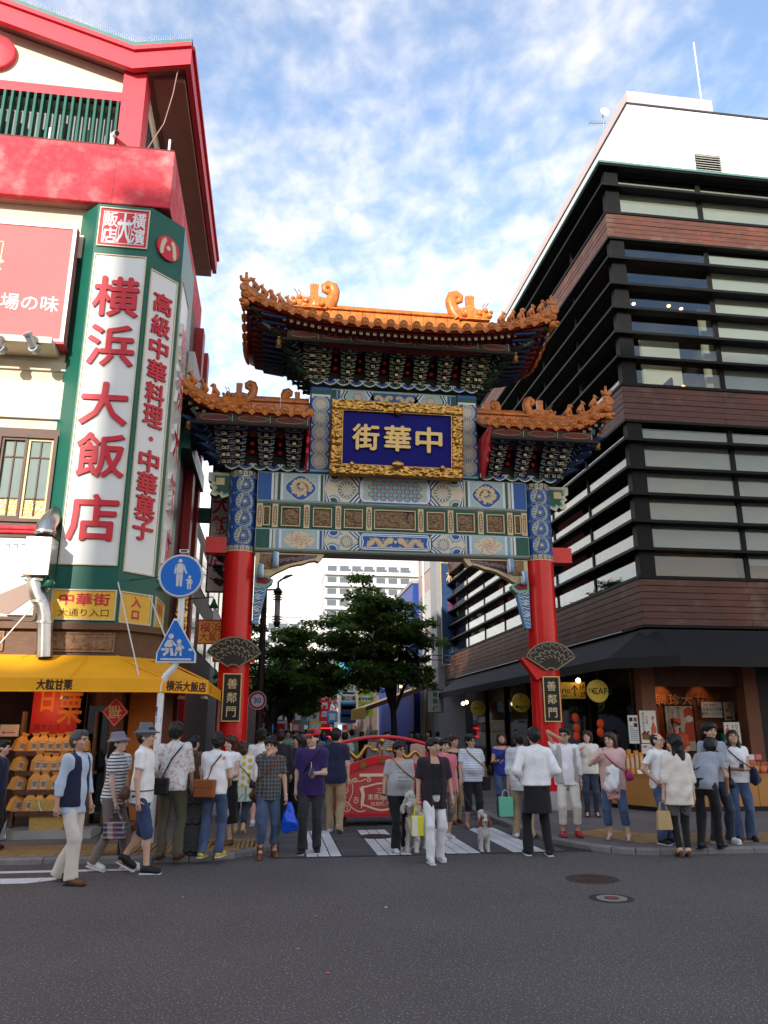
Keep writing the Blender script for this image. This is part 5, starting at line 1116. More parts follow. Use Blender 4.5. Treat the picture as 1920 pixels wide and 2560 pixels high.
mb = MB(); mb.box(x0-.3, 12.78, SWZ, x1+.4, 13.3, SWZ+.12, 'concrete'); fl('shop_step', mb)
xc, zc = dY(249, 1538, 12.9); t = thing('fortune_diamond', 'red diamond board with a gold upside-down fortune character hanging by the shop door', 'sign', (xc, 12.9, zc-.2)); f = FY(12.9)
mb = MB(); q = .225; mb.prism([(xc, zc-q), (xc+q*.9, zc), (xc, zc+q), (xc-q*.9, zc)], f, -.02, 0, 'sign_red'); stroke(mb, [(xc, zc-q*.9), (xc+q*.8, zc), (xc, zc+q*.9), (xc-q*.8, zc)], .012, f, .003, 'gold_paint', True); mb.build('board', t); mb = MB(); put_text(mb, '福', lambda u, v, w: (2*xc-u, 12.9-w, 2*zc-v), xc, zc, h=.20, m='gold_paint', d=.003, off=.012); mb.build('character', t)
mb = MB(); mb.box(-2.98, 13.5, SWZ+.1, -2.66, 13.53, 2.0, 'glass_dark'); fl('door_glass', mb); MB().box(-3.0, 13.55, SWZ, -2.64, 13.6, 2.3, 'shop_brown').build('door', rest)
for i, px in enumerate((140, 348, 392, 440)):
    x_, z_ = dY(px, 1507, 12.9 if i < 1 else 13.1); mb = MB(); mb.lathe([(.05, .05), (.07, 0), (.065, 0)], (x_, 12.9 if i < 1 else 13.1, z_-.02), 12, 'off_white'); tag(mb.build('downlight'), 'small white downlight under the yellow awning', 'lamp', 'downlights under the yellow awning')
mb = MB(); xb_, zb_ = dY(12, 1740, 12.7); mb.lathe([(.05, 0), (.055, .02), (.055, .26), (.022, .33), (.022, .36)], (xb_, 12.7, SWZ+.02), 12, 'plastic_clear'); wb = thing('water_bottle', 'clear plastic water bottle with blue cap on the pavement by the shop', 'bottle', (xb_, 12.7, SWZ)); mb.build('bottle_body', wb); MB().lathe([(.024, .36), (.024, .39)], (xb_, 12.7, SWZ+.02), 10, 'sign_blue').build('cap', wb)
xs_, zs_ = dY(20, 1578, 13.3); t, f = panel_thing('direction_card', 'small buff card with a red arrow beside the red poster', 'sign', xs_-.14, zs_-.09, xs_+.14, zs_+.09, 13.3, 'paper_warm'); mb = MB(); stroke(mb, [(xs_+.09, zs_-.03), (xs_-.08, zs_-.03)], .014, f, .003, 'sign_red'); mb.poly([f(xs_-.11, zs_-.03, .003), f(xs_-.07, zs_-.055, .003), f(xs_-.07, zs_-.005, .003)], 'sign_red'); mb.build('arrow', t)
lpt = bpy.data.lights.new('shop_lamp', 'POINT'); lpt.energy = 3; lpt.color = (1, .55, .22); lpt.shadow_soft_size = .1; lo = bpy.data.objects.new('shop_lamp', lpt); COL.objects.link(lo); lo.location = Vector((-3.6, 12.95, 2.0))*S
tag(lo, 'warm bulb over the chestnut shelves', 'lamp')
# -- street side of the restaurant: dark recess, red piers, fascia boards, hanging signs
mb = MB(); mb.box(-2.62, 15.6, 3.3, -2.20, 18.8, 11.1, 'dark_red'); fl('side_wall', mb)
for y_ in (17.2, 18.5): mb = MB(); mb.box(-2.30, y_, SWZ, -2.02, y_+.4, 11.0, 'red_wood'); fl('red_pier', mb)
mb = MB(); mb.box(-2.21, 15.7, 7.35, -1.95, 18.9, 7.75, 'sign_green'); f2 = FXp(-1.95); put_text(mb, '横浜大飯店', f2, 17.2, 7.55, h=.3, m='white', d=.003); mb.build('side_fascia', rest)
mb = MB(); mb.box(-2.21, 15.7, 8.9, -2.0, 17.1, 9.6, 'off_white'); mb.build('side_fascia', rest)
mb = MB(); mb.box(-2.3, 18.9, 6.6, -.85, 19.1, 6.95, 'sign_green'); fl('link_beam', mb)
hx0, hz1 = dY(456, 1075, 17.6); hx1 = dY(492, 1075, 17.6)[0]
t, f = panel_thing('hanging_sign', 'tall cream hanging sign with red characters behind the red gate column', 'sign', hx0, 4.6, hx1+.12, 8.0, 17.6, 'paper', 'black_frame'); mb = MB()
for ch, y in zip('大飯店', (1090, 1135, 1205)): put_text(mb, ch, f, (hx0+hx1)/2+.06, dY(470, y, 17.6)[1], h=.48, w=.42, m='sign_red', d=.003, off=.02); mb.build('character', t); mb = MB()

x0, z1 = dY(428, 1338, 17.0); x1, z0 = dY(482, 1392, 17.0); t, f = panel_thing('box_sign', 'red-framed yellow box sign of the restaurant beside the red gate column', 'sign', x0, z0, x1, z1, 17.0, 'sign_yellow', 'sign_red'); mb = MB()
put_text(mb, '横浜', f, (x0+x1)/2, z0*.33+z1*.67, h=.22, w=.46, m='sign_red', d=.002, off=.015); put_text(mb, '大飯店', f, (x0+x1)/2+.05, z0*.70+z1*.30, h=.20, w=.56, m='sign_red', d=.002, off=.015); mb.build('lettering', t)
for i, (px, py) in enumerate(((462, 1190), (476, 1205), (468, 1225), (478, 1238), (470, 1255))):
    x_, z_ = dY(px, py, 16.9); mb = MB(); mb.tube([(x_-.06, 16.95, z_+.03), (x_+.08, 16.85, z_-.05)], [.05, .09], 10, 'dark_metal'); mb.tube([(x_, 16.95, z_), (x_-.2, 17.1, z_+.1)], .015, 5, 'dark_metal'); tag(mb.build('flood_lamp'), 'dark metal flood lamp in the cluster beside the red gate column', 'lamp', 'flood lamps beside the gate column')
mb = MB(); x0, z0 = dY(368, 1390, 16.2); x1, z1 = dY(412, 1270, 16.2); mb.box(x0, 16.2, z0, x1, 16.3, z1, 'mural_dark'); f = FY(16.2); relief(mb, x0+.03, z0+.03, x1-.03, z1-.03, f, .0, .06, 'gold', 91, 16, 50, 2); cs = tag(mb.build('carved_signboard'), 'dark gilt carved board hanging on the side of the restaurant', 'sign')
# ---------------------------------------------------------------- black-finned building on the right
RX, RY = 8.0, 16.0; REND = 36.4; RFX = 19.0
rb = thing('finned_building', 'dark modern corner building with black horizontal fins, timber bands and white top storey', 'building', (12, 24, 0))
def rp(name, mb, par=None): return mb.build(name, par or rb)
gset = .20
mb = MB()
for z0, z1 in ((3.75, 3.95), (8.75, 9.5), (13.75, 14.35), (15.75, 15.95)): mb.box(RX+gset-.04, RY+gset-.04, z0, RFX, REND-.05, z1, 'black_frame')
mb.box(RX+.12, RY+.12, 3.9, RFX, REND-.03, 4.82, 'black_frame'); mb.box(RX+.12, RY+.12, 8.76, RFX, REND-.03, 9.54, 'black_frame'); mb.box(RX+.12, RY+.12, 13.78, RFX, REND-.03, 14.38, 'black_frame'); rp('spandrel', mb)
# rooms behind the glass
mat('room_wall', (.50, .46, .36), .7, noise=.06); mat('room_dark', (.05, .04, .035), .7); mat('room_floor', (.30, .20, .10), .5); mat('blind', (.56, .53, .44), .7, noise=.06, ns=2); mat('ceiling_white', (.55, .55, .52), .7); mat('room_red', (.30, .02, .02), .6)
mb = MB()
for z0, z1 in ((4.83, 8.74), (9.55, 13.74), (14.39, 15.74)):
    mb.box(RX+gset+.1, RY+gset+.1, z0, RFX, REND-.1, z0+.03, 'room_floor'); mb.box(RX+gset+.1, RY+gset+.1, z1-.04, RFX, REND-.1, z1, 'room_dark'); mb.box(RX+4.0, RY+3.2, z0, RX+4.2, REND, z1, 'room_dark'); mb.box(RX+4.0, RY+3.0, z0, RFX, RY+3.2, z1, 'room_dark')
mb.box(RX+1.45, RY+1.6, 9.6, RX+2.55, RY+1.7, 12.0, 'room_wall'); mb.box(RX+3.0, RY+1.2, 9.6, RX+6, RY+1.3, 12.6, 'room_wall'); mb.box(RX+.9, RY+5, 4.85, RX+1.0, RY+14, 8.4, 'room_red'); rp('room_partition', mb)
for (x0, x1, z0, z1) in ((8.45, 10.72, 14.40, 15.6), (10.84, 13.4, 14.40, 15.6), (13.6, 16, 14.4, 15.6), (8.55, 10.70, 5.62, 8.55), (10.86, 13.4, 5.3, 8.55), (10.86, 13.4, 9.8, 13.6), (13.6, 16, 5.3, 8.5)):
    mb = MB(); mb.box(x0, RY+gset+.04, z0, x1, RY+gset+.05, z1, 'blind'); rp('roller_blind', mb)
mb = MB(); mb.box(8.6, RY+gset+.3, 4.86, 10.7, RY+gset+.34, 6.1, 'counter_wood'); mb.box(10.86, RY+gset+.3, 4.86, 13.4, RY+gset+.34, 6.0, 'counter_wood'); rp('low_cabinet', mb)
for i, (x, z) in enumerate(((8.75, 12.36), (9.15, 12.34), (10.15, 12.36), (10.5, 12.3), (9.0, 9.95), (10.1, 9.97), (10.3, 10.0))):
    mb = MB(); mb.ball((x, RY+gset+1.0, z+.25), (.05, .05, .035), 'lamp_warm', 8, 6); rp('ceiling_lamp', mb)
# restaurant chair seen through the mid storey glass
mb = MB(); mb.bbox(9.35, RY+.7, 9.75, 9.75, RY+1.1, 9.82, 'black', .02); mb.bbox(9.68, RY+.7, 9.8, 9.76, RY+1.1, 10.25, 'black', .03); mb.tube([(9.55, RY+.9, 9.57), (9.55, RY+.9, 9.76)], .03, 8, 'grey_metal'); rp('window_chair', mb)
# glazing and frames
def glaz(z0, z1):
    xs = [RX+.12, RX+2.77, RX+5.45, RX+8.1, RFX]
    for a, b in zip(xs, xs[1:]): mb = MB(); mb.box(a+.06, RY+gset, z0, b-.06, RY+gset+.012, z1, 'glass'); rp('pane', mb)
    ys = [RY+.12+2.72*i for i in range(8)]
    for a, b in zip(ys, ys[1:]): mb = MB(); mb.box(RX+gset, a+.06, z0, RX+gset+.012, min(b, REND)-.06, z1, 'glass'); rp('pane', mb)
    for i, x in enumerate(xs[:-1]):
        w = .17 if i == 0 else .065
        mb = MB(); mb.bbox(x-.04 if i == 0 else x-w, RY+(.06 if i == 0 else .18), z0, x+w+(.16 if i == 0 else 0), RY+gset+.1, z1, 'black_frame', .01); rp('mullion', mb)
    for i, y in enumerate(ys):
        w = .065
        if i: mb = MB(); mb.bbox(RX+.18, y-w, z0, RX+gset+.1, y+w, z1, 'black_frame', .01); rp('mullion', mb)
for z0, z1 in ((4.86, 8.75), (9.56, 13.75), (14.40, 15.75)): glaz(z0, z1)
# horizontal fins, mitred round the corner
def fin(z, h=.066, d=.10, dep=.30):
    for side in (0, 1):
        mb = MB()
        if side == 0:
            P = [(RX-d, RY-d), (RFX, RY-d), (RFX, RY-d+dep), (RX-d+dep, RY-d+dep)]
        else: P = [(RX-d, RY-d), (RX-d+dep, RY-d+dep), (RX-d+dep, REND), (RX-d, REND)]
        n = 4; mb.add([(x, y, z-h/2) for x, y in P]+[(x, y, z+h/2) for x, y in P], [[0, 1, 5, 4], [1, 2, 6, 5], [2, 3, 7, 6], [3, 0, 4, 7], [3, 2, 1, 0], [4, 5, 6, 7]], 'black_frame'); rp('fin', mb)
for z in (15.23, 13.07, 12.33, 11.66, 10.98, 10.31, 8.18, 7.48, 6.85, 6.20, 5.55): fin(z)
for z in (14.45, 9.62, 4.91): fin(z, .07, .02, .4)
# timber bands: separate boards, butt-jointed
for (z0, z1, n) in ((13.73, 14.41, 5), (8.71, 9.58, 6), (3.84, 4.87, 7)):
    h = (z1-z0)/n
    for i in range(n):
        za, zb = z0+i*h+.004, z0+(i+1)*h-.004; off = (i % 2)*1.3
        cuts = [RX+.03, RX+2.6+off, RX+5.6+off, RFX]
        for a, b in zip(cuts, cuts[1:]): MB().bbox(a, RY-.0+.004*((i*7) % 3), za, b-.006, RY+.13, zb, 'plank', .005).build('timber_board', rb)
        cuts = [RY+.005, RY+2.6+off, RY+5.8+off, RY+9.2+off, RY+13+off, REND]
        for a, b in zip(cuts, cuts[1:]): MB().bbox(RX+.004*((i*5) % 3), a, za, RX+.13, b-.006, zb, 'plank', .005).build('timber_board', rb)
    mb = MB(); mb.box(RX-.0, RY+.0, z0-.05, RFX, RY+.5, z0-.003, 'black_frame'); mb.box(RX, RY+.5, z0-.05, RX+.5, REND, z0-.003, 'black_frame'); rp('band_soffit', mb)
# eaves, white top storey, parapet, vent
mb = MB(); mb.box(RX-.12, RY-.12, 15.80, RFX, REND+.2, 15.86, 'black_frame'); mb.box(RX-.14, RY-.14, 15.86, RFX, REND+.2, 15.92, 'roof_green'); rp('eaves', mb)
WX, WY = 9.98, 17.98; mb = MB(); mb.box(WX, WY, 15.9, RFX, 42, 19.97, 'corrugated'); rp('top_storey', mb); mb = MB(); mb.box(WX-.03, WY-.03, 19.97, RFX, 42, 20.03, 'dark_metal'); rp('coping', mb)
mat('roof_pink', (.60, .47, .45), .7); xq, zq = dY(1353, 196, 18.5); mb = MB(); mb.box(xq, 18.5, 20.0, dY(1540, 238, 18.5)[0], 33, zq, 'roof_pink'); rp('roof_block', mb)
vx0, vz1 = dY(1490, 333, WY); vx1, vz0 = dY(1562, 385, WY)
vt = MB(); frame(vt, vx0, vz0-.3, vx1, vz1, .07, FY(WY), -.02, .12, 'off_white'); vt.box(vx0, WY-.02, vz0-.3, vx1, WY-.01, vz1, 'black'); vo = rp('vent', vt)
z = vz0-.3+.1
while z < vz1-.08: mb = MB(); mb.add([(vx0+.06, WY-.03, z+.05), (vx1-.06, WY-.03, z+.05), (vx1-.06, WY-.11, z), (vx0+.06, WY-.11, z), (vx0+.06, WY-.11, z-.012), (vx1-.06, WY-.11, z-.012)], [(0, 1, 2, 3), (3, 2, 5, 4)], 'off_white'); rp('vent_slat', mb, vo); z += .085
mb = MB(); mb.bbox(dY(1655, 420, WY)[0], WY-.3, 16.5, dY(1690, 420, WY)[0], WY+.1, dY(1655, 405, WY)[1], 'off_white', .02); rp('flue_box', mb)
px_, pz_ = dY(1516, 222, 24); mb = MB(); mb.tube([(px_, 24, 20.5), (px_, 24, dY(1499, 92, 24)[1])], .03, 6, 'white'); tag(mb.build('flag_mast'), 'thin white mast standing on the roof of the finned building', 'mast')
ax, az = dY(1303, 262, 24); an = thing('roof_aerial', 'television aerial with a small dish at the roof edge of the finned building', 'aerial', (ax+.2, 24, 20))
mb = MB(); mb.tube([(ax, 24, 19.6), (ax, 24, az+.55)], .025, 6, 'grey_metal'); mb.build('mast', an); mb = MB(); mb.tube([(ax-.62, 24, az-.16), (ax+.1, 24, az-.08)], .018, 5, 'grey_metal')
for i in range(8): mb.tube([(ax-.6+.09*i, 23.85, az-.155+.01*i), (ax-.6+.09*i, 24.15, az-.155+.01*i)], .008, 4, 'grey_metal')
mb.build('yagi', an); mb = MB(); mb.lathe([(.02, .06), (.12, .03), (.20, -.04), (.19, -.045)], (ax+.05, 23.9, az+.35), 14, 'off_white', 'y'); mb.build('dish', an)
# -- black awning wrapping the corner
ba = thing('black_awning', 'long black fabric awning wrapping round the corner above the street shops', 'awning', (9, 15.5, 2.8))
top = [(RFX, RY+.06, 3.76), (RX+.3, RY+.06, 3.76), (RX+.06, RY+.3, 3.76), (RX+.06, 34, 3.76)]; bot = [(RFX, 14.85, 3.08), (8.15, 14.85, 3.08), (7.02, 15.85, 3.08), (6.95, 34, 3.08)]; val = [(x, y, 2.86) for x, y, z in bot]
for i in range(3):
    mb = MB(); n = 12; mb.grid([[tuple((1-t)*((1-q)*Vector(top[i])+q*Vector(top[i+1]))[e]+t*((1-q)*Vector(bot[i])+q*Vector(bot[i+1]))[e]-(.03*math.sin(math.pi*t) if e == 2 else 0) for e in range(3)) for t in np.linspace(0, 1, 5)] for q in np.linspace(0, 1, n)], 'awning_black'); mb.build('canopy', ba)
    mb = MB(); mb.grid([[(1-q)*Vector(r[i])+q*Vector(r[i+1]) for q in np.linspace(0, 1, n)] for r in (bot, val)], 'awning_black', False); mb.build('valance', ba)
mb = MB(); mb.tube([(RX-.05, RY+1, 3.80), (RX-.05, 34, 3.80)], .02, 6, 'grey_metal'); mb.build('awning_rail', ba)
mat('copper', (.45, .17, .06), .35, metal=.5)
mb = MB(); mb.box(RX+.4, 18.9, 0, RFX, 19.1, 3.75, 'shop_wall'); mb.box(RX, RY, 3.55, RFX, REND, 3.74, 'black'); mb.box(RX+.6, RY+.7, SWZ, RFX, 19, SWZ+.02, 'shop_brown'); rp('shop_interior', mb)
for x in (RX+.12, 10.55, 13.5): mb = MB(); mb.box(x-.16, RY+.3, SWZ, x+.16, RY+.62, 3.6, 'shop_wall'); rp('shop_pier', mb)
mb = MB(); mb.box(RX+.0, RY+.5, 2.55, 11.6, RY+.62, 3.55, 'shop_brown'); rp('shop_bulkhead', mb); mb = MB(); mb.box(10.72, RY+.32, SWZ, 13.4, RY+.5, 3.5, 'black'); rp('dark_shutter', mb)
mb = MB(); mb.box(RX+.28, 17.4, SWZ, 10.7, 17.5, 3.5, 'shop_wall'); rp('back_wall', mb)
sg_ = thing('chestnut_shop_sign', 'copper characters of the chestnut shop lit by small spots on the brown back wall', 'sign', (9.4, 17.3, 2.1)); f = FY(17.38)
for ch, px in zip('聘珍大甘栗', (1426, 1455, 1482, 1512, 1545)):
    x, z = dY(px, 1512, 17.38); mb = MB(); put_text(mb, ch, f, x, z, h=.27, w=.27, m='copper', d=.03, off=.012); mb.build('copper_character', sg_)
for x in (8.62, 8.95, 9.9):
    sp_ = bpy.data.lights.new('sign_spot', 'SPOT'); sp_.energy = 4 if x < 9.5 else 2; sp_.color = (1, .42, .12); sp_.spot_size = R(70); sp_.spot_blend = .6; sp_.shadow_soft_size = .03; o = bpy.data.objects.new('sign_spot', sp_); COL.objects.link(o); o.location = Vector((x, 17.0, 2.75))*S; o.rotation_euler = (R(38), 0, 0); tag(o, 'small spot lighting the copper shop characters', 'lamp', 'copper sign spots')
def poster(label, px0, py0, px1, py1, Y, m_, marks, fr=None, name='shop_poster'):
    x0, z1 = dY(px0, py0, Y); x1, z0 = dY(px1, py1, Y); t, f = panel_thing(name, label, 'poster', x0, z0, x1, z1, Y, m_, fr); mb = MB(); W, H = x1-x0, z1-z0
    for k_ in marks:
        if k_[0] == 't': put_text(mb, k_[1], f, x0+k_[2]*W, z0+k_[3]*H, h=k_[4]*H, m=k_[5], d=.002, off=.004)
        elif k_[0] == 'r': rect(mb, x0+k_[1]*W, z0+k_[2]*H, x0+k_[3]*W, z0+k_[4]*H, f, .003, k_[5])
        elif k_[0] == 'p': mb.poly([f(x0+u*W, z0+v*H, .004) for u, v in k_[1]], k_[2])
        elif k_[0] == 'd': disc(mb, x0+k_[1]*W, z0+k_[2]*H, k_[3]*H, f, .0045, k_[4], 9)
        elif k_[0] == 'v':                                        # column of vertical writing
            for i, ch in enumerate(k_[1]): put_text(mb, ch, f, x0+k_[2]*W, z0+(k_[3]-i*k_[4]*1.12)*H, h=k_[4]*H, m='ink_brown', d=.0015)
    mb.build('print', t); return t
mat('bag_print', (.50, .11, .04), .5); mat('uniform_red', (.50, .06, .02), .6, noise=.1)
bagp = [(.62, .10), (.94, .10), (.96, .45), (.80, .66), (.88, .82), (.70, .82), (.78, .66), (.62, .45)]
nuts = [('p', [(.05, .10), (.50, .10), (.56, .28), (.02, .28)], 'kraft_dark')]+[('d', .1+.07*i, .28+.03*(i % 3), .035, 'dark_red') for i in range(6)]
poster('cream poster of a tied orange chestnut bag beside the shop pier', 1381, 1535, 1422, 1605, 16.25, 'paper', [('v', '横浜中華街名物', .18, .90, .085), ('v', '大甘栗', .40, .80, .08), ('p', bagp, 'bag_print')]+nuts)
poster('grey printed notice sheet on the shop pier', 1356, 1545, 1382, 1606, 16.3, 'off_white', [('r', .1, .78, .45, .92, 'ink'), ('r', .55, .78, .9, .92, 'building_brown'), ('r', .55, .58, .9, .72, 'ink')]+[('r', .1, .1+.07*i, .45 if i > 5 else .9, .13+.07*i, 'building_grey') for i in range(8)])
poster('small white price card under the cream chestnut poster', 1386, 1607, 1416, 1628, 16.2, 'paper', [('r', .08, .6, .4, .85, 'coral_line'), ('r', .08, .2, .4, .5, 'off_white'), ('r', .5, .3, .9, .4, 'building_grey'), ('r', .5, .55, .9, .65, 'building_grey')])
poster('large brown poster of a cook in a red cap with a basket of chestnuts', 1432, 1522, 1508, 1625, 17.1, 'paper_warm', [('v', '今日も元気に焼いてます', .16, .92, .062), ('v', '甘栗は天津の名産', .28, .88, .055), ('v', '聘珍楼の大甘栗', .48, .92, .07), ('p', [(.60, .20), (.98, .24), (.98, .62), (.85, .70), (.66, .58)], 'uniform_red'), ('d', .82, .70, .075, 'paper'), ('p', [(.66, .74), (.98, .74), (1.0, .90), (.80, .96), (.64, .88)], 'uniform_red'), ('p', [(.10, .06), (.50, .04), (.58, .18), (.04, .20)], 'basket')]+[('d', .12+.055*i, .22+.02*(i % 3), .028, 'dark_red') for i in range(8)], 'black_frame')
poster('white notice with black Japanese writing above the shop counter', 1514, 1516, 1562, 1550, 17.15, 'paper', [('t', '本日焼きの甘栗を', .5, .52, .22, 'ink'), ('t', '販売しております', .58, .24, .20, 'ink'), ('t', '大粒・無添加', .4, .80, .14, 'ink')])
poster('tan poster of a chestnut pot beside the white notice', 1562, 1516, 1588, 1556, 17.14, 'paper_warm', [('v', '焼きたて', .75, .88, .16), ('v', '熱々', .5, .8, .15), ('d', .3, .55, .12, 'coral_line'), ('r', .1, .05, .8, .22, 'kraft_dark')])
poster('buff card with a small red bag print on the right shop pier', 1563, 1560, 1602, 1606, 16.22, 'paper', [('v', 'おすすめ', .80, .86, .15), ('v', 'あります', .55, .80, .15), ('p', [(.08, .45), (.34, .45), (.36, .64), (.22, .76), (.30, .88), (.13, .88), (.2, .76), (.06, .64)], 'bag_print'), ('d', .3, .2, .1, 'coral_line')])
# display shelf with boxed sweets
ds = thing('display_shelf', 'dark wall shelf with red jars and boxed sweets behind the shop counter', 'shelf', (9.9, 17.2, 1))
for py in (1573, 1628):
    x0, z = dY(1530, py, 17.15); x1 = dY(1602, py, 17.15)[0]; MB().box(x0, 17.1, z-.03, x1, 17.38, z, 'shop_brown').build('shelf_board', ds)
x0, z0 = dY(1545, 1625, 17.15); mb = MB()
for i in range(3): MB().bbox(x0+.36*i-.15, 17.15, z0, x0+.36*i+.14, 17.3, z0+.42, ('black', 'banner_green', 'paper')[i], .01).build('boxed_sweets', ds)
x0, z0 = dY(1568, 1572, 17.15)
for i in range(2): mb = MB(); mb.lathe([(.07, 0), (.08, .05), (.08, .26), (.05, .30)], (x0+.2*i+.1, 17.22, z0), 12, 'dark_red'); mb.build('red_jar', ds)
# counter
ct = thing('shop_counter', 'low tan wooden sales counter with an angled end standing on the pavement', 'counter', (9, 15.3, SWZ))
CP = [(6.92, 16.15), (7.50, 15.10), (12.5, 14.85), (12.5, 15.7), (7.9, 15.9), (7.5, 16.4)]; zc0, zc1 = SWZ+.09, .735
mb = MB(); n = len(CP); mb.add([(x, y, zc0) for x, y in CP]+[(x, y, zc1) for x, y in CP], [[i, (i+1) % n, n+(i+1) % n, n+i] for i in range(n)]+[list(range(n, 2*n))], 'counter_wood'); mb.build('cabinet', ct)
def scale_poly(P, k): cx_, cy_ = sum(p[0] for p in P)/len(P), sum(p[1] for p in P)/len(P); return [(cx_+(x-cx_)*k, cy_+(y-cy_)*k) for x, y in P]
Q = scale_poly(CP, 1.01); mb = MB(); mb.add([(x, y, zc1) for x, y in Q]+[(x, y, zc1+.03) for x, y in Q], [[i, (i+1) % n, n+(i+1) % n, n+i] for i in range(n)]+[list(range(n, 2*n)), list(range(n-1, -1, -1))], 'counter_wood'); mb.build('counter_top', ct)
Q = scale_poly(CP, .97); mb = MB(); mb.add([(x, y, SWZ) for x, y in Q]+[(x, y, zc0) for x, y in Q], [[i, (i+1) % n, n+(i+1) % n, n+i] for i in range(n)], 'black'); mb.build('plinth', ct)
for (a, b) in ((8.55, 15.05), (9.6, 15.0), (10.6, 14.95)): mb = MB(); mb.box(a-.004, b-.012, zc0+.01, a+.004, b+.02, zc1-.01, 'kraft_dark'); mb.build('panel_joint', ct)
# goods on the counter
rg = random.Random(4); q = 0
for i, (px, py, h) in enumerate(((1362, 1675, .34), (1372, 1680, .36), (1383, 1683, .38), (1392, 1680, .44), (1401, 1678, .40), (1408, 1682, .30), (1378, 1668, .42), (1395, 1668, .46))):
    x, y = 7.15+.085*i+(0 if i < 6 else -.45), 15.75-.03*i+(0 if i < 6 else .22); mb = MB(); mb.bbox(x-.04, y-.04, zc1+.03, x+.04, y+.04, zc1+.03+h, 'kraft', .006); rect(mb, x-.025, zc1+.03+h*.25, x+.025, zc1+.03+h*.8, FY(y-.04), .002, 'paper_warm'); tag(mb.build('sweets_box'), 'tall orange chestnut gift box standing on the angled counter end', 'box', 'gift boxes on the counter end')
for x in (7.35, 7.58): mb = MB(); mb.add([(x-.045, 15.42, zc1+.031), (x+.045, 15.40, zc1+.031), (x+.045, 15.45, zc1+.10), (x-.045, 15.47, zc1+.10)], [(0, 1, 2, 3)], 'paper'); mb.add([(x-.045, 15.49, zc1+.031), (x+.045, 15.49, zc1+.031), (x+.045, 15.452, zc1+.10), (x-.045, 15.472, zc1+.10)], [(3, 2, 1, 0)], 'paper'); tag(mb.build('price_card'), 'small folded white price card in front of the orange gift boxes', 'card', 'price cards on the counter')
for i in range(6):
    x, y = 9.75+.17*(i % 3)+.03*(i//3), 15.25+.2*(i//3); mb = MB(); mb.ball((x, y, zc1+.10), (.075, .07, .08), ('kraft', 'coral_line')[i % 2], 10, 7); mb.tube([(x, y, zc1+.16), (x, y, zc1+.24)], [.02, .045], 8, ('kraft', 'coral_line')[i % 2]); tag(mb.build('snack_bag'), 'plump tied snack bag at the far part of the shop counter', 'bag', 'snack bags on the counter')
for i in range(9):
    mb = MB(); mb.bbox(9.72+.16*(i % 3), 15.60+.02*(i//3), zc1+.03+.12*(i//3), 9.86+.16*(i % 3), 15.7+.02*(i//3), zc1+.14+.12*(i//3), ('pink_board', 'paper', 'maroon_paint')[(i*2+i//3) % 3], .01); tag(mb.build('candy_packet'), 'small pink and white candy packet stacked at the far part of the counter', 'packet', 'candy packets on the counter')
mb = MB(); mb.bbox(8.15, 15.3, zc1+.03, 8.75, 15.7, zc1+.16, 'kraft_dark', .02); mb.tube([(8.2, 15.5, zc1+.2), (8.7, 15.5, zc1+.2)], .12, 14, 'brown_wood'); tag(mb.build('roasting_tray'), 'brown chestnut roasting tray on the sales counter', 'tray')
# -- round yellow hanging signs, banner, lanterns along the side
def round_sign(px, py, rpx, X, lines, label):
    Y, z = atX(px*K, py*K, X); r = rpx*K*math.hypot(X, Y)/1990*1.02; t = thing('round_sign', label, 'sign', (X, Y, z-r)); f = FY(Y); mb = MB(); mb.lathe([(r, .05), (r, 0), (r*.97, -.008)], (X, Y, z), 36, 'disc_yellow', 'y'); mb.build('disc', t); mb = MB()
    for (s, dx, dy, h, m_) in lines: put_text(mb, s, f, X+dx*r, z+dy*r, h=h*r, m=m_, d=.002, off=.012, lo=.010)
    mb.build('lettering', t); MB().tube([(X, Y+.02, z+r), (X, Y+.02, z+r+.4)], .012, 5, 'dark_metal').build('hanger', t)
round_sign(1292, 1493, 23, 7.15, [('The', -.55, .02, .36, 'ink'), ('CAFE', .34, .0, .58, 'ink')], 'round yellow hanging sign reading The CAFE under the black awning')
round_sign(1126, 1518, 19.5, 7.15, [('2F', 0, .66, .26, 'sign_red'), ('sario', .18, -.42, .36, 'ink'), ('■', -.5, -.42, .28, 'ink'), ('餐廳酒家', 0, -.70, .14, 'ink')], 'round yellow hanging sign reading 2F sario beside the red gate column')
round_sign(1033, 1530, 16, 7.2, [('聘珍楼大甘栗', 0, 0, .22, 'ink')], 'round yellow hanging sign with one line of small black characters')
Y, z = atX(1240*K, 1490*K, 7.25); x0, z1 = dY(1208, 1472, Y); x1, z0 = dY(1266, 1512, Y); t, f = panel_thing('yellow_banner', 'yellow banner with sario, an upward arrow and 3F hanging behind the round cafe sign', 'sign', x0-.25, z0+.03, x1, z1-.02, Y, 'disc_yellow'); mb = MB(); W, H = x1-x0, z1-z0
put_text(mb, 'sario', f, x0+.12*W, z0+.52*H, h=.30*H, m='ink', d=.002, off=.01); put_text(mb, '中国酒家', f, x0+.10*W, z0+.22*H, h=.13*H, m='ink', d=.002); put_text(mb, '3F', f, x0+.86*W, z0+.68*H, h=.26*H, m='ink', d=.002, off=.01); put_text(mb, '2F', f, x0+.9*W, z0+.3*H, h=.26*H, m='ink', d=.002, off=.01); stroke(mb, [(x0+.58*W, z0+.2*H), (x0+.58*W, z0+.76*H)], .03, f, .003, 'ink'); stroke(mb, [(x0+.46*W, z0+.55*H), (x0+.58*W, z0+.80*H), (x0+.70*W, z0+.55*H)], .03, f, .0035, 'ink'); mb.build('lettering', t)
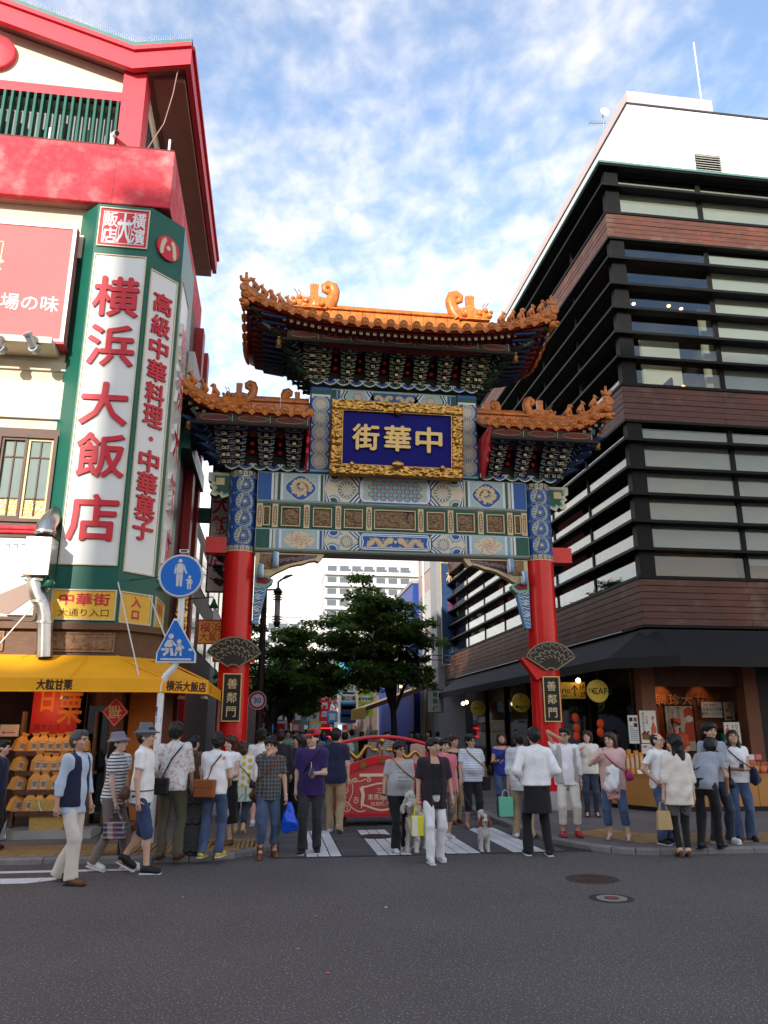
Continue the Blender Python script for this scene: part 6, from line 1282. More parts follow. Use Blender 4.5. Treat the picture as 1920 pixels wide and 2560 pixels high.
for i, (px, py) in enumerate(((1243, 1550), (1246, 1572), (1246, 1590), (1297, 1563), (1297, 1582))):
    X = 7.45; Y, z = atX(px*K, py*K, X+.15*(i > 2)); mb = MB(); mb.lathe([(.03, -.10), (.07, -.06), (.085, 0), (.07, .06), (.03, .10)], (X+.15*(i > 2), Y, z), 12, 'lantern_red'); tag(mb.build('paper_lantern'), 'small glowing red paper lantern hanging in the dark doorway', 'lantern', 'lanterns in the doorway')
for i, (px, py) in enumerate(((1249, 1470), (1008, 1517), (1000, 1520), (866, 1483), (876, 1479))):
    X = 7.3; Y, z = atX(px*K, py*K, X); mb = MB(); mb.ball((X, Y, z), .06 if i == 0 else .07, 'lamp_warm', 10, 7); tag(mb.build('bulb'), 'bare warm bulb glowing under the awnings along the shopfronts', 'lamp', 'bare bulbs under the awnings')
# dark shopfront along the side street
mb = MB(); mb.box(RX+.35, RY+.7, SWZ, RX+.4, 34, 3.6, 'black'); rp('side_shopfront', mb)
for i in range(6):
    y = RY+1.2+i*2.6; mb = MB(); mb.box(RX+.22, y, SWZ, RX+.36, y+.12, 3.5, 'black_frame'); rp('door_post', mb); mb = MB(); mb.box(RX+.30, y+.2, SWZ+.2, RX+.31, y+2.3, 2.6, 'glass_dark'); rp('shop_window', mb)
gy = 35.2; gx0, gz1 = dY(951, 1215, gy); gx1, gz0 = dY(992, 1455, gy); t, f = panel_thing('gilt_framed_sign', 'tall navy hanging sign with a gold frame at the far end of the finned building', 'sign', gx0, gz0+.4, gx1, gz1, gy, 'bracket_blue', 'gold_paint'); mb = MB(); put_text(mb, '樓', f, gx0+.62, gz1-.7, h=.7, m='gold_paint', d=.01); mb.build('character', t); mb = MB(); put_text(mb, '珍', f, gx0+.62, gz1-2.2, h=.7, m='maroon_paint', d=.01); mb.build('lettering', t)
# ---------------------------------------------------------------- the street beyond the gate
def leaves(mb, pts, n_per, rad, size, rg, m_):
    V = []; F = []
    for (c, r) in pts:
        n = int(n_per*(r/rad)**1.5)
        a = rg.uniform(0, 2*math.pi, n); q = np.sqrt(rg.uniform(0, 1, n))*r; z = rg.normal(0, .16*r, n)-.28*q*q/max(r, .1)
        P = np.stack([c[0]+q*np.cos(a), c[1]+q*np.sin(a), c[2]+z], 1)
        d = np.stack([np.cos(a)+rg.normal(0, .5, n), np.sin(a)+rg.normal(0, .5, n), rg.normal(-.35, .35, n)], 1); d /= np.linalg.norm(d, axis=1)[:, None]
        s = np.cross(d, np.stack([rg.normal(0, .45, n), rg.normal(0, .45, n), np.ones(n)], 1)); s /= np.linalg.norm(s, axis=1)[:, None]
        L = (size*rg.uniform(.7, 1.3, n))[:, None]
        quad = np.stack([P, P+d*L*.5+s*L*.24, P+d*L, P+d*L*.5-s*L*.24], 1); V.append(quad.reshape(-1, 3))
    V = np.concatenate(V); n = len(V)//4
    mb.add([tuple(p) for p in V], [[4*i, 4*i+1, 4*i+2, 4*i+3] for i in range(n)], m_)
def tree(x, y, h, cx, cz, rx, rz, label, seed, n=190, clumps=95, size=.19, m_='leaf', group='street trees beyond the gate'):
    rg = np.random.RandomState(seed); t = thing('street_tree', label, 'tree', (x, y, SWZ), group); fork = .34*h
    mb = MB(); tp = [(x+.05*math.sin(q*3), y, SWZ+fork*q) for q in np.linspace(0, 1, 6)]; r0 = .085+.011*h; mb.tube(tp, [r0*(1-.35*q) for q in np.linspace(0, 1, 6)], 10, 'bark')
    pts = []
    for i in range(clumps):
        u = rg.normal(0, 1, 3); u /= np.linalg.norm(u); k = rg.uniform(.25, 1)**.6; bump = 1+.16*math.sin(u[0]*5+seed)+.12*math.sin(u[2]*7+seed*2)
        c = (cx+u[0]*rx*k*bump, y+u[1]*rx*.8*k*bump, cz+u[2]*rz*k*bump*(1 if u[2] > 0 else .8)); pts.append((c, rg.uniform(.35, .8)*rx*.34))
    f = Vector(tp[-1])
    for i in range(11):
        c = Vector(pts[i*7 % len(pts)][0]); mid = f.lerp(c, .45)+Vector((rg.normal(0, .12), rg.normal(0, .12), .25)); mb.tube([f-Vector((0, 0, .15)), f.lerp(mid, .5)+Vector((0, 0, .1)), mid, mid.lerp(c, .6), c], [r0*.5, r0*.38, r0*.26, r0*.14, .012], 7, 'bark')
        for j in range(2): c2 = Vector(pts[(i*7+3+j*11) % len(pts)][0]); mb.tube([mid, mid.lerp(c2, .6)+Vector((0, 0, .1)), c2], [r0*.18, r0*.1, .008], 5, 'bark')
    mb.build('trunk', t); mb = MB(); leaves(mb, pts, n, .34*rx*.6, size, rg, m_); mb.build('crown', t)
tree(4.45, 29.5, 6.6, 3.65, 4.85, 2.3, 2.45, 'largest dark green street tree standing right of the carriageway beyond the cart', 3, 200, 140)
tree(-.15, 31, 5.2, .45, 4.0, 2.2, 2.0, 'street tree whose crown hangs behind the brown lamp post', 5, 190, 90, .19)
tree(.1, 41, 6, .9, 4.1, 2.4, 2.2, 'street tree in the row behind the lamp post tree', 8, 150, 75, .22, 'leaf_far')
tree(.2, 54, 6, 1.0, 4.9, 2.3, 1.8, 'distant street tree closing the view down the street', 9, 130, 60, .26, 'leaf_far')
tree(1.2, 62, 6, 2.2, 4.2, 2.6, 2.3, 'low spreading tree far down the middle of the street', 12, 130, 60, .28, 'leaf_far'); tree(-.3, 36, 5, .8, 3.3, 1.6, 1.3, 'small low-branched tree between the lamp post tree and the cart', 13, 170, 70, .19)
# lamp post with tall lantern and speed sign
lp = thing('street_lamp', 'brown street lamp post with a tall slatted lantern and curved top light', 'lamp post', (-.42, 24, SWZ))
xp, _ = dY(562, 1500, 24); zt = dY(575, 1262, 24)[1]; xl, zl0 = dY(598, 1345, 24); zl1 = dY(598, 1283, 24)[1]
mb = MB(); mb.tube([(xp, 24, SWZ), (xp, 24, zt)], [.11, .085], 12, 'pole_brown'); mb.build('post', lp)
mb = MB(); mb.tube([(xp, 24, zt-.18), (xl, 24, zt-.16)], .03, 6, 'pole_brown'); mb.tube([(xl, 24, zl1+.1), (xl, 24, zl1+.38), (xl+.10, 24, zl1+.46)], .035, 8, 'pole_brown'); mb.build('arm', lp)
mb = MB(); mb.lathe([(.085, 0), (.085, zl1-zl0)], (xl, 24, zl0), 14, 'off_white'); mb.build('lantern', lp)
for i, z in enumerate((zl0+.02, zl0+.10, zl0+.18, zl1-.18, zl1-.10, zl1-.02)): mb = MB(); mb.lathe([(.09, -.01), (.17, 0), (.09, .01)], (xl, 24, z), 14, 'pole_brown'); mb.build('lantern_ring', lp)
mb = MB(); mb.lathe([(.06, -.14), (.11, -.04), (.10, .0)], (xl, 24, zl0), 12, 'pole_brown'); mb.lathe([(.10, 0), (.16, .06), (.05, .2)], (xl, 24, zl1), 12, 'pole_brown'); mb.build('lantern_cap', lp)
mb = MB(); mb.add([(xl+.05, 23.93, zl1+.44), (xl+.42, 23.9, zl1+.62), (xl+.46, 24.0, zl1+.60), (xl+.42, 24.1, zl1+.62), (xl+.05, 24.07, zl1+.44), (xl+.2, 24, zl1+.47), (xl+.22, 24, zl1+.60)], [(0, 1, 6), (1, 2, 6), (2, 3, 6), (3, 4, 6), (4, 0, 6), (0, 5, 1), (1, 5, 2), (2, 5, 3), (3, 5, 4), (4, 5, 0)], 'dark_metal'); mb.build('top_light', lp)
xs_, zs_ = dY(556, 1513, 23.8); sp3 = thing('speed_sign', 'round red and white speed limit sign reading 30 on the lamp post', 'sign', (xs_, 23.8, zs_-.3)); f = FY(23.8); mb = MB(); mb.lathe([(.27, .02), (.27, 0)], (xs_, 23.8, zs_), 30, 'sign_silver', 'y'); disc(mb, xs_, zs_, .265, f, .003, 'white', 30); disc(mb, xs_, zs_, .25, f, .005, 'sign_red', 30); disc(mb, xs_, zs_, .185, f, .007, 'white', 30); mb.build('plate', sp3); mb = MB(); put_text(mb, '30', f, xs_, zs_, h=.17, m='sign_blue', d=.002, off=.02, lo=.008); mb.build('numerals', sp3)
# -- right-hand row
def block(name, label, x0, y0, x1, y1, h, m_, rows=0, cols=0, wm='glass_far', face='x', z0=3.6, group=None):
    t = thing(name, label, 'building', ((x0+x1)/2, (y0+y1)/2, 0), group); MB().box(x0, y0, 0, x1, y1, h, m_).build('wall', t); MB().box(x0-.06, y0-.06, h, x1, y1, h+.2, 'concrete').build('roof_coping', t)
    w = None
    for i in range(cols):
        for j in range(rows):
            z = z0+(j+.5)*(h-z0)/rows; hh = (h-z0)/rows*.3
            if face == 'x': y = y0+(i+.5)*(y1-y0)/cols; hw = (y1-y0)/cols*.33; g_ = (x0, y, z); b_ = (-.03, -hw, -hh, .05, hw, hh)
            elif face == '+x': y = y0+(i+.5)*(y1-y0)/cols; hw = (y1-y0)/cols*.33; g_ = (x1, y, z); b_ = (-.05, -hw, -hh, .03, hw, hh)
            else: x = x0+(i+.5)*(x1-x0)/cols; hw = (x1-x0)/cols*.33; g_ = (x, y0, z); b_ = (-hw, -.03, -hh, hw, .05, hh)
            if w is None: w = MB().box(*b_, wm).build('window', t); w.matrix_parent_inverse = t.matrix_basis.inverted() @ Matrix.Translation(Vector(g_)*S)
            else: dup(w, t, g_)
    return t
t = block('tiled_building', 'pinkish mosaic tiled building beyond the finned building', 8.0, 38.2, 16, 43, 15, 'mosaic_wall', 4, 1); mb = MB(); mb.tube([(7.95, 41.2, 0), (7.95, 41.2, 14)], .06, 6, 'off_white'); mb.build('drain_pipe', t)
block('grey_building', 'narrow grey building between the finned and tiled buildings', 7.7, 36.6, 15, 38.1, 13, 'building_grey', 0, 0)
t = block('blue_building', 'bright blue painted building behind the street tree', 7.7, 43.2, 15, 58, 9.7, 'banner_blue', 0, 0); mb = MB(); mb.box(7.55, 46, 3.6, 7.68, 51.5, 8.3, 'blind'); mb.build('lattice_panel', t)
for i in range(7): MB().box(7.5, 46+.8*i, 3.6, 7.56, 46.1+.8*i, 8.3, 'brown_frame').build('lattice_bar', t)
block('white_shop_building', 'white shop building past the blue building', 7.6, 58.2, 14, 72, 7, 'building_brown', 2, 4); block('brown_shop_building', 'brown shop building far down the right of the street', 7.4, 72.5, 14, 100, 9, 'building_brown', 2, 6)
# -- left-hand row
block('dark_shop_building', 'dark brown shop building just past the corner restaurant', -12, 21.4, -2.5, 31, 7.6, 'building_brown', 2, 3, face='+x'); block('grey_shop_building', 'grey shop building behind the lamp post tree', -12, 31.3, -2.6, 46, 8.5, 'building_grey', 2, 5, face='+x'); block('cream_shop_building', 'cream shop building far down the left of the street', -12, 46.3, -2.7, 86, 8, 'cream_wall', 2, 10, face='+x')
# street end and high-rises
block('street_end_building', 'pale building closing the far end of the street', -8, 88, 9, 98, 6.2, 'building_brown', 2, 8, face='y')
hr = block('apartment_tower', 'white stepped apartment tower with balconies above the trees', 9.8, 160, 34, 175, 33.5, 'building_white', 0, 0); MB().box(12.8, 161, 33.5, 34, 175, 36.5, 'building_white').build('upper_storey', hr); MB().box(16, 161, 36.5, 24, 175, 38.5, 'off_white').build('roof_block', hr)
o0 = None
for j in range(8):
    z = 16+2.45*j; MB().box(9.6, 159.2, z-.35, 34, 160, z+.35, 'off_white').build('balcony', hr)
    for i in range(7):
        g_ = (11.2+2.6*i, 159.95, z+1.05)
        if o0 is None: o0 = MB().box(-.95, -.02, -.65, .95, .04, .65, 'glass_far').build('window', hr); o0.matrix_parent_inverse = hr.matrix_basis.inverted() @ Matrix.Translation(Vector(g_)*S)
        else: dup(o0, hr, g_)
ml = block('distant_block', 'low white apartment block seen left of the big tree', -2.5, 140, 4.6, 150, dY(620, 1334, 140)[1], 'building_white', 0, 0)
for j in range(4):
    for i in range(3): MB().box(-1.5+2.0*i, 139.9, 12+2.2*j, -.1+2.0*i, 140.05, 13.2+2.2*j, 'glass_far').build('window', ml)
# -- hanging signs and banners over the far shopfronts
def hang(label, px0, py0, px1, py1, Y, m_, lines, fr=None, name='shop_sign'):
    x0, z1 = dY(px0, py0, Y); x1, z0 = dY(px1, py1, Y); t, f = panel_thing(name, label, 'sign', x0, z0, x1, z1, Y, m_, fr); mb = MB(); W, H = x1-x0, z1-z0
    for (s, u, v, h, c) in lines:
        if s[0] == '#': rect(mb, x0+u[0]*W, z0+v[0]*H, x0+u[1]*W, z0+v[1]*H, f, .006, c)
        else: put_text(mb, s, f, x0+u*W, z0+v*H, h=h*H, m=c, d=.004, off=.02, lo=.008)
    mb.build('print', t); return t
hang('tall red vertical sign with white characters for a specialty shop', 690, 1490, 712, 1572, 52, 'banner_red', [('専', .5, .80, .16, 'white'), ('門', .5, .58, .16, 'white'), ('店', .5, .36, .16, 'white'), ('本店', .5, .14, .07, 'white')]); hang('red neon-edged sign box below the tall red sign', 692, 1572, 716, 1592, 51.8, 'dark_red', [('#', (.0, 1), (.9, 1), 0, 'neon_red'), ('#', (0, 1), (0, .1), 0, 'neon_red'), ('#', (0, .08), (0, 1), 0, 'neon_red'), ('#', (.92, 1), (0, 1), 0, 'neon_red')])
hang('stacked blue and white karaoke sign on the right shopfronts', 737, 1430, 769, 1562, 50, 'banner_cyan', [('#', (0, 1), (.34, .66), 0, 'paper'), ('カラオケ', .5, .57, .09, 'ink'), ('#', (.1, .9), (.47, .50), 0, 'ink'), ('歌広場', .5, .40, .08, 'ink'), ('#', (0, 1), (0, .31), 0, 'bracket_blue'), ('#', (.1, .9), (.22, .28), 0, 'banner_green'), ('#', (.1, .9), (.10, .14), 0, 'coral_line')])
hang('lime green sign reading ni hao in dark characters', 775, 1490, 806, 1548, 47, 'banner_lime', [('你好', .5, .14, .16, 'ink'), ('竹', .35, .40, .16, 'banner_green'), ('竹', .65, .40, .16, 'banner_green'), ('#', (.18, .82), (.56, .78), 0, 'white'), ('本店営業中', .5, .66, .12, 'ink'), ('中華楼', .5, .90, .12, 'ink')])
hang('white and red sign panel above the lime green sign', 775, 1440, 806, 1489, 47, 'paper', [('#', (0, 1), (.36, .72), 0, 'banner_red'), ('SALE ROOM', .5, .55, .10, 'white'), ('NEW', .5, .86, .10, 'ink'), ('SHOES', .5, .18, .14, 'ink')])
hang('pale blue sign with black brush strokes beside the lattice window', 808, 1398, 824, 1460, 46, 'banner_cyan', [('乾', .5, .78, .24, 'ink'), ('物', .5, .50, .24, 'ink'), ('店', .5, .22, .24, 'ink')])
hang('white board with green characters hanging under the black awning', 922, 1490, 958, 1540, 33, 'paper', [('龍', .5, .80, .22, 'banner_green'), ('華', .5, .50, .24, 'banner_green'), ('樓', .5, .18, .24, 'banner_green')], 'dark_metal')
hang('small white card with red and black kana above the cart', 797, 1577, 817, 1603, 30, 'paper', [('ステ', .45, .68, .30, 'ink'), ('エ', .4, .25, .28, 'sign_red')]); hang('small white shopfront sign left of the tall red sign', 672, 1520, 688, 1560, 55, 'paper', [('麺', .5, .7, .25, 'sign_red'), ('家', .5, .3, .25, 'ink')]); hang('orange sign lettering on the far shopfront behind the column', 536, 1462, 546, 1492, 23, 'black', [('頭', .5, .7, .3, 'sign_yellow'), ('館', .5, .3, .3, 'sign_yellow')])
hang('green and red sign strip behind the karaoke sign', 722, 1430, 734, 1500, 56, 'banner_green', [('#', (.55, 1), (.2, .8), 0, 'neon_red')]); hang('cream shop sign with red print beyond the white card', 716, 1500, 730, 1560, 58, 'paper', [('香', .5, .75, .18, 'sign_red'), ('港', .5, .45, .18, 'sign_red')])
FS = [(570+(i*37) % 190, 1548+(i*23) % 46, ('banner_red', 'paper', 'banner_green', 'sign_yellow', 'banner_cyan', 'lantern_red', 'bracket_blue')[i % 7], 6+(i*5) % 8) for i in range(26)]
for i, (px, py, c, w) in enumerate(FS):
    x, z = dY(px, py, 44+1.6*i); k_ = w*.028; mb = MB(); mb.box(x-k_, 44+1.6*i, z-.35, x+k_, 44.1+1.6*i, z+.35, c); rect(mb, x-k_*.7, z-.2, x+k_*.7, z+.2, FY(44+1.6*i), .01, 'off_white' if c != 'paper' else 'sign_red'); tag(mb.build('far_shop_sign'), 'small %s shop sign far down the street below the trees' % {'banner_red': 'red', 'paper': 'cream', 'banner_green': 'green', 'sign_yellow': 'yellow', 'banner_cyan': 'sky blue', 'lantern_red': 'orange-red', 'bracket_blue': 'dark blue'}[c], 'sign', 'far shop signs')
# yellow awning on the right row, cables and wall lamps
ya = thing('striped_awning', 'yellow sloping shop awning with a scalloped end beside the big tree', 'awning', (6, 42, 2.5)); x0, z0 = dY(775, 1530, 40); x1, z1 = dY(905, 1483, 40); mb = MB(); mb.add([(x0, 37, z0), (x0, 44, z0), (7.7, 44, z1+.1), (7.7, 37, z1+.1), (x0, 37, z0-.55), (x0, 44, z0-.55)], [(0, 1, 2, 3), (4, 5, 1, 0)], 'sign_yellow'); mb.build('canopy', ya); mb = MB(); mb.add([(x0, 36.98, z0), (7.7, 36.98, z1+.1), (7.7, 36.98, z1-.12), (x0, 36.98, z0-.2)], [(3, 2, 1, 0)], 'brown_frame'); mb.build('awning_arm', ya)
for i, (a, b) in enumerate((((-2.4, 21, 6.3), (-.3, 24, 5.2)), ((-2.4, 20, 5.75), (6, 60, 7.5)), ((7.9, 36, 4.4), (4.0, 60, 6)))):
    a, b = Vector(a), Vector(b); mb = MB(); mb.tube([a.lerp(b, q)-Vector((0, 0, .35*math.sin(math.pi*q))) for q in np.linspace(0, 1, 9)], .012, 4, 'ink'); tag(mb.build('overhead_cable'), ('thin black cable from the restaurant to the lamp post', 'thin black cable crossing the street above the trees', 'thin black cable leaving the far end of the finned building')[i], 'cable')
for i, (px, py) in enumerate(((925, 1420), (920, 1430))):
    x, z = dY(px, py, 34); mb = MB(); mb.tube([(8, 34.2, z+.1), (x, 34, z+.1)], .02, 5, 'dark_metal'); mb.tube([(x-.12, 34, z), (x+.1, 34, z+.06)], [.10, .05], 8, 'dark_metal'); tag(mb.build('wall_spotlight'), 'black spotlight on an arm at the end of the timber band', 'lamp', 'wall spotlights at the timber band')
# ---------------------------------------------------------------- sculpting by distance field
def _bb(p):
    k = p['k']
    if k == 'c':
        r = max(p['ra'], p['rb']); a, b = np.array(p['a']), np.array(p['b']); return np.minimum(a, b)-r, np.maximum(a, b)+r
    c, r = np.array(p['c']), np.array(p['r']); 
    if 'rot' in p: r = np.full(3, r.max())
    return c-r, c+r
def C(a, b, ra, rb=None, sy=1., s=.03, clip=None): return dict(k='c', a=a, b=b, ra=ra, rb=ra if rb is None else rb, sy=sy, s=s, clip=clip)
def E_(c, r, s=.03, rot=None, sub=False):
    d = dict(k='e', c=c, r=r if hasattr(r, '__len__') else (r, r, r), s=s, sub=sub)
    if rot is not None: d['rot'] = rot
    return d
def sculpt(prims, h=.013, cuts=(), wr=0., wf=22., seed=0):
    lo = np.min([_bb(p)[0] for p in prims if not p.get('sub')], 0)-.035; hi = np.max([_bb(p)[1] for p in prims if not p.get('sub')], 0)+.035
    n = np.ceil((hi-lo)/h).astype(int)+1; D = np.full(n, 1.); ax = [lo[i]+h*np.arange(n[i]) for i in range(3)]
    for p in prims:
        a, b = _bb(p); i0 = np.maximum(0, np.floor((a-.045-lo)/h).astype(int)); i1 = np.minimum(n, np.ceil((b+.045-lo)/h).astype(int)+1)
        if (i1 <= i0).any(): continue
        sl = tuple(slice(i0[i], i1[i]) for i in range(3)); X, Y, Z = np.meshgrid(*[ax[i][sl[i]] for i in range(3)], indexing='ij', sparse=True)
        if p['k'] == 'c':
            A, B = np.array(p['a'], float), np.array(p['b'], float); sy = p['sy']; px, py, pz = X-A[0], (Y-A[1])/sy, Z-A[2]; d = B-A; d = np.array([d[0], d[1]/sy, d[2]]); dd = max(d@d, 1e-9)
            t = np.clip((px*d[0]+py*d[1]+pz*d[2])/dd, 0, 1); q = np.sqrt((px-t*d[0])**2+(py-t*d[1])**2+(pz-t*d[2])**2)-(p['ra']+(p['rb']-p['ra'])*t); q = q*min(1, sy+.15)
            if p['clip']:
                for (o, nn) in p['clip']: q = np.maximum(q, (X-o[0])*nn[0]+(Y-o[1])*nn[1]+(Z-o[2])*nn[2])
        else:
            c, r = p['c'], np.array(p['r']); x, y, z = X-c[0], Y-c[1], Z-c[2]
            if 'rot' in p: m = p['rot']; x, y, z = m[0][0]*x+m[1][0]*y+m[2][0]*z, m[0][1]*x+m[1][1]*y+m[2][1]*z, m[0][2]*x+m[1][2]*y+m[2][2]*z
            k0 = np.sqrt((x/r[0])**2+(y/r[1])**2+(z/r[2])**2); q = (k0-1)*r.min()*np.where(k0 < 1, 1, 1)
            k1 = np.sqrt((x/r[0]**2)**2+(y/r[1]**2)**2+(z/r[2]**2)**2); q = k0*(k0-1)/np.maximum(k1, 1e-6)
        S0 = D[sl]
        if p.get('sub'): D[sl] = np.maximum(S0, -q)
        else:
            s = p['s']; hh = np.clip(.5+.5*(S0-q)/s, 0, 1); D[sl] = S0*(1-hh)+q*hh-s*hh*(1-hh)
    if wr:
        rg = np.random.RandomState(seed); X, Y, Z = np.meshgrid(*ax, indexing='ij', sparse=True); W = 0
        for i in range(5):
            v = rg.normal(0, 1, 3)*np.array([1, 1, .3]); v *= wf*(.6+.28*i)/np.linalg.norm(v); W = W+np.sin(X*v[0]+Y*v[1]+Z*v[2]+rg.uniform(0, 6)+1.5*np.sin(Z*wf*.4+X*9+i))/(1+.35*i)
        D = D+wr*.55*W
    for (o, nn) in cuts: X, Y, Z = np.meshgrid(*ax, indexing='ij', sparse=True); D = np.maximum(D, (X-o[0])*nn[0]+(Y-o[1])*nn[1]+(Z-o[2])*nn[2])
    D[0] = D[-1] = 1; D[:, 0] = D[:, -1] = 1; D[:, :, 0] = D[:, :, -1] = 1
    I = D < 0; c = np.zeros(np.array(n)-1, np.int8); OFF = [(i, j, k) for i in (0, 1) for j in (0, 1) for k in (0, 1)]
    for (i, j, k) in OFF: c += I[i:n[0]-1+i, j:n[1]-1+j, k:n[2]-1+k]
    act = np.argwhere((c > 0) & (c < 8)); idx = np.full(c.shape, -1, int); idx[tuple(act.T)] = np.arange(len(act))
    V8 = np.stack([D[act[:, 0]+i, act[:, 1]+j, act[:, 2]+k] for (i, j, k) in OFF], 1); acc = np.zeros((len(act), 3)); cnt = np.zeros(len(act))
    for a in range(8):
        for ax_ in range(3):
            if OFF[a][ax_]: continue
            bo = list(OFF[a]); bo[ax_] = 1; b = OFF.index(tuple(bo)); va, vb = V8[:, a], V8[:, b]; mk = (va < 0) != (vb < 0); t = np.where(mk, va/np.where(mk, va-vb, 1), 0)
            P = np.tile(np.array(OFF[a], float), (len(act), 1)); P[:, ax_] += t; acc += P*mk[:, None]; cnt += mk
    Vt = lo+h*(act+acc/np.maximum(cnt, 1)[:, None]); Q = []
    for ax_ in range(3):
        s0 = [slice(None)]*3; s1 = [slice(None)]*3; s0[ax_] = slice(0, -1); s1[ax_] = slice(1, None); dif = I[tuple(s0)] != I[tuple(s1)]; e = np.argwhere(dif)
        u, v = [(1, 2), (2, 0), (0, 1)][ax_]; e = e[(e[:, u] > 0) & (e[:, v] > 0) & (e[:, u] < n[u]-1) & (e[:, v] < n[v]-1)]
        def cell(du, dv): q = e.copy(); q[:, u] -= du; q[:, v] -= dv; return idx[tuple(q.T)]
        q = np.stack([cell(1, 1), cell(0, 1), cell(0, 0), cell(1, 0)], 1); fl_ = I[tuple(e.T)]; q[~fl_] = q[~fl_][:, ::-1]; Q.append(q)
    Q = np.concatenate(Q); Q = Q[(Q >= 0).all(1)]; return Vt, Q
def mesh_obj(name, V, F, m_, parent=None, extra=None):
    if extra: 
        off = len(V); V = list(map(tuple, V)); F = [list(f) for f in F]
        for v2, f2 in extra: o = len(V); V += [tuple(p) for p in v2]; F += [[i+o for i in f] for f in f2]
    me = bpy.data.meshes.new(name); me.from_pydata([tuple(p) for p in V], [], [list(map(int, f)) for f in F]); me.materials.append(M(m_)); me.polygons.foreach_set('use_smooth', [True]*len(me.polygons)); me.update()
    o = bpy.data.objects.new(name, me); COL.objects.link(o)
    if parent is not None: o.parent = parent
    return o
def mbo(name, mb, parent): o = mb.build(name, None, 1.0); o.parent = parent; return o
# ---------------------------------------------------------------- fabrics
def fabric(name, c, c2=None, kind=None, per=.05, duty=.5, c3=None, rough=.85):
    if name in MATS: return name
    m = mat(name, c, rough, noise=0 if c2 else .10, ns=14, bump=.25, bs=26, sheen=.15)
    if c2:
        x, y, z = nx_coords(m)
        if kind == 'h': f = ((z/per).frac() < duty); nx_color(m, nx_mix(m, f, c, c2))
        elif kind == 'v': f = ((x/per).frac() < duty); nx_color(m, nx_mix(m, f, c, c2))
        elif kind == 'plaid':
            a = ((z/per).frac() < .35); b = (((x+y*.3)/per).frac() < .35); w = (((z+.01)/per).frac() < .09)+((((x+y*.3)+.01)/per).frac() < .09); q = nx_mix(m, (a+b)*.5, c, c2); nx_color(m, nx_mix(m, w.f('MINIMUM', 1.)*.7, q, c3 or c2))
        elif kind == 'bands': n = (z*per).f('SINE')*.5+.5; n2 = (z*per*2.7+1.).f('SINE')*.5+.5; q = nx_mix(m, n > .5, c, c2); nx_color(m, nx_mix(m, n2 > .72, q, c3 or c))
        elif kind == 'floral':
            dx = ((x/.11).frac()-.5).abs(); dz = (((z+(x/.11).f('FLOOR')*.06)/.13).frac()-.5).abs(); d = (dx*dx+dz*dz) < .11; q = nx_mix(m, d*(z > .86), c, c2); st = ((x*40).f('SINE') > .75)*(z < .90); st2 = ((x*60+z*50).f('SINE') > .3)*(z < .76); q = nx_mix(m, st, q, (.20, .42, .12)); nx_color(m, nx_mix(m, st2*.85, q, c3))
        elif kind == 'print': n = nx_noise(m, 26, 3); q = nx_mix(m, (n > .55), c, c2); lo = (z < per); nx_color(m, nx_mix(m, lo*(n > .42), c, q))
        elif kind == 'wash': n = nx_noise(m, 5, 3); nx_color(m, nx_mix(m, ((n-.3)*2.2).f('MAXIMUM', 0.).f('MINIMUM', 1.), c, c2))
    return name
for i, c in enumerate(((.57, .34, .24), (.50, .28, .19), (.62, .40, .30), (.44, .24, .16))): mat('skin%d' % i, c, .5, noise=.06, ns=10)
mat('hair_black', (.010, .009, .009), .42, noise=.3, ns=60, bump=.5, bs=70, stretch=(1, 1, .2)); mat('hair_brown', (.045, .018, .010), .42, noise=.3, ns=60, bump=.5, bs=70, stretch=(1, 1, .2)); mat('hair_grey', (.07, .065, .062), .5, noise=.4, ns=60, bump=.5, bs=70)
mat('eye_dark', (.012, .008, .006), .2); mat('lip', (.30, .09, .07), .5); mat('eye_white', (.55, .52, .50), .3)
mat('shoe_black', (.012, .012, .013), .5); mat('shoe_brown', (.14, .055, .022), .5, noise=.2); mat('shoe_white', (.62, .61, .60), .6, noise=.1); mat('shoe_red', (.40, .02, .03), .4); mat('shoe_yellow', (.62, .45, .05), .4); mat('shoe_grey', (.16, .16, .17), .6); mat('leather_tan', (.26, .075, .02), .45, noise=.15, bump=.1); mat('leather_brown', (.10, .04, .02), .5, noise=.2); mat('bag_black', (.012, .012, .014), .5, noise=.2); mat('bag_blue', (.008, .08, .62), .25, noise=.08, bump=.5, bs=10, coat=.3); mat('bag_green', (.16, .52, .34), .5, noise=.05); mat('bag_yellow', (.62, .58, .03), .45); mat('bag_straw', (.50, .34, .16), .7, noise=.2); mat('bag_pink', (.50, .04, .14), .45); mat('strap_tan', (.32, .22, .13), .7)
fabric('tartan', (.03, .04, .09), (.45, .40, .36), 'plaid', .06, .3, (.40, .05, .05))
# ---------------------------------------------------------------- people
def ik(a, b, l1, l2, hint):
    a, b = Vector(a), Vector(b); d = b-a; L = d.length
    if L > (l1+l2)*.995: b = a+d*((l1+l2)*.995/L); d = b-a; L = d.length
    x = (l1*l1-l2*l2+L*L)/(2*L); hgt = math.sqrt(max(l1*l1-x*x, 0)); u = d/L; h = Vector(hint); h = h-u*h.dot(u); h = h.normalized() if h.length > 1e-4 else Vector((0, 1, 0)); return a+u*x+h*hgt, b
def finger(p0, d, nrm, L, r, curl):
    mb = MB(); pts = [Vector(p0)]; dd = Vector(d).normalized(); ax_ = dd.cross(Vector(nrm)).normalized()
    for k in range(3): pts.append(pts[-1]+dd*L*(.42, .33, .25)[k]); dd = Matrix.Rotation(curl, 3, ax_) @ dd
    mb.tube(pts, [r, r*.95, r*.85, r*.6], 6, 'ink'); return mb.v, mb.f
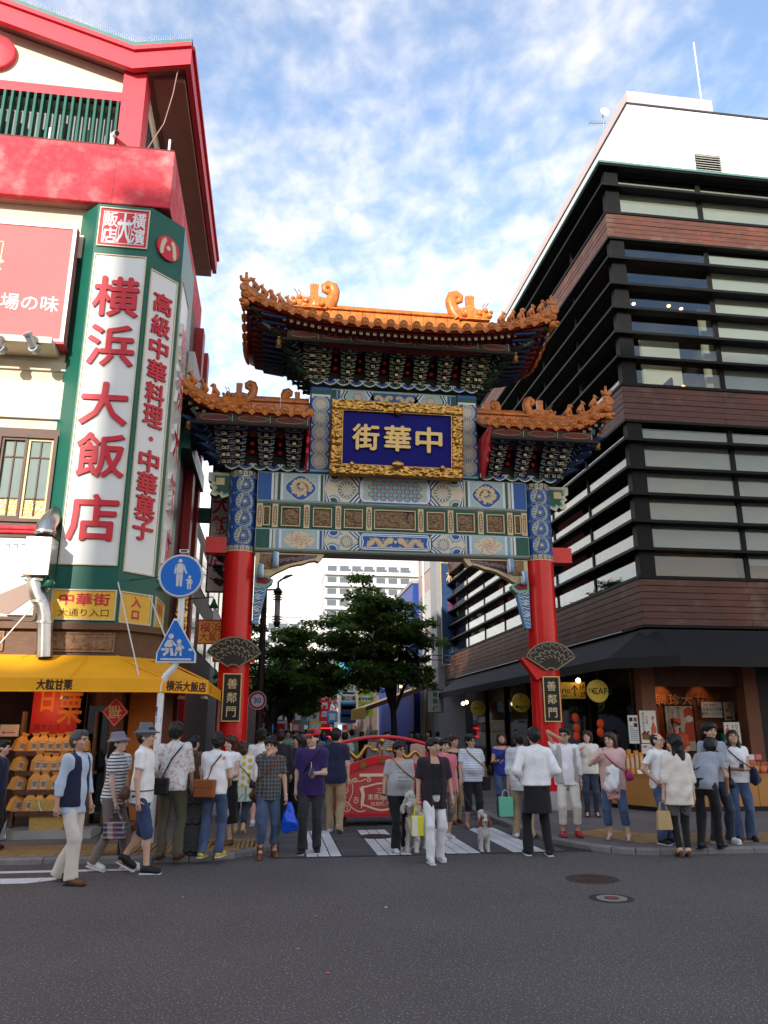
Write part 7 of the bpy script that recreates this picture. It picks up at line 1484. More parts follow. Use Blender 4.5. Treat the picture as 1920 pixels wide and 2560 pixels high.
ARMS = {'down': (-.225, -.02, .80), 'fwd': (-.21, -.20, .84), 'back': (-.22, .17, .84), 'hip': (-.205, -.06, .97), 'phone': (-.05, -.30, 1.10), 'phone2': (-.10, -.27, 1.14), 'drink': (-.05, -.185, 1.455), 'eye': (-.12, -.15, 1.545), 'hold': (-.13, -.24, 1.03), 'bent': (-.10, -.25, 1.06), 'up': (-.17, -.22, 1.33), 'pocket': (-.20, -.03, .90), 'cross': (.05, -.20, 1.06)}
def person(label, px, py, top, face, z0=0., *, shirt='white_tee', sleeve=.55, hem=.80, hw=0., trousers='jeans', cuff=.06, flare=0., shoes='shoe_black', hair='short', haircol='hair_black', skin=0, fat=1., arms=('down', 'down'), legs=((0, 0), (0, 0)), head=0., nod=0., hat=None, hatm='hat_grey', glasses=None, dress=None, vest=None, leggings=None, open_shirt=None, female=False, lean=0., group=None, low=False, H=None, pos=None, apron=False, neck=.0, shoe='shoe', eyes=True, collar=False):
    x, y = pos if pos else gnd(px*K, py*K, z0)
    if H is None: H = (dY(px, top, y)[1]-z0)*S
    s = H/1.70; t = bpy.data.objects.new('person', None); COL.objects.link(t); t.location = (x*S, y*S, z0*S); t.rotation_euler = (0, 0, R(face)); t.scale = (s, s, s); tag(t, label, 'person', group)
    hh = .0135 if not low else .022; fx = fat; lsh = Vector((0, lean, 0))
    sw = (.172 if female else .188)*(.85+.15*fx); hipw = .088
    def T(p): p = Vector(p); k_ = max(0, p.z-.9); return Vector((p.x, p.y-lean*k_*1.2, p.z-abs(lean)*k_*.35))
    J = {}
    for i, sgn in enumerate((-1, 1)):
        fo = legs[i]; lift = fo[2] if len(fo) > 2 else 0; hip = Vector((sgn*hipw, 0, .885)); ank = Vector((sgn*(.095+fo[0]), -fo[1], .085+lift)); kn, ank = ik(hip, ank, .415, .405, (sgn*.1, -1, 0)); J['leg', i] = (hip, kn, ank)
        a = arms[i]; w = ARMS[a] if isinstance(a, str) else a; w = Vector((w[0]*(1 if sgn < 0 else -1), w[1], w[2])); sh = T((sgn*(sw-.01), 0, 1.375)); w = T(w) if w.z > .9 else w+Vector((0, -lean*.3, 0)); hint = (sgn*.55, .9, -.35) if a not in ('hip',) else (sgn*1, .75, 0); el, w = ik(sh, w, .285, .245, hint); J['arm', i] = (sh, el, w)
    nb, hc = T((0, .012, 1.40)), T((0, -.012, 1.585)); Rh = Matrix.Rotation(R(head), 3, 'Z') @ Matrix.Rotation(R(-nod), 3, 'X')
    def HD(p): return tuple(hc+Rh @ (Vector(p)-Vector((0, -.012, 1.585))))
    rotm = [list(r) for r in Rh]
    # body
    B = []; lk = .70 if (leggings or dress or (trousers and cuff < .3)) else 1; ak = .80 if sleeve > 1.2 else 1
    for i in (0, 1):
        h_, k_, a_ = J['leg', i]; B += [C(h_, k_, .078*fx*lk, .052*lk, s=.03), C(k_, a_, .050*lk, .034, s=.02), E_(tuple(k_*.68+a_*.32+Vector((0, .012, 0))), (.05*lk, .052*lk, .10), .02)]
        sh, el, w = J['arm', i]; B += [C(sh, el, .043*(.8+.2*fx)*ak, .035*ak, s=.03), C(el, w, .036*ak, .025, s=.02)]
        hd = (w-el).normalized(); pc = w+hd*.045; B.append(C(w, pc+hd*.01, .024, .030, s=.015))
        an = J['leg', i][2]; B.append(C(an, (an.x+(.012 if i else -.012), an.y-.11, an.z-.055), .032, .026))
    B += [C(T((0, .0, .95)), T((0, -.005, 1.28)), .155*fx, .165*(.9+.1*fx), .64, .05), C(T((-sw*.78, 0, 1.365)), T((sw*.78, 0, 1.365)), .052, s=.05), C(nb, hc-Vector((0, -.012, .07)), .050, .047, s=.03)]
    B += [E_(HD((0, .004, 1.605)), (.077, .095, .098), .02, rotm), E_(HD((0, -.030, 1.545)), (.062, .066, .078), .03, rotm), E_(HD((0, -.062, 1.500)), (.032, .028, .026), .02, rotm), C(HD((0, -.100, 1.590)), HD((0, -.119, 1.557)), .009, .014, s=.012), E_(HD((-.080, .012, 1.573)), (.013, .024, .034), .01, rotm), E_(HD((.080, .012, 1.573)), (.013, .024, .034), .01, rotm), C(HD((-.045, -.083, 1.607)), HD((.045, -.083, 1.607)), .014, s=.02), E_(HD((-.04, -.066, 1.553)), (.025, .025, .02), .02, rotm), E_(HD((.04, -.066, 1.553)), (.025, .025, .02), .02, rotm)]
    V, F = sculpt(B, hh*.92); ex = []
    for i, sgn in enumerate((-1, 1)):
        sh, el, w = J['arm', i]; hd = (w-el).normalized(); fwd = Vector((0, -1, 0)); nrm = Vector((-sgn, 0, 0)); nrm = (nrm-hd*nrm.dot(hd)); nrm = nrm.normalized() if nrm.length > .1 else Vector((0, 0, 1)); sd = hd.cross(nrm).normalized(); 
        if sd.dot(fwd) < 0: sd = -sd
        pe = w+hd*.068; cr = .38 if arms[i] in ('down', 'fwd', 'back') else .75
        for j, (o_, L) in enumerate(((.026, .070), (.009, .078), (-.008, .073), (-.024, .058))): ex.append(finger(pe+sd*o_, hd, nrm, L, .0092, cr))
        ex.append(finger(w+hd*.028+sd*.024, (hd*.62+sd*.75+nrm*.25), nrm, .062, .0105, .3))
    mesh_obj('body', V, F, 'skin%d' % skin, t, ex)
    # face
    if not low and eyes:
        for sg in (-1, 1):
            mb = MB(); mb.ball(HD((sg*.031, -.0935, 1.583)), (.0135, .007, .0065), 'eye_dark', 8, 6); mbo('eye', mb, t); mb = MB(); mb.tube([HD((sg*.016, -.1035, 1.602)), HD((sg*.034, -.103, 1.608)), HD((sg*.050, -.090, 1.602))], .0052, 5, haircol); mbo('eyebrow', mb, t)
        mb = MB(); mb.tube([HD((-.023, -.0865, 1.523)), HD((0, -.0975, 1.521)), HD((.023, -.0865, 1.523))], [.004, .0065, .004], 6, 'lip'); mbo('mouth', mb, t)
    if glasses:
        mb = MB()
        for sg in (-1, 1): mb.tube([HD((sg*.033+.024*math.cos(a), -.112+.25*abs(.024*math.cos(a)+sg*.033)*.4, 1.582+.017*math.sin(a))) for a in np.linspace(0, 6.28, 13)], .0030, 5, glasses); mb.tube([HD((sg*.056, -.104, 1.587)), HD((sg*.079, 0.01, 1.587))], .0030, 5, glasses)
        mb.tube([HD((-.010, -.114, 1.586)), HD((.010, -.114, 1.586))], .003, 5, glasses); mbo('glasses', mb, t)
    # hair
    hs = []; top_ = E_(HD((0, .010, 1.628)), (.090, .106, .092), .02, rotm)
    if hair == 'short': hs = [top_, E_(HD((0, .045, 1.585)), (.086, .072, .095), .03, rotm), E_(HD((0, -.055, 1.672)), (.070, .050, .032), .03, rotm)]
    elif hair == 'mop': hs = [E_(HD((0, .008, 1.628)), (.101, .112, .098), .02, rotm), E_(HD((0, .05, 1.58)), (.096, .078, .10), .03, rotm), E_(HD((0, -.078, 1.652)), (.075, .038, .042), .03, rotm)]
    elif hair == 'bob': hs = [E_(HD((0, .008, 1.625)), (.104, .114, .098), .02, rotm), E_(HD((0, .035, 1.545)), (.108, .090, .115), .04, rotm), E_(HD((0, -.08, 1.650)), (.07, .034, .040), .03, rotm)]
    elif hair == 'long': hs = [E_(HD((0, .010, 1.625)), (.096, .110, .098), .02, rotm), C(HD((0, .050, 1.58)), HD((0, .085, 1.36)), .092, .070, .62, .04), C(HD((-.075, .01, 1.58)), HD((-.085, .02, 1.40)), .032, .022), C(HD((.075, .01, 1.58)), HD((.085, .02, 1.40)), .032, .022), E_(HD((0, -.07, 1.665)), (.066, .04, .030), .03, rotm)]
    elif hair == 'tail': hs = [top_, E_(HD((0, .04, 1.58)), (.085, .07, .09), .03, rotm), C(HD((0, .09, 1.56)), HD((0, .15, 1.42)), .035, .022)]
    elif hair == 'bald': hs = [E_(HD((0, .022, 1.612)), (.086, .096, .086), .02, rotm), E_(HD((0, .05, 1.575)), (.084, .066, .08), .03, rotm)]
    if hs:
        hs += [dict(E_(HD((0, -.098, 1.562)), (.066, .062, .066 if hair != 'bald' else .105), rot=rotm), sub=True)]
        V, F = sculpt(hs, .011 if not low else .02, wr=.006, wf=70, seed=len(label)); mesh_obj('hair', V, F, haircol, t)
    if hat == 'cap':
        V, F = sculpt([E_(HD((0, .008, 1.640)), (.100, .116, .088), rot=rotm)], .011, cuts=[(HD((0, 0, 1.628)), tuple(Rh @ Vector((0, 0, -1))))]); mesh_obj('cap', V, F, hatm, t); V, F = sculpt([E_(HD((0, -.118, 1.637)), (.076, .082, .012), rot=rotm)], .009); mesh_obj('cap_brim', V, F, hatm, t)
    elif hat == 'bucket':
        V, F = sculpt([C(HD((0, .005, 1.62)), HD((0, .01, 1.70)), .112, .092, s=.02, clip=[(HD((0, 0, 1.735)), tuple(Rh @ Vector((0, 0, 1))))]), E_(HD((0, .0, 1.615)), (.150, .162, .030), .04, rotm)], .011, cuts=[(HD((0, 0, 1.602)), (0, 0, -1))]); mesh_obj('hat', V, F, hatm, t)
    elif hat == 'fedora':
        V, F = sculpt([C(HD((0, .005, 1.63)), HD((0, .012, 1.715)), .104, .086, s=.02, clip=[(HD((0, 0, 1.755)), tuple(Rh @ Vector((0, 0, 1))))]), E_(HD((0, -.005, 1.632)), (.150, .172, .016), .02, rotm)], .011); mesh_obj('hat', V, F, hatm, t); mb = MB(); mb.tube([HD((.106*math.cos(a), .005+.108*math.sin(a), 1.65)) for a in np.linspace(0, 6.28, 25)], .014, 5, 'shoe_grey'); mbo('hat_band', mb, t)
    elif hat == 'toque':
        V, F = sculpt([C(HD((0, .005, 1.65)), HD((0, .012, 1.715)), .104, .104, s=.02, clip=[(HD((0, 0, 1.745)), tuple(Rh @ Vector((0, 0, 1)))), (HD((0, 0, 1.635)), tuple(Rh @ Vector((0, 0, -1))))])], .011); mesh_obj('cap', V, F, hatm, t)
    # shirt
    def sleeve_prims(ease, L):
        out = []
        for i in (0, 1):
            sh, el, w = J['arm', i]; q = min(L, 1); e = sh.lerp(el, q) if L <= 1 else el; d = (el-sh).normalized()
            out.append(C(sh, e+d*.05 if L <= 1 else e, (.052+ease)*(.8+.2*fx), .047+ease, s=.035, clip=[(e, d)] if L <= 1 else None))
            if L > 1: e2 = el.lerp(w, L-1); d2 = (w-el).normalized(); out.append(C(el, e2+d2*.04, .046+ease, .037+ease, s=.02, clip=[(e2, d2)]))
        return out
    def torso(ease, z_lo, wl=0., z_hi=1.455):
        g_ = [C(T((0, .0, max(z_lo, .93))), T((0, -.006, 1.27)), (.158+ease)*fx, (.168+ease)*(.88+.12*fx), .66, .04), C(T((-sw*.80, 0, 1.362)), T((sw*.80, 0, 1.362)), .058+ease*.6, s=.05), C(T((0, .008, 1.385)), T((0, .004, 1.44)), .082, .062, .9, .05)]
        if fx > 1.12: g_.append(E_(T((0, -.05*fx, 1.08)), (.155*fx, .13*fx, .17), .06))
        if female: g_ += [E_(T((-.068, -.085, 1.245)), (.068, .055, .065), .05), E_(T((.068, -.085, 1.245)), (.068, .055, .065), .05)]
        if z_lo < .95: g_.append(C(T((0, .0, 1.02)), (0, .0, z_lo-.05), (.165+ease)*fx, (.170+ease+wl)*fx, .72, .05)); g_ += [E_((q*.065, .055, .90), (.10, .092, .10), .05) for q in (-1, 1)]
        return g_
    if shirt:
        ease = .014+hw
        V, F = sculpt(torso(ease, hem)+sleeve_prims(.008+hw*.5, sleeve), hh, cuts=[((0, 0, hem), (0, 0, -1)), (tuple(T((0, -.03, 1.445-neck))), (0, -.45, .89))], wr=.010, wf=26, seed=len(label)); mesh_obj('shirt', V, F, shirt, t)
        if collar:
            mb = MB(); P = [[tuple(T(((.062+.018*q)*math.sin(a), .004-(.064+.018*q)*math.cos(a), 1.463-.028*q-.022*max(0, math.cos(a))))) for a in np.linspace(.25, 2*math.pi-.25, 19)] for q in (0, 1)]; mb.grid(P, shirt); mbo('collar', mb, t)
    if vest:                                               # open waistcoat or overshirt: a second shell with a gap in front
        vm, vs, vh, gap = vest; pr = torso(.026, vh)+(sleeve_prims(.018, vs) if vs else []); pr.append(dict(C(T((0, -.20, vh-.1)), T((0, -.20, 1.50)), gap*.9, gap*1.25, 1.6), sub=True)); V, F = sculpt(pr, hh, cuts=[((0, 0, vh), (0, 0, -1)), (tuple(T((0, -.03, 1.44))), (0, -.6, .8))]+([] if vs else [(tuple(T((-sw*.93, 0, 1.3))), (-1, 0, .18)), (tuple(T((sw*.93, 0, 1.3))), (1, 0, .18))]), wr=.005, wf=20, seed=3); mesh_obj('vest', V, F, vm, t)
    # legs
    def leg_prims(e0, e1, cz, flare_=0.):
        out = [C((0, .005, .98), (0, .008, .90), .150*fx, .158*fx, .70, .04), E_((-.065, .055, .90), (.085, .075, .09), .04), E_((.065, .055, .90), (.085, .075, .09), .04)]
        for i in (0, 1):
            h_, k_, a_ = J['leg', i]; out.append(C(h_, k_, (.083+e0)*fx, .062+e0, s=.03, clip=[(k_.lerp(h_, max(0, min(1, (cz-k_.z)/max(.05, h_.z-k_.z)))), (k_-h_).normalized())] if cz > k_.z+.01 else None))
            if cz <= k_.z+.01: q = min(1.15, (k_.z-cz)/max(.05, k_.z-a_.z)); e = k_.lerp(a_, q); d = (a_-k_).normalized(); out.append(C(k_, e+d*.05, .060+e0, .048+e1+flare_, s=.02, clip=[(e, d)]))
        return out
    if trousers: V, F = sculpt(leg_prims(.010, .014, cuff, flare), hh, cuts=[((0, 0, 1.0), (0, 0, 1))], wr=.011, wf=24, seed=5+len(label)); mesh_obj('trousers', V, F, trousers, t)
    if leggings: V, F = sculpt(leg_prims(.0, -.004, .13), hh, cuts=[((0, 0, .9), (0, 0, 1))]); mesh_obj('leggings', V, F, leggings, t)
    if dress: dm, dz, dr = dress; V, F = sculpt([C(T((0, 0, 1.04)), (0, .0, dz-.06), .158*fx, dr, .78, .03)], hh, cuts=[((0, 0, dz), (0, 0, -1)), ((0, 0, 1.08), (0, 0, 1))], wr=.010, wf=26, seed=9); mesh_obj('skirt', V, F, dm, t)
    if apron: V, F = sculpt([C((0, .0, 1.0), (0, .02, .50), .172, .215, .72, .03)], hh, cuts=[((0, 0, .56), (0, 0, -1)), ((0, 0, .985), (0, 0, 1)), ((0, -.03, 0), (0, -1, 0)) if apron == 'back' else ((0, 0, .56), (0, 0, -1))], wr=.008, wf=20); mesh_obj('apron', V, F, 'cloth_black', t)
    # shoes
    for i in (0, 1):
        an = J['leg', i][2]; zz = an.z-.085; fo = legs[i]; pitch = R(-(fo[3] if len(fo) > 3 else 0)); o_ = .02 if i else -.02
        if low: mb = MB(); mb.ball((an.x+o_, an.y-.055, zz+.035), (.045, .13, .04), shoes, 8, 6); so_ = mbo('shoe', mb, t); continue
        if shoe == 'heel': pr = [C((an.x, an.y+.02, zz+.075), (an.x+o_, an.y-.13, zz+.022), .034, .030, s=.02), C((an.x, an.y+.035, zz+.07), (an.x, an.y+.045, zz+.005), .022, .012, s=.01)]
        elif shoe == 'boot': pr = [C((an.x, an.y+.01, zz+.15), (an.x, an.y+.015, zz+.06), .052, .046, s=.03), C((an.x, an.y+.03, zz+.045), (an.x+o_, an.y-.15, zz+.038), .046, .044, s=.03), C((an.x, an.y+.04, zz+.02), (an.x+o_, an.y-.16, zz+.02), .05, .05, 1, .01, clip=[((0, 0, zz+.03), (0, 0, 1))])]
        elif shoe == 'sandal': pr = [C((an.x, an.y+.03, zz+.015), (an.x+o_, an.y-.15, zz+.015), .044, .048, s=.02, clip=[((0, 0, zz+.028), (0, 0, 1))]), C((an.x-.04, an.y-.09, zz+.05), (an.x+.045, an.y-.09, zz+.05), .014, s=.01), C((an.x-.038, an.y-.01, zz+.07), (an.x+.038, an.y-.01, zz+.07), .012, s=.01)]
        else: pr = [C((an.x, an.y+.028, zz+.052), (an.x+o_, an.y-.145, zz+.036), .046, .040, s=.03), C((an.x, an.y, zz+.085), (an.x, an.y-.03, zz+.06), .042, .04, s=.03)]
        cut = [((0, 0, zz+.001), (0, 0, -1))]; V, F = sculpt(pr, .011, cuts=cut)
        if pitch: c_ = Vector((an.x, an.y-.10, zz+.03)); Rm = Matrix.Rotation(-pitch, 3, 'X'); V = [tuple(c_+Rm @ (Vector(v)-c_)) for v in V]
        so_ = mesh_obj('shoe', V, F, shoes, t)
        if shoe in ('sneaker', 'shoe'):
            mb = MB(); mb.bbox(-.044, -.185, 0, .044, .075, .018, 'shoe_white' if shoe == 'sneaker' else 'shoe_black', .008); q = mbo('sole', mb, t); q.location = (an.x+o_*.5, an.y, zz+(.0 if not pitch else .02)); q.rotation_euler = (-pitch if pitch else 0, 0, 0)
    wp = {'fat': fx, 'j': J, 'T': T, 's': s, 't': t, 'HD': HD}
    def world(p): return (Matrix.Translation(t.location) @ Matrix.Rotation(R(face), 4, 'Z') @ Matrix.Scale(s, 4)) @ Vector(p)
    wp['w'] = world; return wp
def place_like(o, wp):                                     # put a bag built in the wearer's coordinates where the wearer stands
    t = wp['t']; o.location = t.location; o.rotation_euler = t.rotation_euler; o.scale = t.scale
def carry(name, label, cat, wp, base=(0, 0, 0)):
    t = bpy.data.objects.new(name, None); COL.objects.link(t); place_like(t, wp); return tag(t, label, cat)
def strap(par, pts, m_, w=.018, name='strap'): mb = MB(); mb.tube(pts, w, 6, m_, flat=.35); return mbo(name, mb, par)
def soft_bag(par, c, r, m_, name='bag_body', wr=.004): V, F = sculpt([E_(c, r), C((c[0]-r[0]*.55, c[1], c[2]-r[2]*.3), (c[0]+r[0]*.55, c[1], c[2]-r[2]*.3), min(r)*1.0, s=.03)], .012, wr=wr, wf=30); return mesh_obj(name, V, F, m_, par)
def box_bag(par, x0, y0, z0, x1, y1, z1, m_, name='bag_body', b=.015, tap=1.): 
    mb = MB(); mb.bbox(x0, y0, z0, x1, y1, z1, m_, b); cx_, cy_ = (x0+x1)/2, (y0+y1)/2; mb.v = [(cx_+(x-cx_)*(tap if z > (z0+z1)/2 else 1), cy_+(y-cy_)*(tap if z > (z0+z1)/2 else 1), z) for x, y, z in mb.v]; return mbo(name, mb, par)
# ---------------------------------------------------------------- the crowd
for n_, c in dict(white_tee=(.80, .79, .78), white_shirt=(.80, .79, .79), pale_blue=(.44, .52, .64), navy=(.012, .016, .045), beige=(.60, .54, .46), black_cloth=(.011, .011, .012), cloth_black=(.010, .010, .011), olive=(.085, .078, .048), taupe=(.16, .13, .115), purple=(.032, .014, .095), khaki=(.36, .25, .14), grey_tee=(.38, .38, .38), plum=(.022, .012, .018), pink_tee=(.62, .14, .20), royal=(.02, .04, .28), offwhite=(.68, .62, .54), pale_pink=(.66, .42, .38), cream_blouse=(.70, .64, .55), grey_knit=(.30, .32, .36), grey_short=(.10, .10, .11), hat_grey=(.13, .14, .16), hat_mauve=(.20, .18, .22), cap_red=(.52, .012, .022), dark_jacket=(.02, .02, .024), brown_cloth=(.09, .05, .03), denim_short=(.03, .05, .12), white_jean=(.70, .70, .70), mint=(.2, .4, .33)).items(): fabric(n_, c)
fabric('jeans', (.035, .06, .13), (.09, .13, .23), 'wash'); fabric('jeans_dark', (.016, .024, .045), (.045, .06, .09), 'wash'); fabric('jeans_black', (.014, .014, .017), (.05, .05, .055), 'wash')
fabric('stripe_bw', (.66, .66, .66), (.02, .02, .03), 'h', .042, .38); fabric('stripe_grey', (.52, .53, .54), (.33, .34, .36), 'h', .06, .5); fabric('stripe_blue', (.68, .69, .71), (.16, .22, .38), 'h', .030, .30); fabric('plaid_dark', (.025, .025, .03), (.10, .10, .105), 'plaid', .055, .4, (.34, .33, .32)); fabric('bands_soft', (.60, .61, .62), (.44, .48, .56), 'bands', 42, .5, (.56, .55, .50)); fabric('scarf_bands', (.30, .36, .42), (.42, .30, .24), 'bands', 150, .5, (.52, .50, .46)); fabric('floral', (.66, .64, .58), (.60, .42, .05), 'floral', .1, .5, (.16, .46, .44)); fabric('pink_print', (.66, .42, .38), (.42, .08, .08), 'print', .78); fabric('speckle_shirt', (.66, .64, .63), (.52, .38, .36), 'print', 2.0)
W_ = {}
def pp(key, *a, **k): W_[key] = person(*a, **k); return W_[key]
SW = SWZ
pp('old', 'elderly man in navy waistcoat over pale blue shirt striding across the road edge', 140, 1908, 1578, 68, shirt='pale_blue', sleeve=1.55, hem=.76, vest=('navy', 0, .84, .075), trousers='beige', flare=.018, shoes='shoe_brown', hair='short', haircol='hair_grey', skin=1, arms=((-.23, .06, .80), (-.22, -.10, .80)), legs=((0, .14), (0, -.16, .02, 22)), collar=True, nod=4)
pp('grey', 'man in grey striped polo and black trousers walking behind the bucket hat woman', 236, 1860, 1587, 140, shirt='stripe_grey', sleeve=.6, hem=.88, trousers='black_cloth', shoes='shoe_black', arms=('down', 'fwd'), legs=((0, .12), (0, -.12)))
pp('bucket', 'woman in mauve bucket hat and black-and-white striped top carrying a tartan bag', 232, 1880, 1586, 80, shirt='stripe_bw', sleeve=.6, hem=.82, trousers='taupe', cuff=.12, shoes='shoe_white', shoe='sneaker', hair='tail', hat='bucket', hatm='hat_mauve', female=True, arms=((-.20, -.10, .86), 'down'), legs=((0, -.17, .02, 15), (0, .20)), nod=6, skin=2)
pp('hat', 'man in grey fedora, white T-shirt and denim shorts with a brown waist bag', 292, 1886, 1570, 84, shirt='white_tee', sleeve=.6, hem=.80, trousers='denim_short', cuff=.40, flare=.0, shoes='shoe_black', shoe='sneaker', hair='short', hat='fedora', hatm='hat_grey', arms=('down', 'back'), legs=((0, .15), (0, -.20, .05, 28)), skin=0)
pp('olive', 'man seen from behind in speckled white shirt and olive trousers with black sling bag', 362, 1856, 1561, 172, SW, shirt='speckle_shirt', sleeve=1.1, hem=.84, trousers='olive', shoes='shoe_brown', arms=('fwd', 'pocket'), legs=((.02, 0), (.02, .03)), hair='mop')
pp('pack', 'man with a black backpack over a beige shirt half hidden behind the others', 405, 1822, 1590, 150, SW, shirt='brown_cloth', trousers='black_cloth', arms=('down', 'down'))
pp('tan', 'man seen from behind in white T-shirt and jeans with tan leather messenger bag', 455, 1853, 1584, 160, SW, shirt='white_tee', sleeve=.6, hem=.86, trousers='jeans', shoes='shoe_yellow', shoe='sneaker', arms=((-.15, -.2, 1.0), 'fwd'), legs=((0, .04), (.02, -.06)), hair='mop', head=35)
pp('smile', 'smiling woman with dark bob in white blouse and long black skirt', 487, 1826, 1590, -42, SW, shirt='white_tee', sleeve=.3, hem=.98, trousers=None, dress=('black_cloth', .34, .20), hair='bob', haircol='hair_brown', female=True, shoes='shoe_brown', arms=('bent', 'bent'), skin=2)
pp('floral', 'woman seen from behind in yellow and white flower print tunic and yellow heels', 516, 1803, 1603, 172, SW, shirt='floral', sleeve=.35, hem=.60, hw=.035, trousers='jeans_dark', cuff=.22, shoes='shoe_yellow', shoe='heel', hair='bob', haircol='hair_brown', female=True, arms=('bent', 'down'), legs=((0, -.16, .03, 25), (0, .14)), skin=2)
pp('cap', 'man in white T-shirt and black baseball cap walking away beside the lamp post', 557, 1792, 1576, 178, shirt='white_tee', sleeve=.6, hem=.80, trousers='black_cloth', cuff=.36, shoes='shoe_white', shoe='sneaker', hair='short', hat='cap', hatm='black_cloth', arms=('down', 'down'), legs=((0, .12), (0, -.1, .03, 20)))
pp('plaid', 'man in dark plaid shirt drinking from a cup and holding a blue plastic bag', 575, 1853, 1593, 4, shirt='plaid_dark', sleeve=.75, hem=.80, trousers='jeans', cuff=.20, shoes='shoe_brown', shoe='boot', hair='mop', arms=('drink', (-.26, -.06, .80)), legs=((.0, .08), (.03, -.12)), head=-14, nod=-6, collar=True, skin=0)
pp('purple', 'man in red cap and purple T-shirt holding a drink cup', 669, 1843, 1577, -8, shirt='purple', sleeve=.75, hem=.78, hw=.008, trousers='jeans_black', cuff=.07, shoes='shoe_black', shoe='sneaker', hair='short', hat='cap', hatm='cap_red', arms=('down', (-.08, -.26, 1.10)), legs=((.0, .10), (.0, -.06)), head=-30, nod=-6, skin=2)
pp('navy', 'man in navy polo and khaki trousers walking away beside the red cart', 722, 1800, 1574, 168, shirt='navy', sleeve=.7, hem=.80, hw=.006, trousers='khaki', shoes='shoe_white', shoe='sneaker', hair='short', arms=('down', 'down'), legs=((0, -.14, .03, 25), (0, .14)))
pp('greyT', 'stout man with glasses in grey printed T-shirt holding a dog lead', 864, 1841, 1603, 8, shirt='grey_tee', sleeve=.72, hem=.86, neck=.03, trousers='black_cloth', cuff=.07, flare=.02, shoes='shoe_white', hair='mop', fat=1.24, glasses='ink', arms=((-.30, -.06, .82), 'down'), legs=((.0, .08), (.03, -.12)), head=16, skin=1)
pp('blackshirt', 'man in open black shirt and white jeans wearing white-framed glasses', 940, 1862, 1596, 4, shirt='black_cloth', sleeve=.05, hem=.92, neck=.06, vest=('plum', .85, .72, .085), trousers='white_jean', shoes='shoe_white', shoe='sneaker', hair='short', glasses='white', arms=((-.26, -.03, .82), (-.27, -.05, .82)), legs=((0, .12), (0, -.08)), head=30, nod=-4, skin=1)
pp('pink', 'person in pink T-shirt half hidden behind the man in the open black shirt', 964, 1815, 1596, 15, shirt='pink_tee', trousers='taupe', cuff=.30, shoes='shoe_white', shoe='sneaker', hair='mop', legs=((0, .08), (0, -.1)))
pp('tank', 'person in black tank top and khaki trousers looking aside', 984, 1780, 1588, 15, shirt='black_cloth', sleeve=.04, hem=.86, neck=.05, trousers='khaki', cuff=.08, shoes='shoe_brown', hair='mop', haircol='hair_brown', arms=('down', 'down'), legs=((0, .1), (0, -.1)), head=20, skin=1)
pp('stripe', 'stout man with glasses in blue striped polo walking a small spaniel', 1022, 1790, 1587, 8, shirt='stripe_blue', sleeve=.68, hem=.84, trousers='black_cloth', cuff=.32, shoes='shoe_brown', shoe='sandal', hair='mop', fat=1.30, glasses='ink', arms=((-.28, -.14, .86), (-.30, -.02, .82)), legs=((0, -.06), (0, .10)), head=8, collar=True, skin=1)
pp('blue', 'woman in royal blue top and jeans looking at her phone in the doorway', 1090, 1764, 1584, -12, SW, shirt='royal', sleeve=.4, hem=.84, neck=.05, trousers='jeans', shoes='shoe_black', hair='bob', haircol='hair_brown', female=True, arms=('phone2', (-.20, .02, .95)), nod=22, skin=1)
pp('back', 'man seen from behind in soft striped shirt and khakis holding a green paper bag', 1132, 1812, 1582, 168, SW*0, shirt='bands_soft', sleeve=1.3, hem=.76, hw=.012, trousers='khaki', shoes='shoe_white', arms=('pocket', 'down'), legs=((.02, -.05), (.02, .05)))
pp('apron', 'waiter seen from behind in white shirt and long black apron', 1166, 1849, 1573, 174, shirt='white_shirt', sleeve=1.55, hem=.92, hw=.018, trousers='black_cloth', shoes='shoe_black', shoe='sneaker', hair='short', arms=((-.20, -.12, 1.02), (-.21, -.12, 1.02)), legs=((.03, -.03), (.05, .04)), apron='full')
pp('scarf', 'man in white with a striped stole raising a hand to his glasses', 1232, 1808, 1573, -8, SW, shirt='white_shirt', sleeve=1.6, hem=.80, vest=('scarf_bands', 0, .82, .10), trousers='offwhite', cuff=.20, shoes='shoe_red', hair='short', glasses='maroon_paint', arms=('eye', 'down'), legs=((.02, 0), (.03, 0)), head=-30, skin=1, collar=True)
pp('cream', 'woman in cream blouse and dark jeans eating behind the man with the stole', 1280, 1764, 1579, -18, SW, shirt='cream_blouse', sleeve=.8, hem=.84, trousers='jeans_dark', shoes='shoe_black', shoe='sandal', hair='bob', haircol='hair_brown', female=True, arms=('up', 'down'), head=-20, nod=10, skin=2)
pp('pinkw', 'woman in long pale pink top and rolled jeans with a white cardigan over her arm', 1334, 1815, 1583, -32, SW, shirt='pink_print', sleeve=.85, hem=.64, hw=.022, trousers='jeans', cuff=.24, flare=.012, shoes='shoe_grey', shoe='sandal', hair='long', haircol='hair_brown', female=True, arms=('up', (-.02, -.24, 1.06)), legs=((.02, 0), (.09, .02)), head=-22, skin=2)
pp('white', 'balding man in white T-shirt and jeans standing with a hand on his hip', 1440, 1823, 1584, 22, SW, shirt='white_tee', sleeve=.72, hem=.84, trousers='jeans', cuff=.07, flare=.014, shoes='shoe_black', shoe='sneaker', hair='bald', glasses='grey_metal', arms=('hip', 'down'), head=18, nod=4, skin=0)
pp('blouse', 'woman seen from behind in cream blouse, grey shorts and black leggings', 1480, 1853, 1588, 172, 0, shirt='cream_blouse', sleeve=1.25, hem=.72, hw=.010, trousers='grey_short', cuff=.58, leggings='cloth_black', shoes='shoe_brown', shoe='heel', hair='long', female=True, arms=('down', 'down'), legs=((-.04, 0), (-.04, .02)), head=40, skin=2)
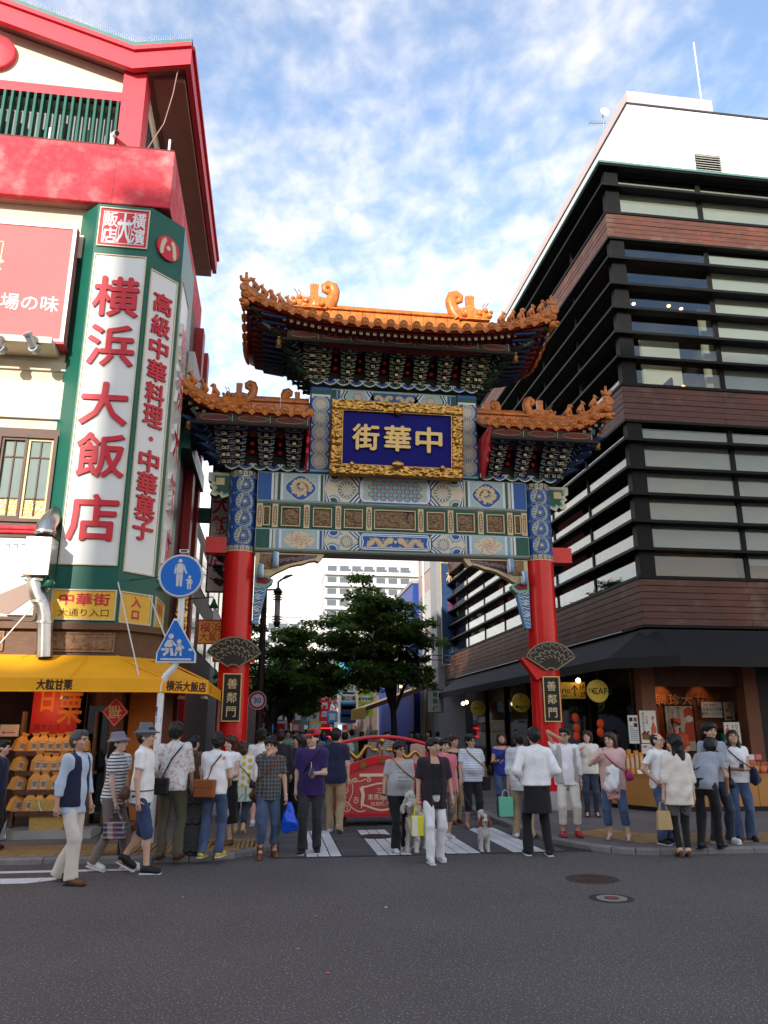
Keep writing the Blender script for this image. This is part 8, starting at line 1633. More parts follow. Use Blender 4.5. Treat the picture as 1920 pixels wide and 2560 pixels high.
pp('bend', 'person in grey T-shirt and black trousers bending towards the counter', 1536, 1833, 0, 130, SW, H=1.66, shirt='grey_knit', sleeve=.65, hem=.84, trousers='black_cloth', shoes='shoe_black', hair='mop', lean=.55, arms=((-.20, -.22, .82), (-.20, -.15, .86)), legs=((0, .12), (0, -.12)), skin=1)
pp('sweat', 'man in grey long-sleeved sweater and dark jeans with a camera strap', 1560, 1822, 1562, 8, SW, shirt='grey_knit', sleeve=1.85, hem=.86, trousers='jeans_dark', cuff=.05, flare=.012, shoes='shoe_white', shoe='sneaker', hair='mop', arms=('down', (-.02, -.26, 1.10)), legs=((.02, .02), (.06, 0)), head=-8, skin=0)
pp('phone', 'woman in white top and blue jeans looking down at a phone', 1608, 1815, 1578, -18, SW, shirt='white_tee', sleeve=.35, hem=.88, hw=.010, trousers='jeans', cuff=.05, flare=.03, shoes='shoe_black', hair='long', female=True, arms=('phone', 'phone'), nod=24, legs=((.0, .02), (.03, 0)), skin=1)
xk_, _ = dY(1463, 1600, 16.75); pp('clerk', 'shop clerk in a red cap and red uniform behind the sales counter', 0, 0, 0, -25, SW, pos=(xk_, 16.75), H=(dY(1463, 1556, 16.75)[1]-SW)*S, shirt='uniform_red', sleeve=.7, hem=.8, trousers='black_cloth', hair='short', hat='toque', hatm='uniform_red', glasses='ink', head=-25, arms=('bent', 'bent'))
pp('edge', 'person in navy jacket with a red bag at the chestnut shop', -22, 1838, 1600, 95, SW, shirt='navy', sleeve=1.8, hem=.76, trousers='black_cloth', arms=('down', 'down'))
pp('dark1', 'man in dark jacket walking away beyond the plaid shirt man', 600, 1775, 1578, 180, shirt='dark_jacket', sleeve=1.9, trousers='dark_jacket', legs=((0, .1), (0, -.1)))
pp('dark2', 'woman with long black hair in dark clothes beyond the purple shirt man', 637, 1768, 1588, -60, shirt='dark_jacket', sleeve=1.9, trousers='black_cloth', hair='long', female=True)
cr = [(583, 26, 'grey_tee', 'jeans'), (612, 30, 'navy', 'black_cloth'), (622, 23, 'mint', 'khaki'), (650, 27, 'brown_cloth', 'jeans_dark'), (662, 34, 'white_tee', 'black_cloth'), (690, 24, 'grey_knit', 'jeans_dark'), (745, 19, 'grey_tee', 'black_cloth'), (760, 27, 'mint', 'jeans'), (782, 31, 'plum', 'black_cloth'), (835, 21, 'stripe_grey', 'taupe'), (903, 19.5, 'pale_pink', 'jeans'), (890, 27, 'navy', 'khaki'), (596, 38, 'pink_tee', 'jeans'), (634, 42, 'pale_blue', 'taupe'), (675, 46, 'offwhite', 'jeans'), (700, 40, 'royal', 'black_cloth'), (565, 33, 'dark_jacket', 'jeans'), (925, 24, 'dark_jacket', 'jeans_black'), (945, 29, 'white_tee', 'jeans_dark')]
nm_ = dict(grey_tee='grey', navy='navy', mint='mint green', brown_cloth='brown', white_tee='white', grey_knit='slate grey', plum='plum', stripe_grey='striped grey', pale_pink='pale pink', pink_tee='bright pink', pale_blue='pale blue', offwhite='off-white', royal='royal blue', dark_jacket='charcoal'); bt = dict(jeans='blue jeans', black_cloth='black trousers', khaki='khaki trousers', jeans_dark='dark jeans', taupe='taupe trousers', jeans_black='black jeans')
for i, (px, Y, sh_, tr_) in enumerate(cr):
    x = dY(px, 1590, Y)[0]; pp('far%d' % i, 'distant passer-by in %s top and %s in the street beyond the gate' % (nm_[sh_], bt[tr_]), 0, 0, 0, (180, 170, 0, 20, 190, -30)[i % 6], pos=(x, Y), H=1.60+.13*((i*7) % 5)/5, shirt=sh_, trousers=tr_, low=True, hair=('short', 'mop', 'bob')[i % 3], group='passers-by beyond the gate', legs=((0, .1), (0, -.1)))
# ---- what they wear and carry
def crossbag(key, name, label, c, r, m_, side, sm, box=False):
    wp = W_[key]; t = carry(name, label, 'bag', wp); T = wp['T']
    if box: box_bag(t, c[0]-r[0], c[1]-r[1], c[2]-r[2], c[0]+r[0], c[1]+r[1], c[2]+r[2], m_); box_bag(t, c[0]-r[0]*1.03, c[1]-r[1]*1.1, c[2]+r[2]*.05, c[0]+r[0]*1.03, c[1]+r[1]*1.1, c[2]+r[2]*1.04, m_, 'flap', .012)
    else: soft_bag(t, c, r, m_)
    s = side; d = .142*wp['fat']+.012; strap(t, [(c[0], c[1], c[2]+r[2]*.8), (c[0]*.80, -d*(1 if c[1] < 0.05 else .7), 1.10), T((0.02*s, -d-.015, 1.24)), T((-s*.10, -.128, 1.37)), T((-s*.125, -.03, 1.445)), T((-s*.10, .09, 1.38)), T((0.0, .135, 1.24)), (c[0]*.8, .125, 1.08), (c[0], c[1]+.02, c[2]+r[2]*.8)], sm, .020); return t
crossbag('olive', 'sling_bag', 'small black sling bag on the back of the speckled shirt man', (.10, .20, .90), (.095, .04, .10), 'bag_black', 1, 'bag_black', True)
crossbag('tan', 'messenger_bag', 'tan leather messenger bag hanging behind the white T-shirt man in jeans', (.06, .21, .94), (.155, .05, .12), 'leather_tan', 1, 'leather_tan', True)
crossbag('floral', 'shoulder_bag', 'thin black strap bag of the woman in the flower tunic', (-.21, .06, .92), (.04, .07, .08), 'bag_black', -1, 'bag_black')
crossbag('plaid', 'shoulder_bag', 'brown strap bag worn by the man in the plaid shirt', (-.21, .12, .88), (.05, .09, .10), 'leather_brown', -1, 'leather_tan')
crossbag('purple', 'sling_bag', 'black and teal sling bag across the purple T-shirt', (-.12, .20, 1.08), (.10, .06, .13), 'bag_black', -1, 'bag_black'); crossbag('greyT', 'shoulder_bag', 'tan strap bag of the stout man in the grey T-shirt', (.30, .08, .86), (.05, .09, .10), 'leather_brown', 1, 'strap_tan'); crossbag('stripe', 'shoulder_bag', 'dark shoulder bag on a tan strap worn over the blue striped polo', (.26, -.06, .80), (.085, .06, .12), 'bag_black', 1, 'strap_tan', True); crossbag('blue', 'handbag', 'black handbag on the arm of the woman in royal blue', (.0+-.26, .02, .93), (.06, .10, .11), 'bag_black', -1, 'bag_black'); crossbag('sweat', 'camera_bag', 'black camera hanging on a strap at the grey sweater man', (.19, -.10, .84), (.05, .05, .08), 'bag_black', 1, 'bag_black'); crossbag('pinkw', 'handbag', 'bright pink handbag under the arm of the woman in the pale pink top', (.25, .04, 1.02), (.06, .09, .085), 'bag_pink', 1, 'maroon_paint'); crossbag('phone', 'shoulder_bag', 'large navy shoulder bag of the woman looking at her phone', (.27, .0, .98), (.07, .13, .15), 'navy', 1, 'navy'); crossbag('bend', 'shoulder_bag', 'black shoulder bag of the bending person', (.21, .05, .84), (.06, .10, .11), 'bag_black', 1, 'bag_black')
t = carry('waist_bag', 'brown leather waist bag on the man in denim shorts', 'bag', W_['hat']); soft_bag(t, (-.12, .165, .93), (.12, .06, .075), 'leather_brown'); strap(t, [(.185*math.cos(a), .135*math.sin(a), .945) for a in np.linspace(0, 6.28, 20)], 'leather_brown', .022, 'belt')
t = carry('backpack', 'black backpack on the man in the beige shirt', 'bag', W_['pack']); soft_bag(t, (0, .20, 1.18), (.15, .09, .22), 'bag_black')
for s in (-1, 1): strap(t, [(s*.10, .14, 1.38), (s*.11, .0, 1.435), (s*.115, -.11, 1.36), (s*.13, -.125, 1.15), (s*.15, .05, 1.02)], 'bag_black')
def handbag(key, i, name, label, w, h, d, m_, drop=.10, tap=1.15, hm=None, m2=None, soft=False, off=(0, 0)):
    wp = W_[key]; sh, el, wr_ = wp['j']['arm', i]; hd = (wr_-el).normalized(); p = wr_+hd*.10; p = Vector((p.x+off[0], p.y+off[1], p.z)); t = carry(name, label, 'bag', wp)
    if soft: V, F = sculpt([C((p.x, p.y, p.z-drop), (p.x, p.y, p.z-drop-h*.6), w*.12, w*.46, d/w, .03), C((p.x-w*.30, p.y, p.z-drop-h*.85), (p.x+w*.34, p.y, p.z-drop-h*.88), w*.17, w*.15, .8, .05)], .012, wr=.020, wf=30, seed=2); mesh_obj('bag_body', V, F, m_, t); mb = MB(); mb.tube([(p.x-.02, p.y, p.z), (p.x-.03, p.y, p.z-drop)], [.014, .03], 6, m_); mbo('handle', mb, t)
    else:
        box_bag(t, p.x-w/2, p.y-d/2, p.z-drop-h, p.x+w/2, p.y+d/2, p.z-drop, m_, 'bag_body', .008, tap)
        if m2: box_bag(t, p.x-w/2*.98, p.y-d/2-.004, p.z-drop-h+.004, p.x+.0, p.y-d/2+.003, p.z-drop-.004, m2, 'side_panel', .001, tap)
        for s in (-1, 1): mb = MB(); mb.tube([(p.x-w*.25, p.y+s*d*.4, p.z-drop), (p.x-w*.18, p.y, p.z-.01), (p.x, p.y, p.z+.012), (p.x+w*.18, p.y, p.z-.01), (p.x+w*.25, p.y+s*d*.4, p.z-drop)], .007, 5, hm or m_); mbo('handle', mb, t)
    return t
handbag('bucket', 0, 'tartan_bag', 'small navy tartan handbag held by the bucket hat woman', .12, .20, .26, 'tartan', .16, 1.1); handbag('plaid', 1, 'plastic_bag', 'bulging blue plastic carrier bag held by the plaid shirt man', .26, .40, .17, 'bag_blue', .02, soft=True, off=(.05, -.02)); handbag('blackshirt', 0, 'gift_bag', 'yellow and white paper gift bag held by the man in white jeans', .17, .27, .12, 'bag_yellow', .12, 1.0, 'bag_yellow', 'paper', off=(-.02, -.03)); handbag('back', 1, 'paper_bag', 'mint green paper carrier bag held by the man in the soft striped shirt', .24, .31, .12, 'bag_green', .10, 1.0, 'off_white', off=(.05, 0)); handbag('blouse', 1, 'straw_bag', 'beige straw bag hanging from the hand of the woman in leggings', .22, .26, .10, 'bag_straw', .12, .8, 'bag_straw', off=(.02, 0))
def cup(key, i, label, m_='plastic_clear'):
    wp = W_[key]; sh, el, wr_ = wp['j']['arm', i]; hd = (wr_-el).normalized(); p = wr_+hd*.095; t = carry('drink_cup', label, 'cup', wp); q = (p.x, p.y-.028, p.z-.05); mbo('cup_body', MB().lathe([(.027, 0), (.036, .12), (.037, .122)], q, 14, m_), t); mbo('drink', MB().lathe([(.025, .004), (.031, .07)], q, 12, 'pale_pink'), t); mbo('straw', MB().tube([(q[0], q[1], q[2]+.06), (q[0]-.01, q[1], q[2]+.21)], .004, 5, 'white'), t)
cup('purple', 1, 'clear plastic cup with a straw held by the purple T-shirt man'); cup('plaid', 0, 'clear plastic cup raised to the mouth of the plaid shirt man')
for key, i, lab in (('blue', 0, 'small dark phone in the hand of the woman in royal blue'), ('phone', 0, 'phone held in both hands by the woman in the white top')):
    wp = W_[key]; sh, el, wr_ = wp['j']['arm', i]; hd = (wr_-el).normalized(); p = wr_+hd*.10; t = carry('phone', lab, 'phone', wp); mbo('phone_body', MB().bbox(p.x-.032, p.y-.01, p.z-.02, p.x+.032, p.y+.0, p.z+.09, 'bag_black', .004), t)
# white cardigan over the arm, belt, lettering on the grey T-shirt
t = carry('cardigan', 'white cardigan draped over the arm of the woman in pale pink', 'cardigan', W_['pinkw']); V, F = sculpt([C((.02, -.25, 1.10), (-.02, -.27, .86), .075, .10, .6, .04), C((.10, -.22, 1.09), (.09, -.25, .93), .05, .06, .7, .03)], .013, wr=.012, wf=34); mesh_obj('cloth', V, F, 'white_tee', t)
wp = W_['blackshirt']; t = carry('belt', 'black studded belt on the white jeans', 'belt', wp); strap(t, [(.168*math.cos(a), .118*math.sin(a), .955) for a in np.linspace(0, 6.28, 22)], 'bag_black', .026, 'strap'); mbo('buckle', MB().bbox(-.03, -.128, .935, .03, -.118, .975, 'grey_metal', .004), t)
wp = W_['greyT']; mb = MB()
for k_, s_ in enumerate(('Prophets of', 'Uncurious', 'Youngsters')): put_text(mb, s_, lambda u, v, w: (u, -.222-.02*math.cos(u*5)-(.012 if k_ == 1 else .006*(k_ == 2))-w+.9*u*u, v), 0, 1.225-.062*k_, h=.034, w=.21, m='ink', d=.002, shear=.3)
o = mbo('shirt_lettering', mb, wp['t'])
for key, i, m_ in (('plaid', 1, 'grey_metal'), ('scarf', 1, 'grey_metal'), ('stripe', 1, 'bag_black'), ('blackshirt', 1, 'grey_metal'), ('greyT', 0, 'bag_black')):
    wp = W_[key]; sh, el, w = wp['j']['arm', i]; d = (w-el).normalized(); mbo('wristwatch', MB().tube([w-d*.03, w-d*.005], .034, 12, m_), wp['t'])
# ---------------------------------------------------------------- dogs
mat('fur_white', (.62, .58, .52), .9, noise=.15, ns=40, bump=.9, bs=60, sheen=.3); mat('fur_red', (.20, .055, .018), .85, noise=.3, ns=40, bump=.8, bs=60, sheen=.3); mat('dog_nose', (.012, .010, .010), .3); mat('tongue', (.50, .12, .12), .5)
def dog(label, px, py, z0, face, hgt, kind):
    x, y = gnd(px*K, py*K, z0); t = bpy.data.objects.new('dog', None); COL.objects.link(t); t.location = (x*S, y*S, z0*S); t.rotation_euler = (0, 0, R(face)); s = hgt; t.scale = (s, s, s); tag(t, label, 'dog')
    sh = .50; B = [C((0, -.17, .46), (0, .20, .47), .125, .105, s=.06), E_((0, -.19, .43), (.115, .12, .15), .05), C((0, -.20, .52), (0, -.30, .70), .085, .072, s=.05)]
    for sx in (-1, 1):
        B += [C((sx*.075, -.20, .42), (sx*.078, -.21, .20), .050, .036, s=.03), C((sx*.078, -.21, .20), (sx*.078, -.22, .03), .036, .040, s=.02), E_((sx*.078, -.245, .028), (.042, .058, .028), .02), C((sx*.075, .18, .44), (sx*.085, .12, .26), .075, .045, s=.03), C((sx*.085, .12, .26), (sx*.085, .22, .15), .042, .032, s=.02), C((sx*.085, .22, .15), (sx*.085, .20, .03), .032, .034, s=.02), E_((sx*.085, .17, .028), (.040, .055, .028), .02)]
    B += [E_((0, -.34, .78), (.085, .095, .085), .04), C((0, -.40, .755), (0, -.475, .725), .050, .036, s=.03), E_((0, -.36, .85), (.07, .075, .05 if kind != 'poodle' else .085), .04)]
    B += [C((0, .27, .50), (0, .36, .66 if kind == 'spaniel' else .58), .03, .022, s=.03)]
    V, F = sculpt(B, .016, wr=.012 if kind == 'poodle' else .006, wf=55); mesh_obj('body', V, F, 'fur_white', t)
    for sx in (-1, 1):
        V, F = sculpt([C((sx*.075, -.32, .82), (sx*.125, -.33, .66), .030, .048, .7, s=.02), E_((sx*.125, -.33, .66), (.035, .045, .07), .03)], .013, wr=.008, wf=60); mesh_obj('ear', V, F, 'fur_red' if kind == 'spaniel' else 'fur_white', t); mbo('eye', MB().ball((sx*.036, -.415, .80), .013, 'eye_dark', 8, 6), t)
    mbo('nose', MB().ball((0, -.510, .735), (.022, .018, .016), 'dog_nose', 8, 6), t); mbo('tongue', MB().ball((0, -.49, .690), (.018, .025, .012), 'tongue', 8, 6), t)
    if kind == 'spaniel':
        V, F = sculpt([E_((sx_*.055, -.345, .81), (.055, .085, .065)) for sx_ in (-1, 1)], .013); mesh_obj('face_patch', V, F, 'fur_red', t); V, F = sculpt([E_((0, .18, .52), (.10, .13, .075))], .014, wr=.008, wf=50); mesh_obj('saddle_patch', V, F, 'fur_red', t); V, F = sculpt([C((0, .33, .60), (0, .40, .80), .05, .085, s=.03), E_((0, .42, .84), (.07, .09, .08), .04)], .016, wr=.016, wf=60); mesh_obj('tail_plume', V, F, 'fur_white', t)
    else:
        V, F = sculpt([E_((0, -.34, .88), (.095, .10, .075)), E_((0, .36, .62), (.05, .05, .05))], .016, wr=.016, wf=60); mesh_obj('topknot', V, F, 'fur_white', t)
    mbo('collar', MB().tube([(.082*math.cos(a), -.245+.082*math.sin(a)*.9, .62+.02*math.sin(a)) for a in np.linspace(0, 6.28, 18)], .012, 6, 'navy'), t); return t
d1 = dog('large white curly poodle standing between the two men', 900, 1838, 0, -28, .90, 'poodle'); d2 = dog('small white and chestnut spaniel with a plumed tail on a lead', 1046, 1838, 0, -8, .60, 'spaniel')
def lead(a, b, label): 
    a, b = Vector(a), Vector(b); mb = MB(); mb.tube([a.lerp(b, q)-Vector((0, 0, .10*math.sin(math.pi*q))) for q in np.linspace(0, 1, 9)], .006, 5, 'bag_black'); o = mb.build('dog_lead', None, 1.0); tag(o, label, 'lead')
lead(W_['greyT']['w'](W_['greyT']['j']['arm', 0][2]-Vector((0, 0, .08))), d1.location+Vector((0.05, -.2, .52)), 'thin dark lead from the stout man in grey to the white poodle'); lead(W_['stripe']['w'](W_['stripe']['j']['arm', 0][2]-Vector((0, 0, .08))), d2.location+Vector((0, -.1, .40)), 'thin dark lead from the striped polo man to the spaniel')
# ---------------------------------------------------------------- red show cart
CY_ = 14.15
ctt = thing('parade_cart', 'ornate red cart with gold dragons and cream scrollwork standing under the gate', 'cart', (2.2, 14.6, 0))
cxl, _ = dY(727, 1700, CY_); cxr = dY(922, 1700, CY_)[0]; ccx = (cxl+cxr)/2; cw = (cxr-cxl)/2; f = lambda u, v, w: (ccx+u*cw, CY_-w, v)
zb = dY(800, 1762, CY_)[1]; zm1 = dY(740, 1672, CY_)[1]; zc1_ = dY(822, 1632, CY_)[1]; zsh = dY(740, 1655, CY_)[1]; zar = dY(820, 1592, CY_)[1]; zars = dY(727, 1608, CY_)[1]
def curve(z_side, z_mid, n=21): return [(q, z_side+(z_mid-z_side)*(.5+.5*math.cos(math.pi*q))) for q in np.linspace(-1, 1, n)]
mb = MB(); top = curve(zm1+.02, zc1_-.11); P = [(-1, zb), (1, zb)]+[p for p in top[::-1]]; mb.prism(P, f, -.9, 0, 'cart_red2'); mb.build('front_panel', ctt)
mb = MB(); up = curve(zsh, zc1_); P = [p for p in curve(zm1-.01, zc1_-.13)]+up[::-1]; mb.prism(P, f, -.08, .035, 'cart_red'); mb.build('curved_board', ctt)
mb = MB(); stroke(mb, curve(zm1+.005, zc1_-.115), .022, f, .03, 'cart_red'); stroke(mb, [(-1, zb+.01), (1, zb+.01)], .05, f, .012, 'cart_red'); mb.build('moulding', ctt)
# arch and side posts
mb = MB(); arcp = [(q, zars+(zar-zars)*(1-q*q)) for q in np.linspace(-1.02, 1.02, 23)]
mb.tube([f(u, v, .0) for u, v in arcp], .032, 8, 'cart_red'); 
for s in (-1, 1): mb.tube([f(s*1.0, zsh-.02, 0), f(s*1.02, zars+.0, 0)], .028, 8, 'cart_red')
mb.build('arch_frame', ctt)
mb = MB(); mb.box(ccx-cw-.02, CY_+.02, zb, ccx-cw-.0, CY_+.9, zm1, 'cart_red2'); relief(mb, -(CY_+.86), zb+.03, -(CY_+.06), zm1-.03, FXn(ccx-cw-.02), .0, .03, 'gold_dark', 31, 30, 30, 2); mb.box(ccx-cw, CY_+.88, zb, ccx+cw, CY_+.92, zsh, 'cart_red2'); mb.build('side_panel', ctt)
# gold dragons facing a pearl
for s in (-1, 1):
    mb = MB(); z0 = zsh+.10; pts = [(s*(.95-.75*t), z0+.02+.17*t+.075*math.sin(t*11-1.2)) for t in np.linspace(0, 1, 22)]
    mb.tube([f(u, v, .0) for u, v in pts], [.022+.020*math.sin(math.pi*min(1, t*1.15)) for t in np.linspace(0, 1, 22)], 8, 'gold')
    hx, hz = pts[-1]; mb.ball(f(hx-s*.035, hz+.005, 0), (.075, .035, .042), 'gold', 10, 7); mb.ball(f(hx-s*.09, hz-.015, 0), (.035, .025, .022), 'gold', 8, 6)
    mb.tube([f(hx+s*.02, hz+.03, 0), f(hx+s*.10, hz+.10, 0), f(hx+s*.07, hz+.15, 0), f(hx+s*.03, hz+.13, 0)], [.012, .01, .008, .005], 6, 'gold'); mb.tube([f(hx-s*.02, hz+.03, 0), f(hx-s*.0, hz+.10, 0), f(hx-s*.05, hz+.13, 0)], [.01, .008, .005], 6, 'gold')
    tx, tz = pts[0]; mb.prism([(tx-.09, tz-.04), (tx+.07, tz-.06), (tx+.09, tz+.07), (tx+.02, tz+.03), (tx-.05, tz+.06)], f, -.01, .01, 'gold')
    for q in (5, 11, 16): u, v = pts[q]; mb.tube([f(u, v, 0), f(u+s*.02, v-.09, 0)], .008, 5, 'gold'); mb.ball(f(u, v+.035, 0), (.02, .008, .02), 'gold', 6, 5)
    mb.build('gilt_dragon', ctt)
mb = MB(); mb.lathe([(.02, 0), (.012, .10), (.035, .12), (.012, .14), (.012, .2), (.045, .22)], (ccx, CY_, zc1_-.02), 12, 'gold'); mb.ball((ccx, CY_, zc1_+.25), .058, 'gold', 14, 10); mb.build('finial', ctt)
for ch, u, q in (('濱', -.86, .08), ('慶', -.42, .5), ('中', 0, 1.), ('華', .42, .5), ('街', .86, .08)): mb = MB(); put_text(mb, ch, f, u, zm1+.06+(zc1_-zm1-.14)*q, h=.12, sx=1/cw, m='gold_dark', d=.02, off=.02, lo=.037); mb.build('gilt_character', ctt)
# cream scrolls and cartouche
mb = MB()
def sw_(cu, cv, r, a0, turns, sgn=1): stroke(mb, [(cu+sgn*r*(1-.8*t)*math.cos(a0+turns*6.283*t)/cw, cv+r*(1-.8*t)*math.sin(a0+turns*6.283*t)) for t in np.linspace(0, 1, 26)], .014, f, .006, 'cart_cream')
for s in (-1, 1):
    H_ = zm1-zb
    sw_(s*.78, zb+.20*H_, .15*H_*1.0, 0, 1.5, s); sw_(s*.84, zb+.46*H_, .10*H_, 1, 1.4, -s); sw_(s*.82, zb+.60*H_, .09*H_, 2, 1.4, s); sw_(s*.76, zb+.84*H_, .08*H_, 0, 1.4, s); sw_(s*.60, zb+.86*H_, .07*H_, 3, 1.4, -s); sw_(s*.30, zb+.86*H_, .07*H_, 1, 1.4, s); sw_(s*.58, zb+.36*H_, .08*H_, 1, 1.4, s)
    stroke(mb, [(s*(.70-.06*math.sin(t*5)), zb+H_*(.86-.72*t)) for t in np.linspace(0, 1, 18)], .014, f, .006, 'cart_cream'); stroke(mb, [(s*(.66-.30*t), zb+H_*(.88-.06*math.sin(math.pi*t))) for t in np.linspace(0, 1, 10)], .014, f, .006, 'cart_cream'); stroke(mb, [(s*(.72-.35*t), zb+H_*(.26-.16*math.sin(t*2.2))) for t in np.linspace(0, 1, 12)], .016, f, .006, 'cart_cream')
    mb.poly([f(s*u, zb+v*H_, .008) for u, v in ((.46, .16), (.40, .30), (.38, .50), (.42, .72), (.50, .66), (.45, .50), (.47, .32))][::s], 'cart_cream')
stroke(mb, [(q, zb+H_*(.20-.07*math.cos(q*6))) for q in np.linspace(-.44, .44, 16)], .03, f, .007, 'cart_cream'); stroke(mb, [(q, zb+H_*(.72+.05*math.cos(q*6))) for q in np.linspace(-.42, .42, 16)], .026, f, .007, 'cart_cream'); stroke(mb, [(-.5, zb+H_*.97), (.5, zb+H_*.97)], .05, f, .008, 'cart_cream')
put_text(mb, '三塔', f, 0, zb+.60*H_, h=.09, sx=1/cw, m='cart_cream', d=.003, lo=.006); put_text(mb, '車馬道商店', f, 0, zb+.44*H_, h=.10, w=.62, m='cart_cream', d=.003, off=.01, lo=.006); put_text(mb, '加賀町通り', f, 0, zb+.28*H_, h=.07, w=.50, m='cart_cream', d=.003, lo=.006); mb.build('cream_scrollwork', ctt)
for (dx, dy) in ((-cw+.16, .12), (-cw+.02, .75), (cw-.16, .12), (cw-.16, .75)): mb = MB(); mb.lathe([(.05, -.02), (.085, -.02), (.085, .02), (.05, .02)], (ccx+dx, CY_+dy, .085), 16, 'tyre', 'x'); mb.box(ccx+dx-.03, CY_+dy-.03, .09, ccx+dx+.03, CY_+dy+.03, zb+.01, 'dark_metal'); mb.build('castor', ctt)
# ---------------------------------------------------------------- traffic sign post
ps = thing('traffic_sign_post', 'white cranked traffic sign pole standing on the left pavement corner', 'post', (-1.70, 12.2, SWZ)); PY = 12.2
def pxz(px, py): return dY(px, py, PY)
pl_ = [pxz(320, 1828), pxz(346, 1520), pxz(349, 1480), pxz(358, 1460), pxz(376, 1442), pxz(384, 1425), pxz(387, 1400), pxz(398, 1200)]; pl_[0] = (pl_[1][0], SWZ)
mb = MB(); mb.tube([(x, PY, z) for x, z in pl_], .052, 14, 'pole_white'); mb.build('pole', ps)
for py, m_ in ((1532, 'dark_metal'), (1542, 'sign_blue'), (1556, 'sign_blue')): x, z = pxz(343, py); mb = MB(); mb.prism([(-.035, z-.035), (.035, z-.035), (.035, z+.035), (-.035, z+.035)], lambda u, v, w: (x+.052*math.sin(u/.052), PY-.001-.052*math.cos(u/.052)-w, v), .0, .003, m_); mb.build('sticker', ps)
x, z = pxz(398, 1192); mb = MB(); mb.bbox(x-.07, PY-.04, z-.02, x+.07, PY+.04, z+.03, 'white', .006); rect(mb, x-.05, z-.01, x+.05, z+.02, FY(PY-.04), .002, 'black'); mb.build('solar_cap', ps)
# round blue sign: adult and child
x, z = pxz(392, 1246); r = abs(pxz(440, 1246)[0]-x); SY_ = PY-.07; t = thing('pedestrian_sign', 'round blue sign with a white adult leading a child on the cranked pole', 'sign', (x, SY_, z-r)); f = FY(SY_)
mb = MB(); mb.lathe([(r, .03), (r, -.012), (r*.93, -.02), (r*.90, -.008)], (x, SY_, z), 40, 'sign_silver', 'y'); mb.build('rim', t); mb = MB(); disc(mb, x, z, r*.90, f, .011, 'sign_blue', 40); mb.build('face', t); mb = MB()
def sil(P, ox, oz, k, w=.015): mb.poly([f(ox+u*k, oz+v*k, w) for u, v in P], 'sign_silver')
def limb(P, wd, ox, oz, k): stroke(mb, [(ox+u*k, oz+v*k) for u, v in P], wd*k, f, .015, 'sign_silver')
def adult(ox, oz, k): disc(mb, ox, oz+.58*k, .085*k, f, .015, 'sign_silver', 12); sil([(-.10, .46), (-.17, .40), (-.14, .0), (.14, .0), (.16, .40), (.10, .46)], ox, oz, k); limb([(-.15, .40), (-.20, .18), (-.20, .0)], .07, ox, oz, k); limb([(.15, .40), (.22, .18), (.30, .02)], .07, ox, oz, k); sil([(-.14, .02), (-.12, -.55), (-.02, -.55), (.0, .02)], ox, oz, k); sil([(.0, .02), (.02, -.55), (.13, -.55), (.14, .02)], ox, oz, k)
def child(ox, oz, k): disc(mb, ox, oz+.20*k, .065*k, f, .015, 'sign_silver', 10); sil([(-.06, .12), (-.12, -.12), (.12, -.12), (.06, .12)], ox, oz, k); limb([(-.06, .10), (-.16, .04)], .05, ox, oz, k); limb([(.06, .10), (.13, -.06)], .05, ox, oz, k); limb([(-.05, -.10), (-.05, -.34)], .06, ox, oz, k); limb([(.05, -.10), (.05, -.34)], .06, ox, oz, k)
adult(x-.02, z+.03, r*1.05); child(x+r*.40, z-r*.25, r*1.05); mb.build('pictogram', t)
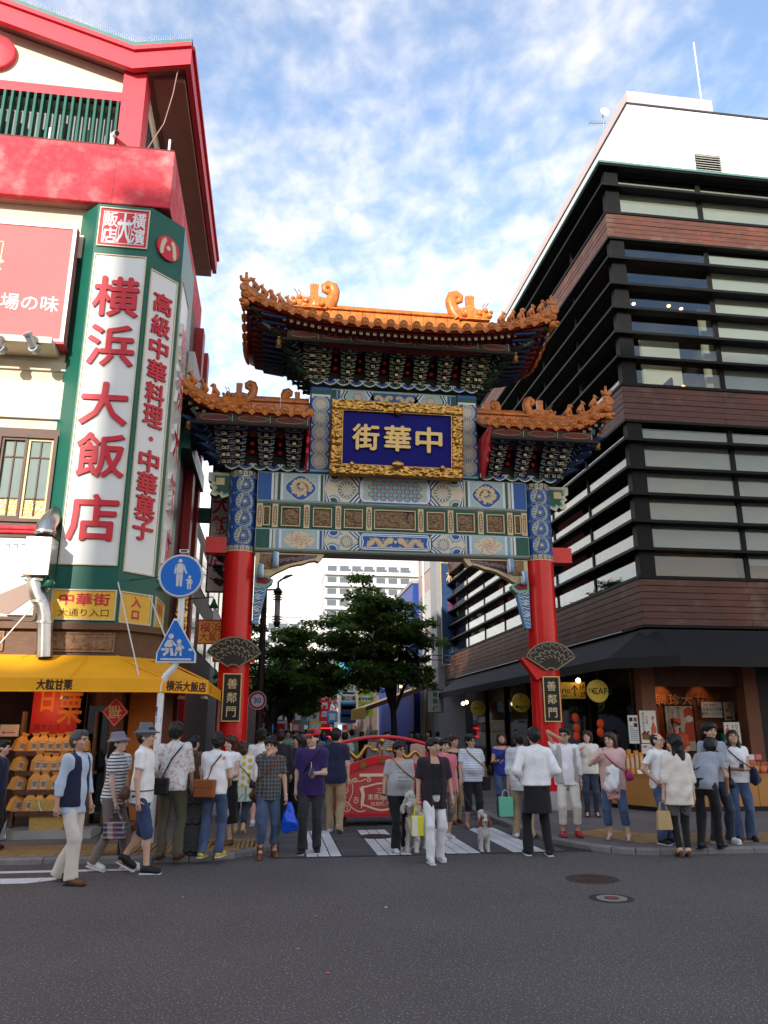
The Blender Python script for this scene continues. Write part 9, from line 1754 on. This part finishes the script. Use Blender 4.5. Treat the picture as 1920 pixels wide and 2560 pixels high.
# pentagonal crossing sign
xa, za = pxz(381, 1337); xl, zl_ = pxz(337, 1432); xr, _ = pxz(424, 1432); zs2 = pxz(337, 1412)[1]; t = thing('crossing_sign', 'blue pentagon sign with two white walking children on the cranked pole', 'sign', (xa, SY_, zl_))
Pn = [(xl, zl_), (xr, zl_), (xr, zs2), (xa+.025, za), (xa-.025, za), (xl, zs2)]; mb = MB(); mb.prism(Pn, f, -.02, .0, 'sign_silver'); cxp, czp = xa, (za+2*zl_)/3+.03; mb.poly([f(cxp+(u-cxp)*.97, czp+(v-czp)*.97, .003) for u, v in Pn], 'white'); mb.poly([f(cxp+(u-cxp)*.92, czp+(v-czp)*.92, .005) for u, v in Pn], 'sign_blue'); mb.build('plate', t); mb = MB(); k = (xr-xl)
ox, oz = xa-.10*k, zl_+.42*k; disc(mb, ox+.02*k, oz+.24*k, .07*k, f, .015, 'sign_silver', 12); sil([(-.06, .16), (-.14, .02), (-.10, -.06), (.07, -.05), (.07, .15)], ox, oz, k); limb([(.06, .12), (.13, .02), (.20, .0)], .05, ox, oz, k); limb([(-.05, -.03), (-.04, -.14), (-.14, -.24)], .07, ox, oz, k); limb([(.03, -.03), (.06, -.14), (.08, -.25)], .07, ox, oz, k)
ox, oz = xa+.13*k, zl_+.36*k; disc(mb, ox, oz+.17*k, .06*k, f, .015, 'sign_silver', 12); sil([(-.05, .10), (-.09, -.07), (.09, -.07), (.06, .10)], ox, oz, k); limb([(.05, .08), (.13, .0)], .045, ox, oz, k); limb([(-.04, -.05), (-.08, -.19)], .055, ox, oz, k); limb([(.04, -.05), (.06, -.19)], .055, ox, oz, k)
rect(mb, xl+.12*k, zl_+.06*k, xr-.12*k, zl_+.11*k, f, .015, 'sign_silver'); rect(mb, xl+.12*k, zl_+.30*k, xl+.24*k, zl_+.36*k, f, .0145, 'sign_silver'); rect(mb, xr-.20*k, zl_+.30*k, xr-.10*k, zl_+.36*k, f, .0145, 'sign_silver'); mb.build('pictogram', t)
# ornamental iron posts on the corner
for i, (px, lab) in enumerate(((404, 'ornamental square iron post beside the man in olive trousers'), (420, 'ornamental square iron post beside the man with the tan bag'))):
    x, y = gnd(px*K, 1847*K, SWZ); t = thing('iron_post', lab, 'bollard', (x, y, SWZ)); MB().bbox(x-.075, y-.075, SWZ, x+.075, y+.075, .86, 'post_iron', .012).build('shaft', t); MB().bbox(x-.09, y-.09, .86, x+.09, y+.09, .91, 'post_iron', .012).build('cap', t)
    for z in (.16, .50, .74): mb = MB(); mb.lathe([(.05, 0), (.06, -.012), (.04, -.02), (.02, -.014)], (x, y-.076, z), 14, 'post_iron', 'y'); mb.build('boss', t)
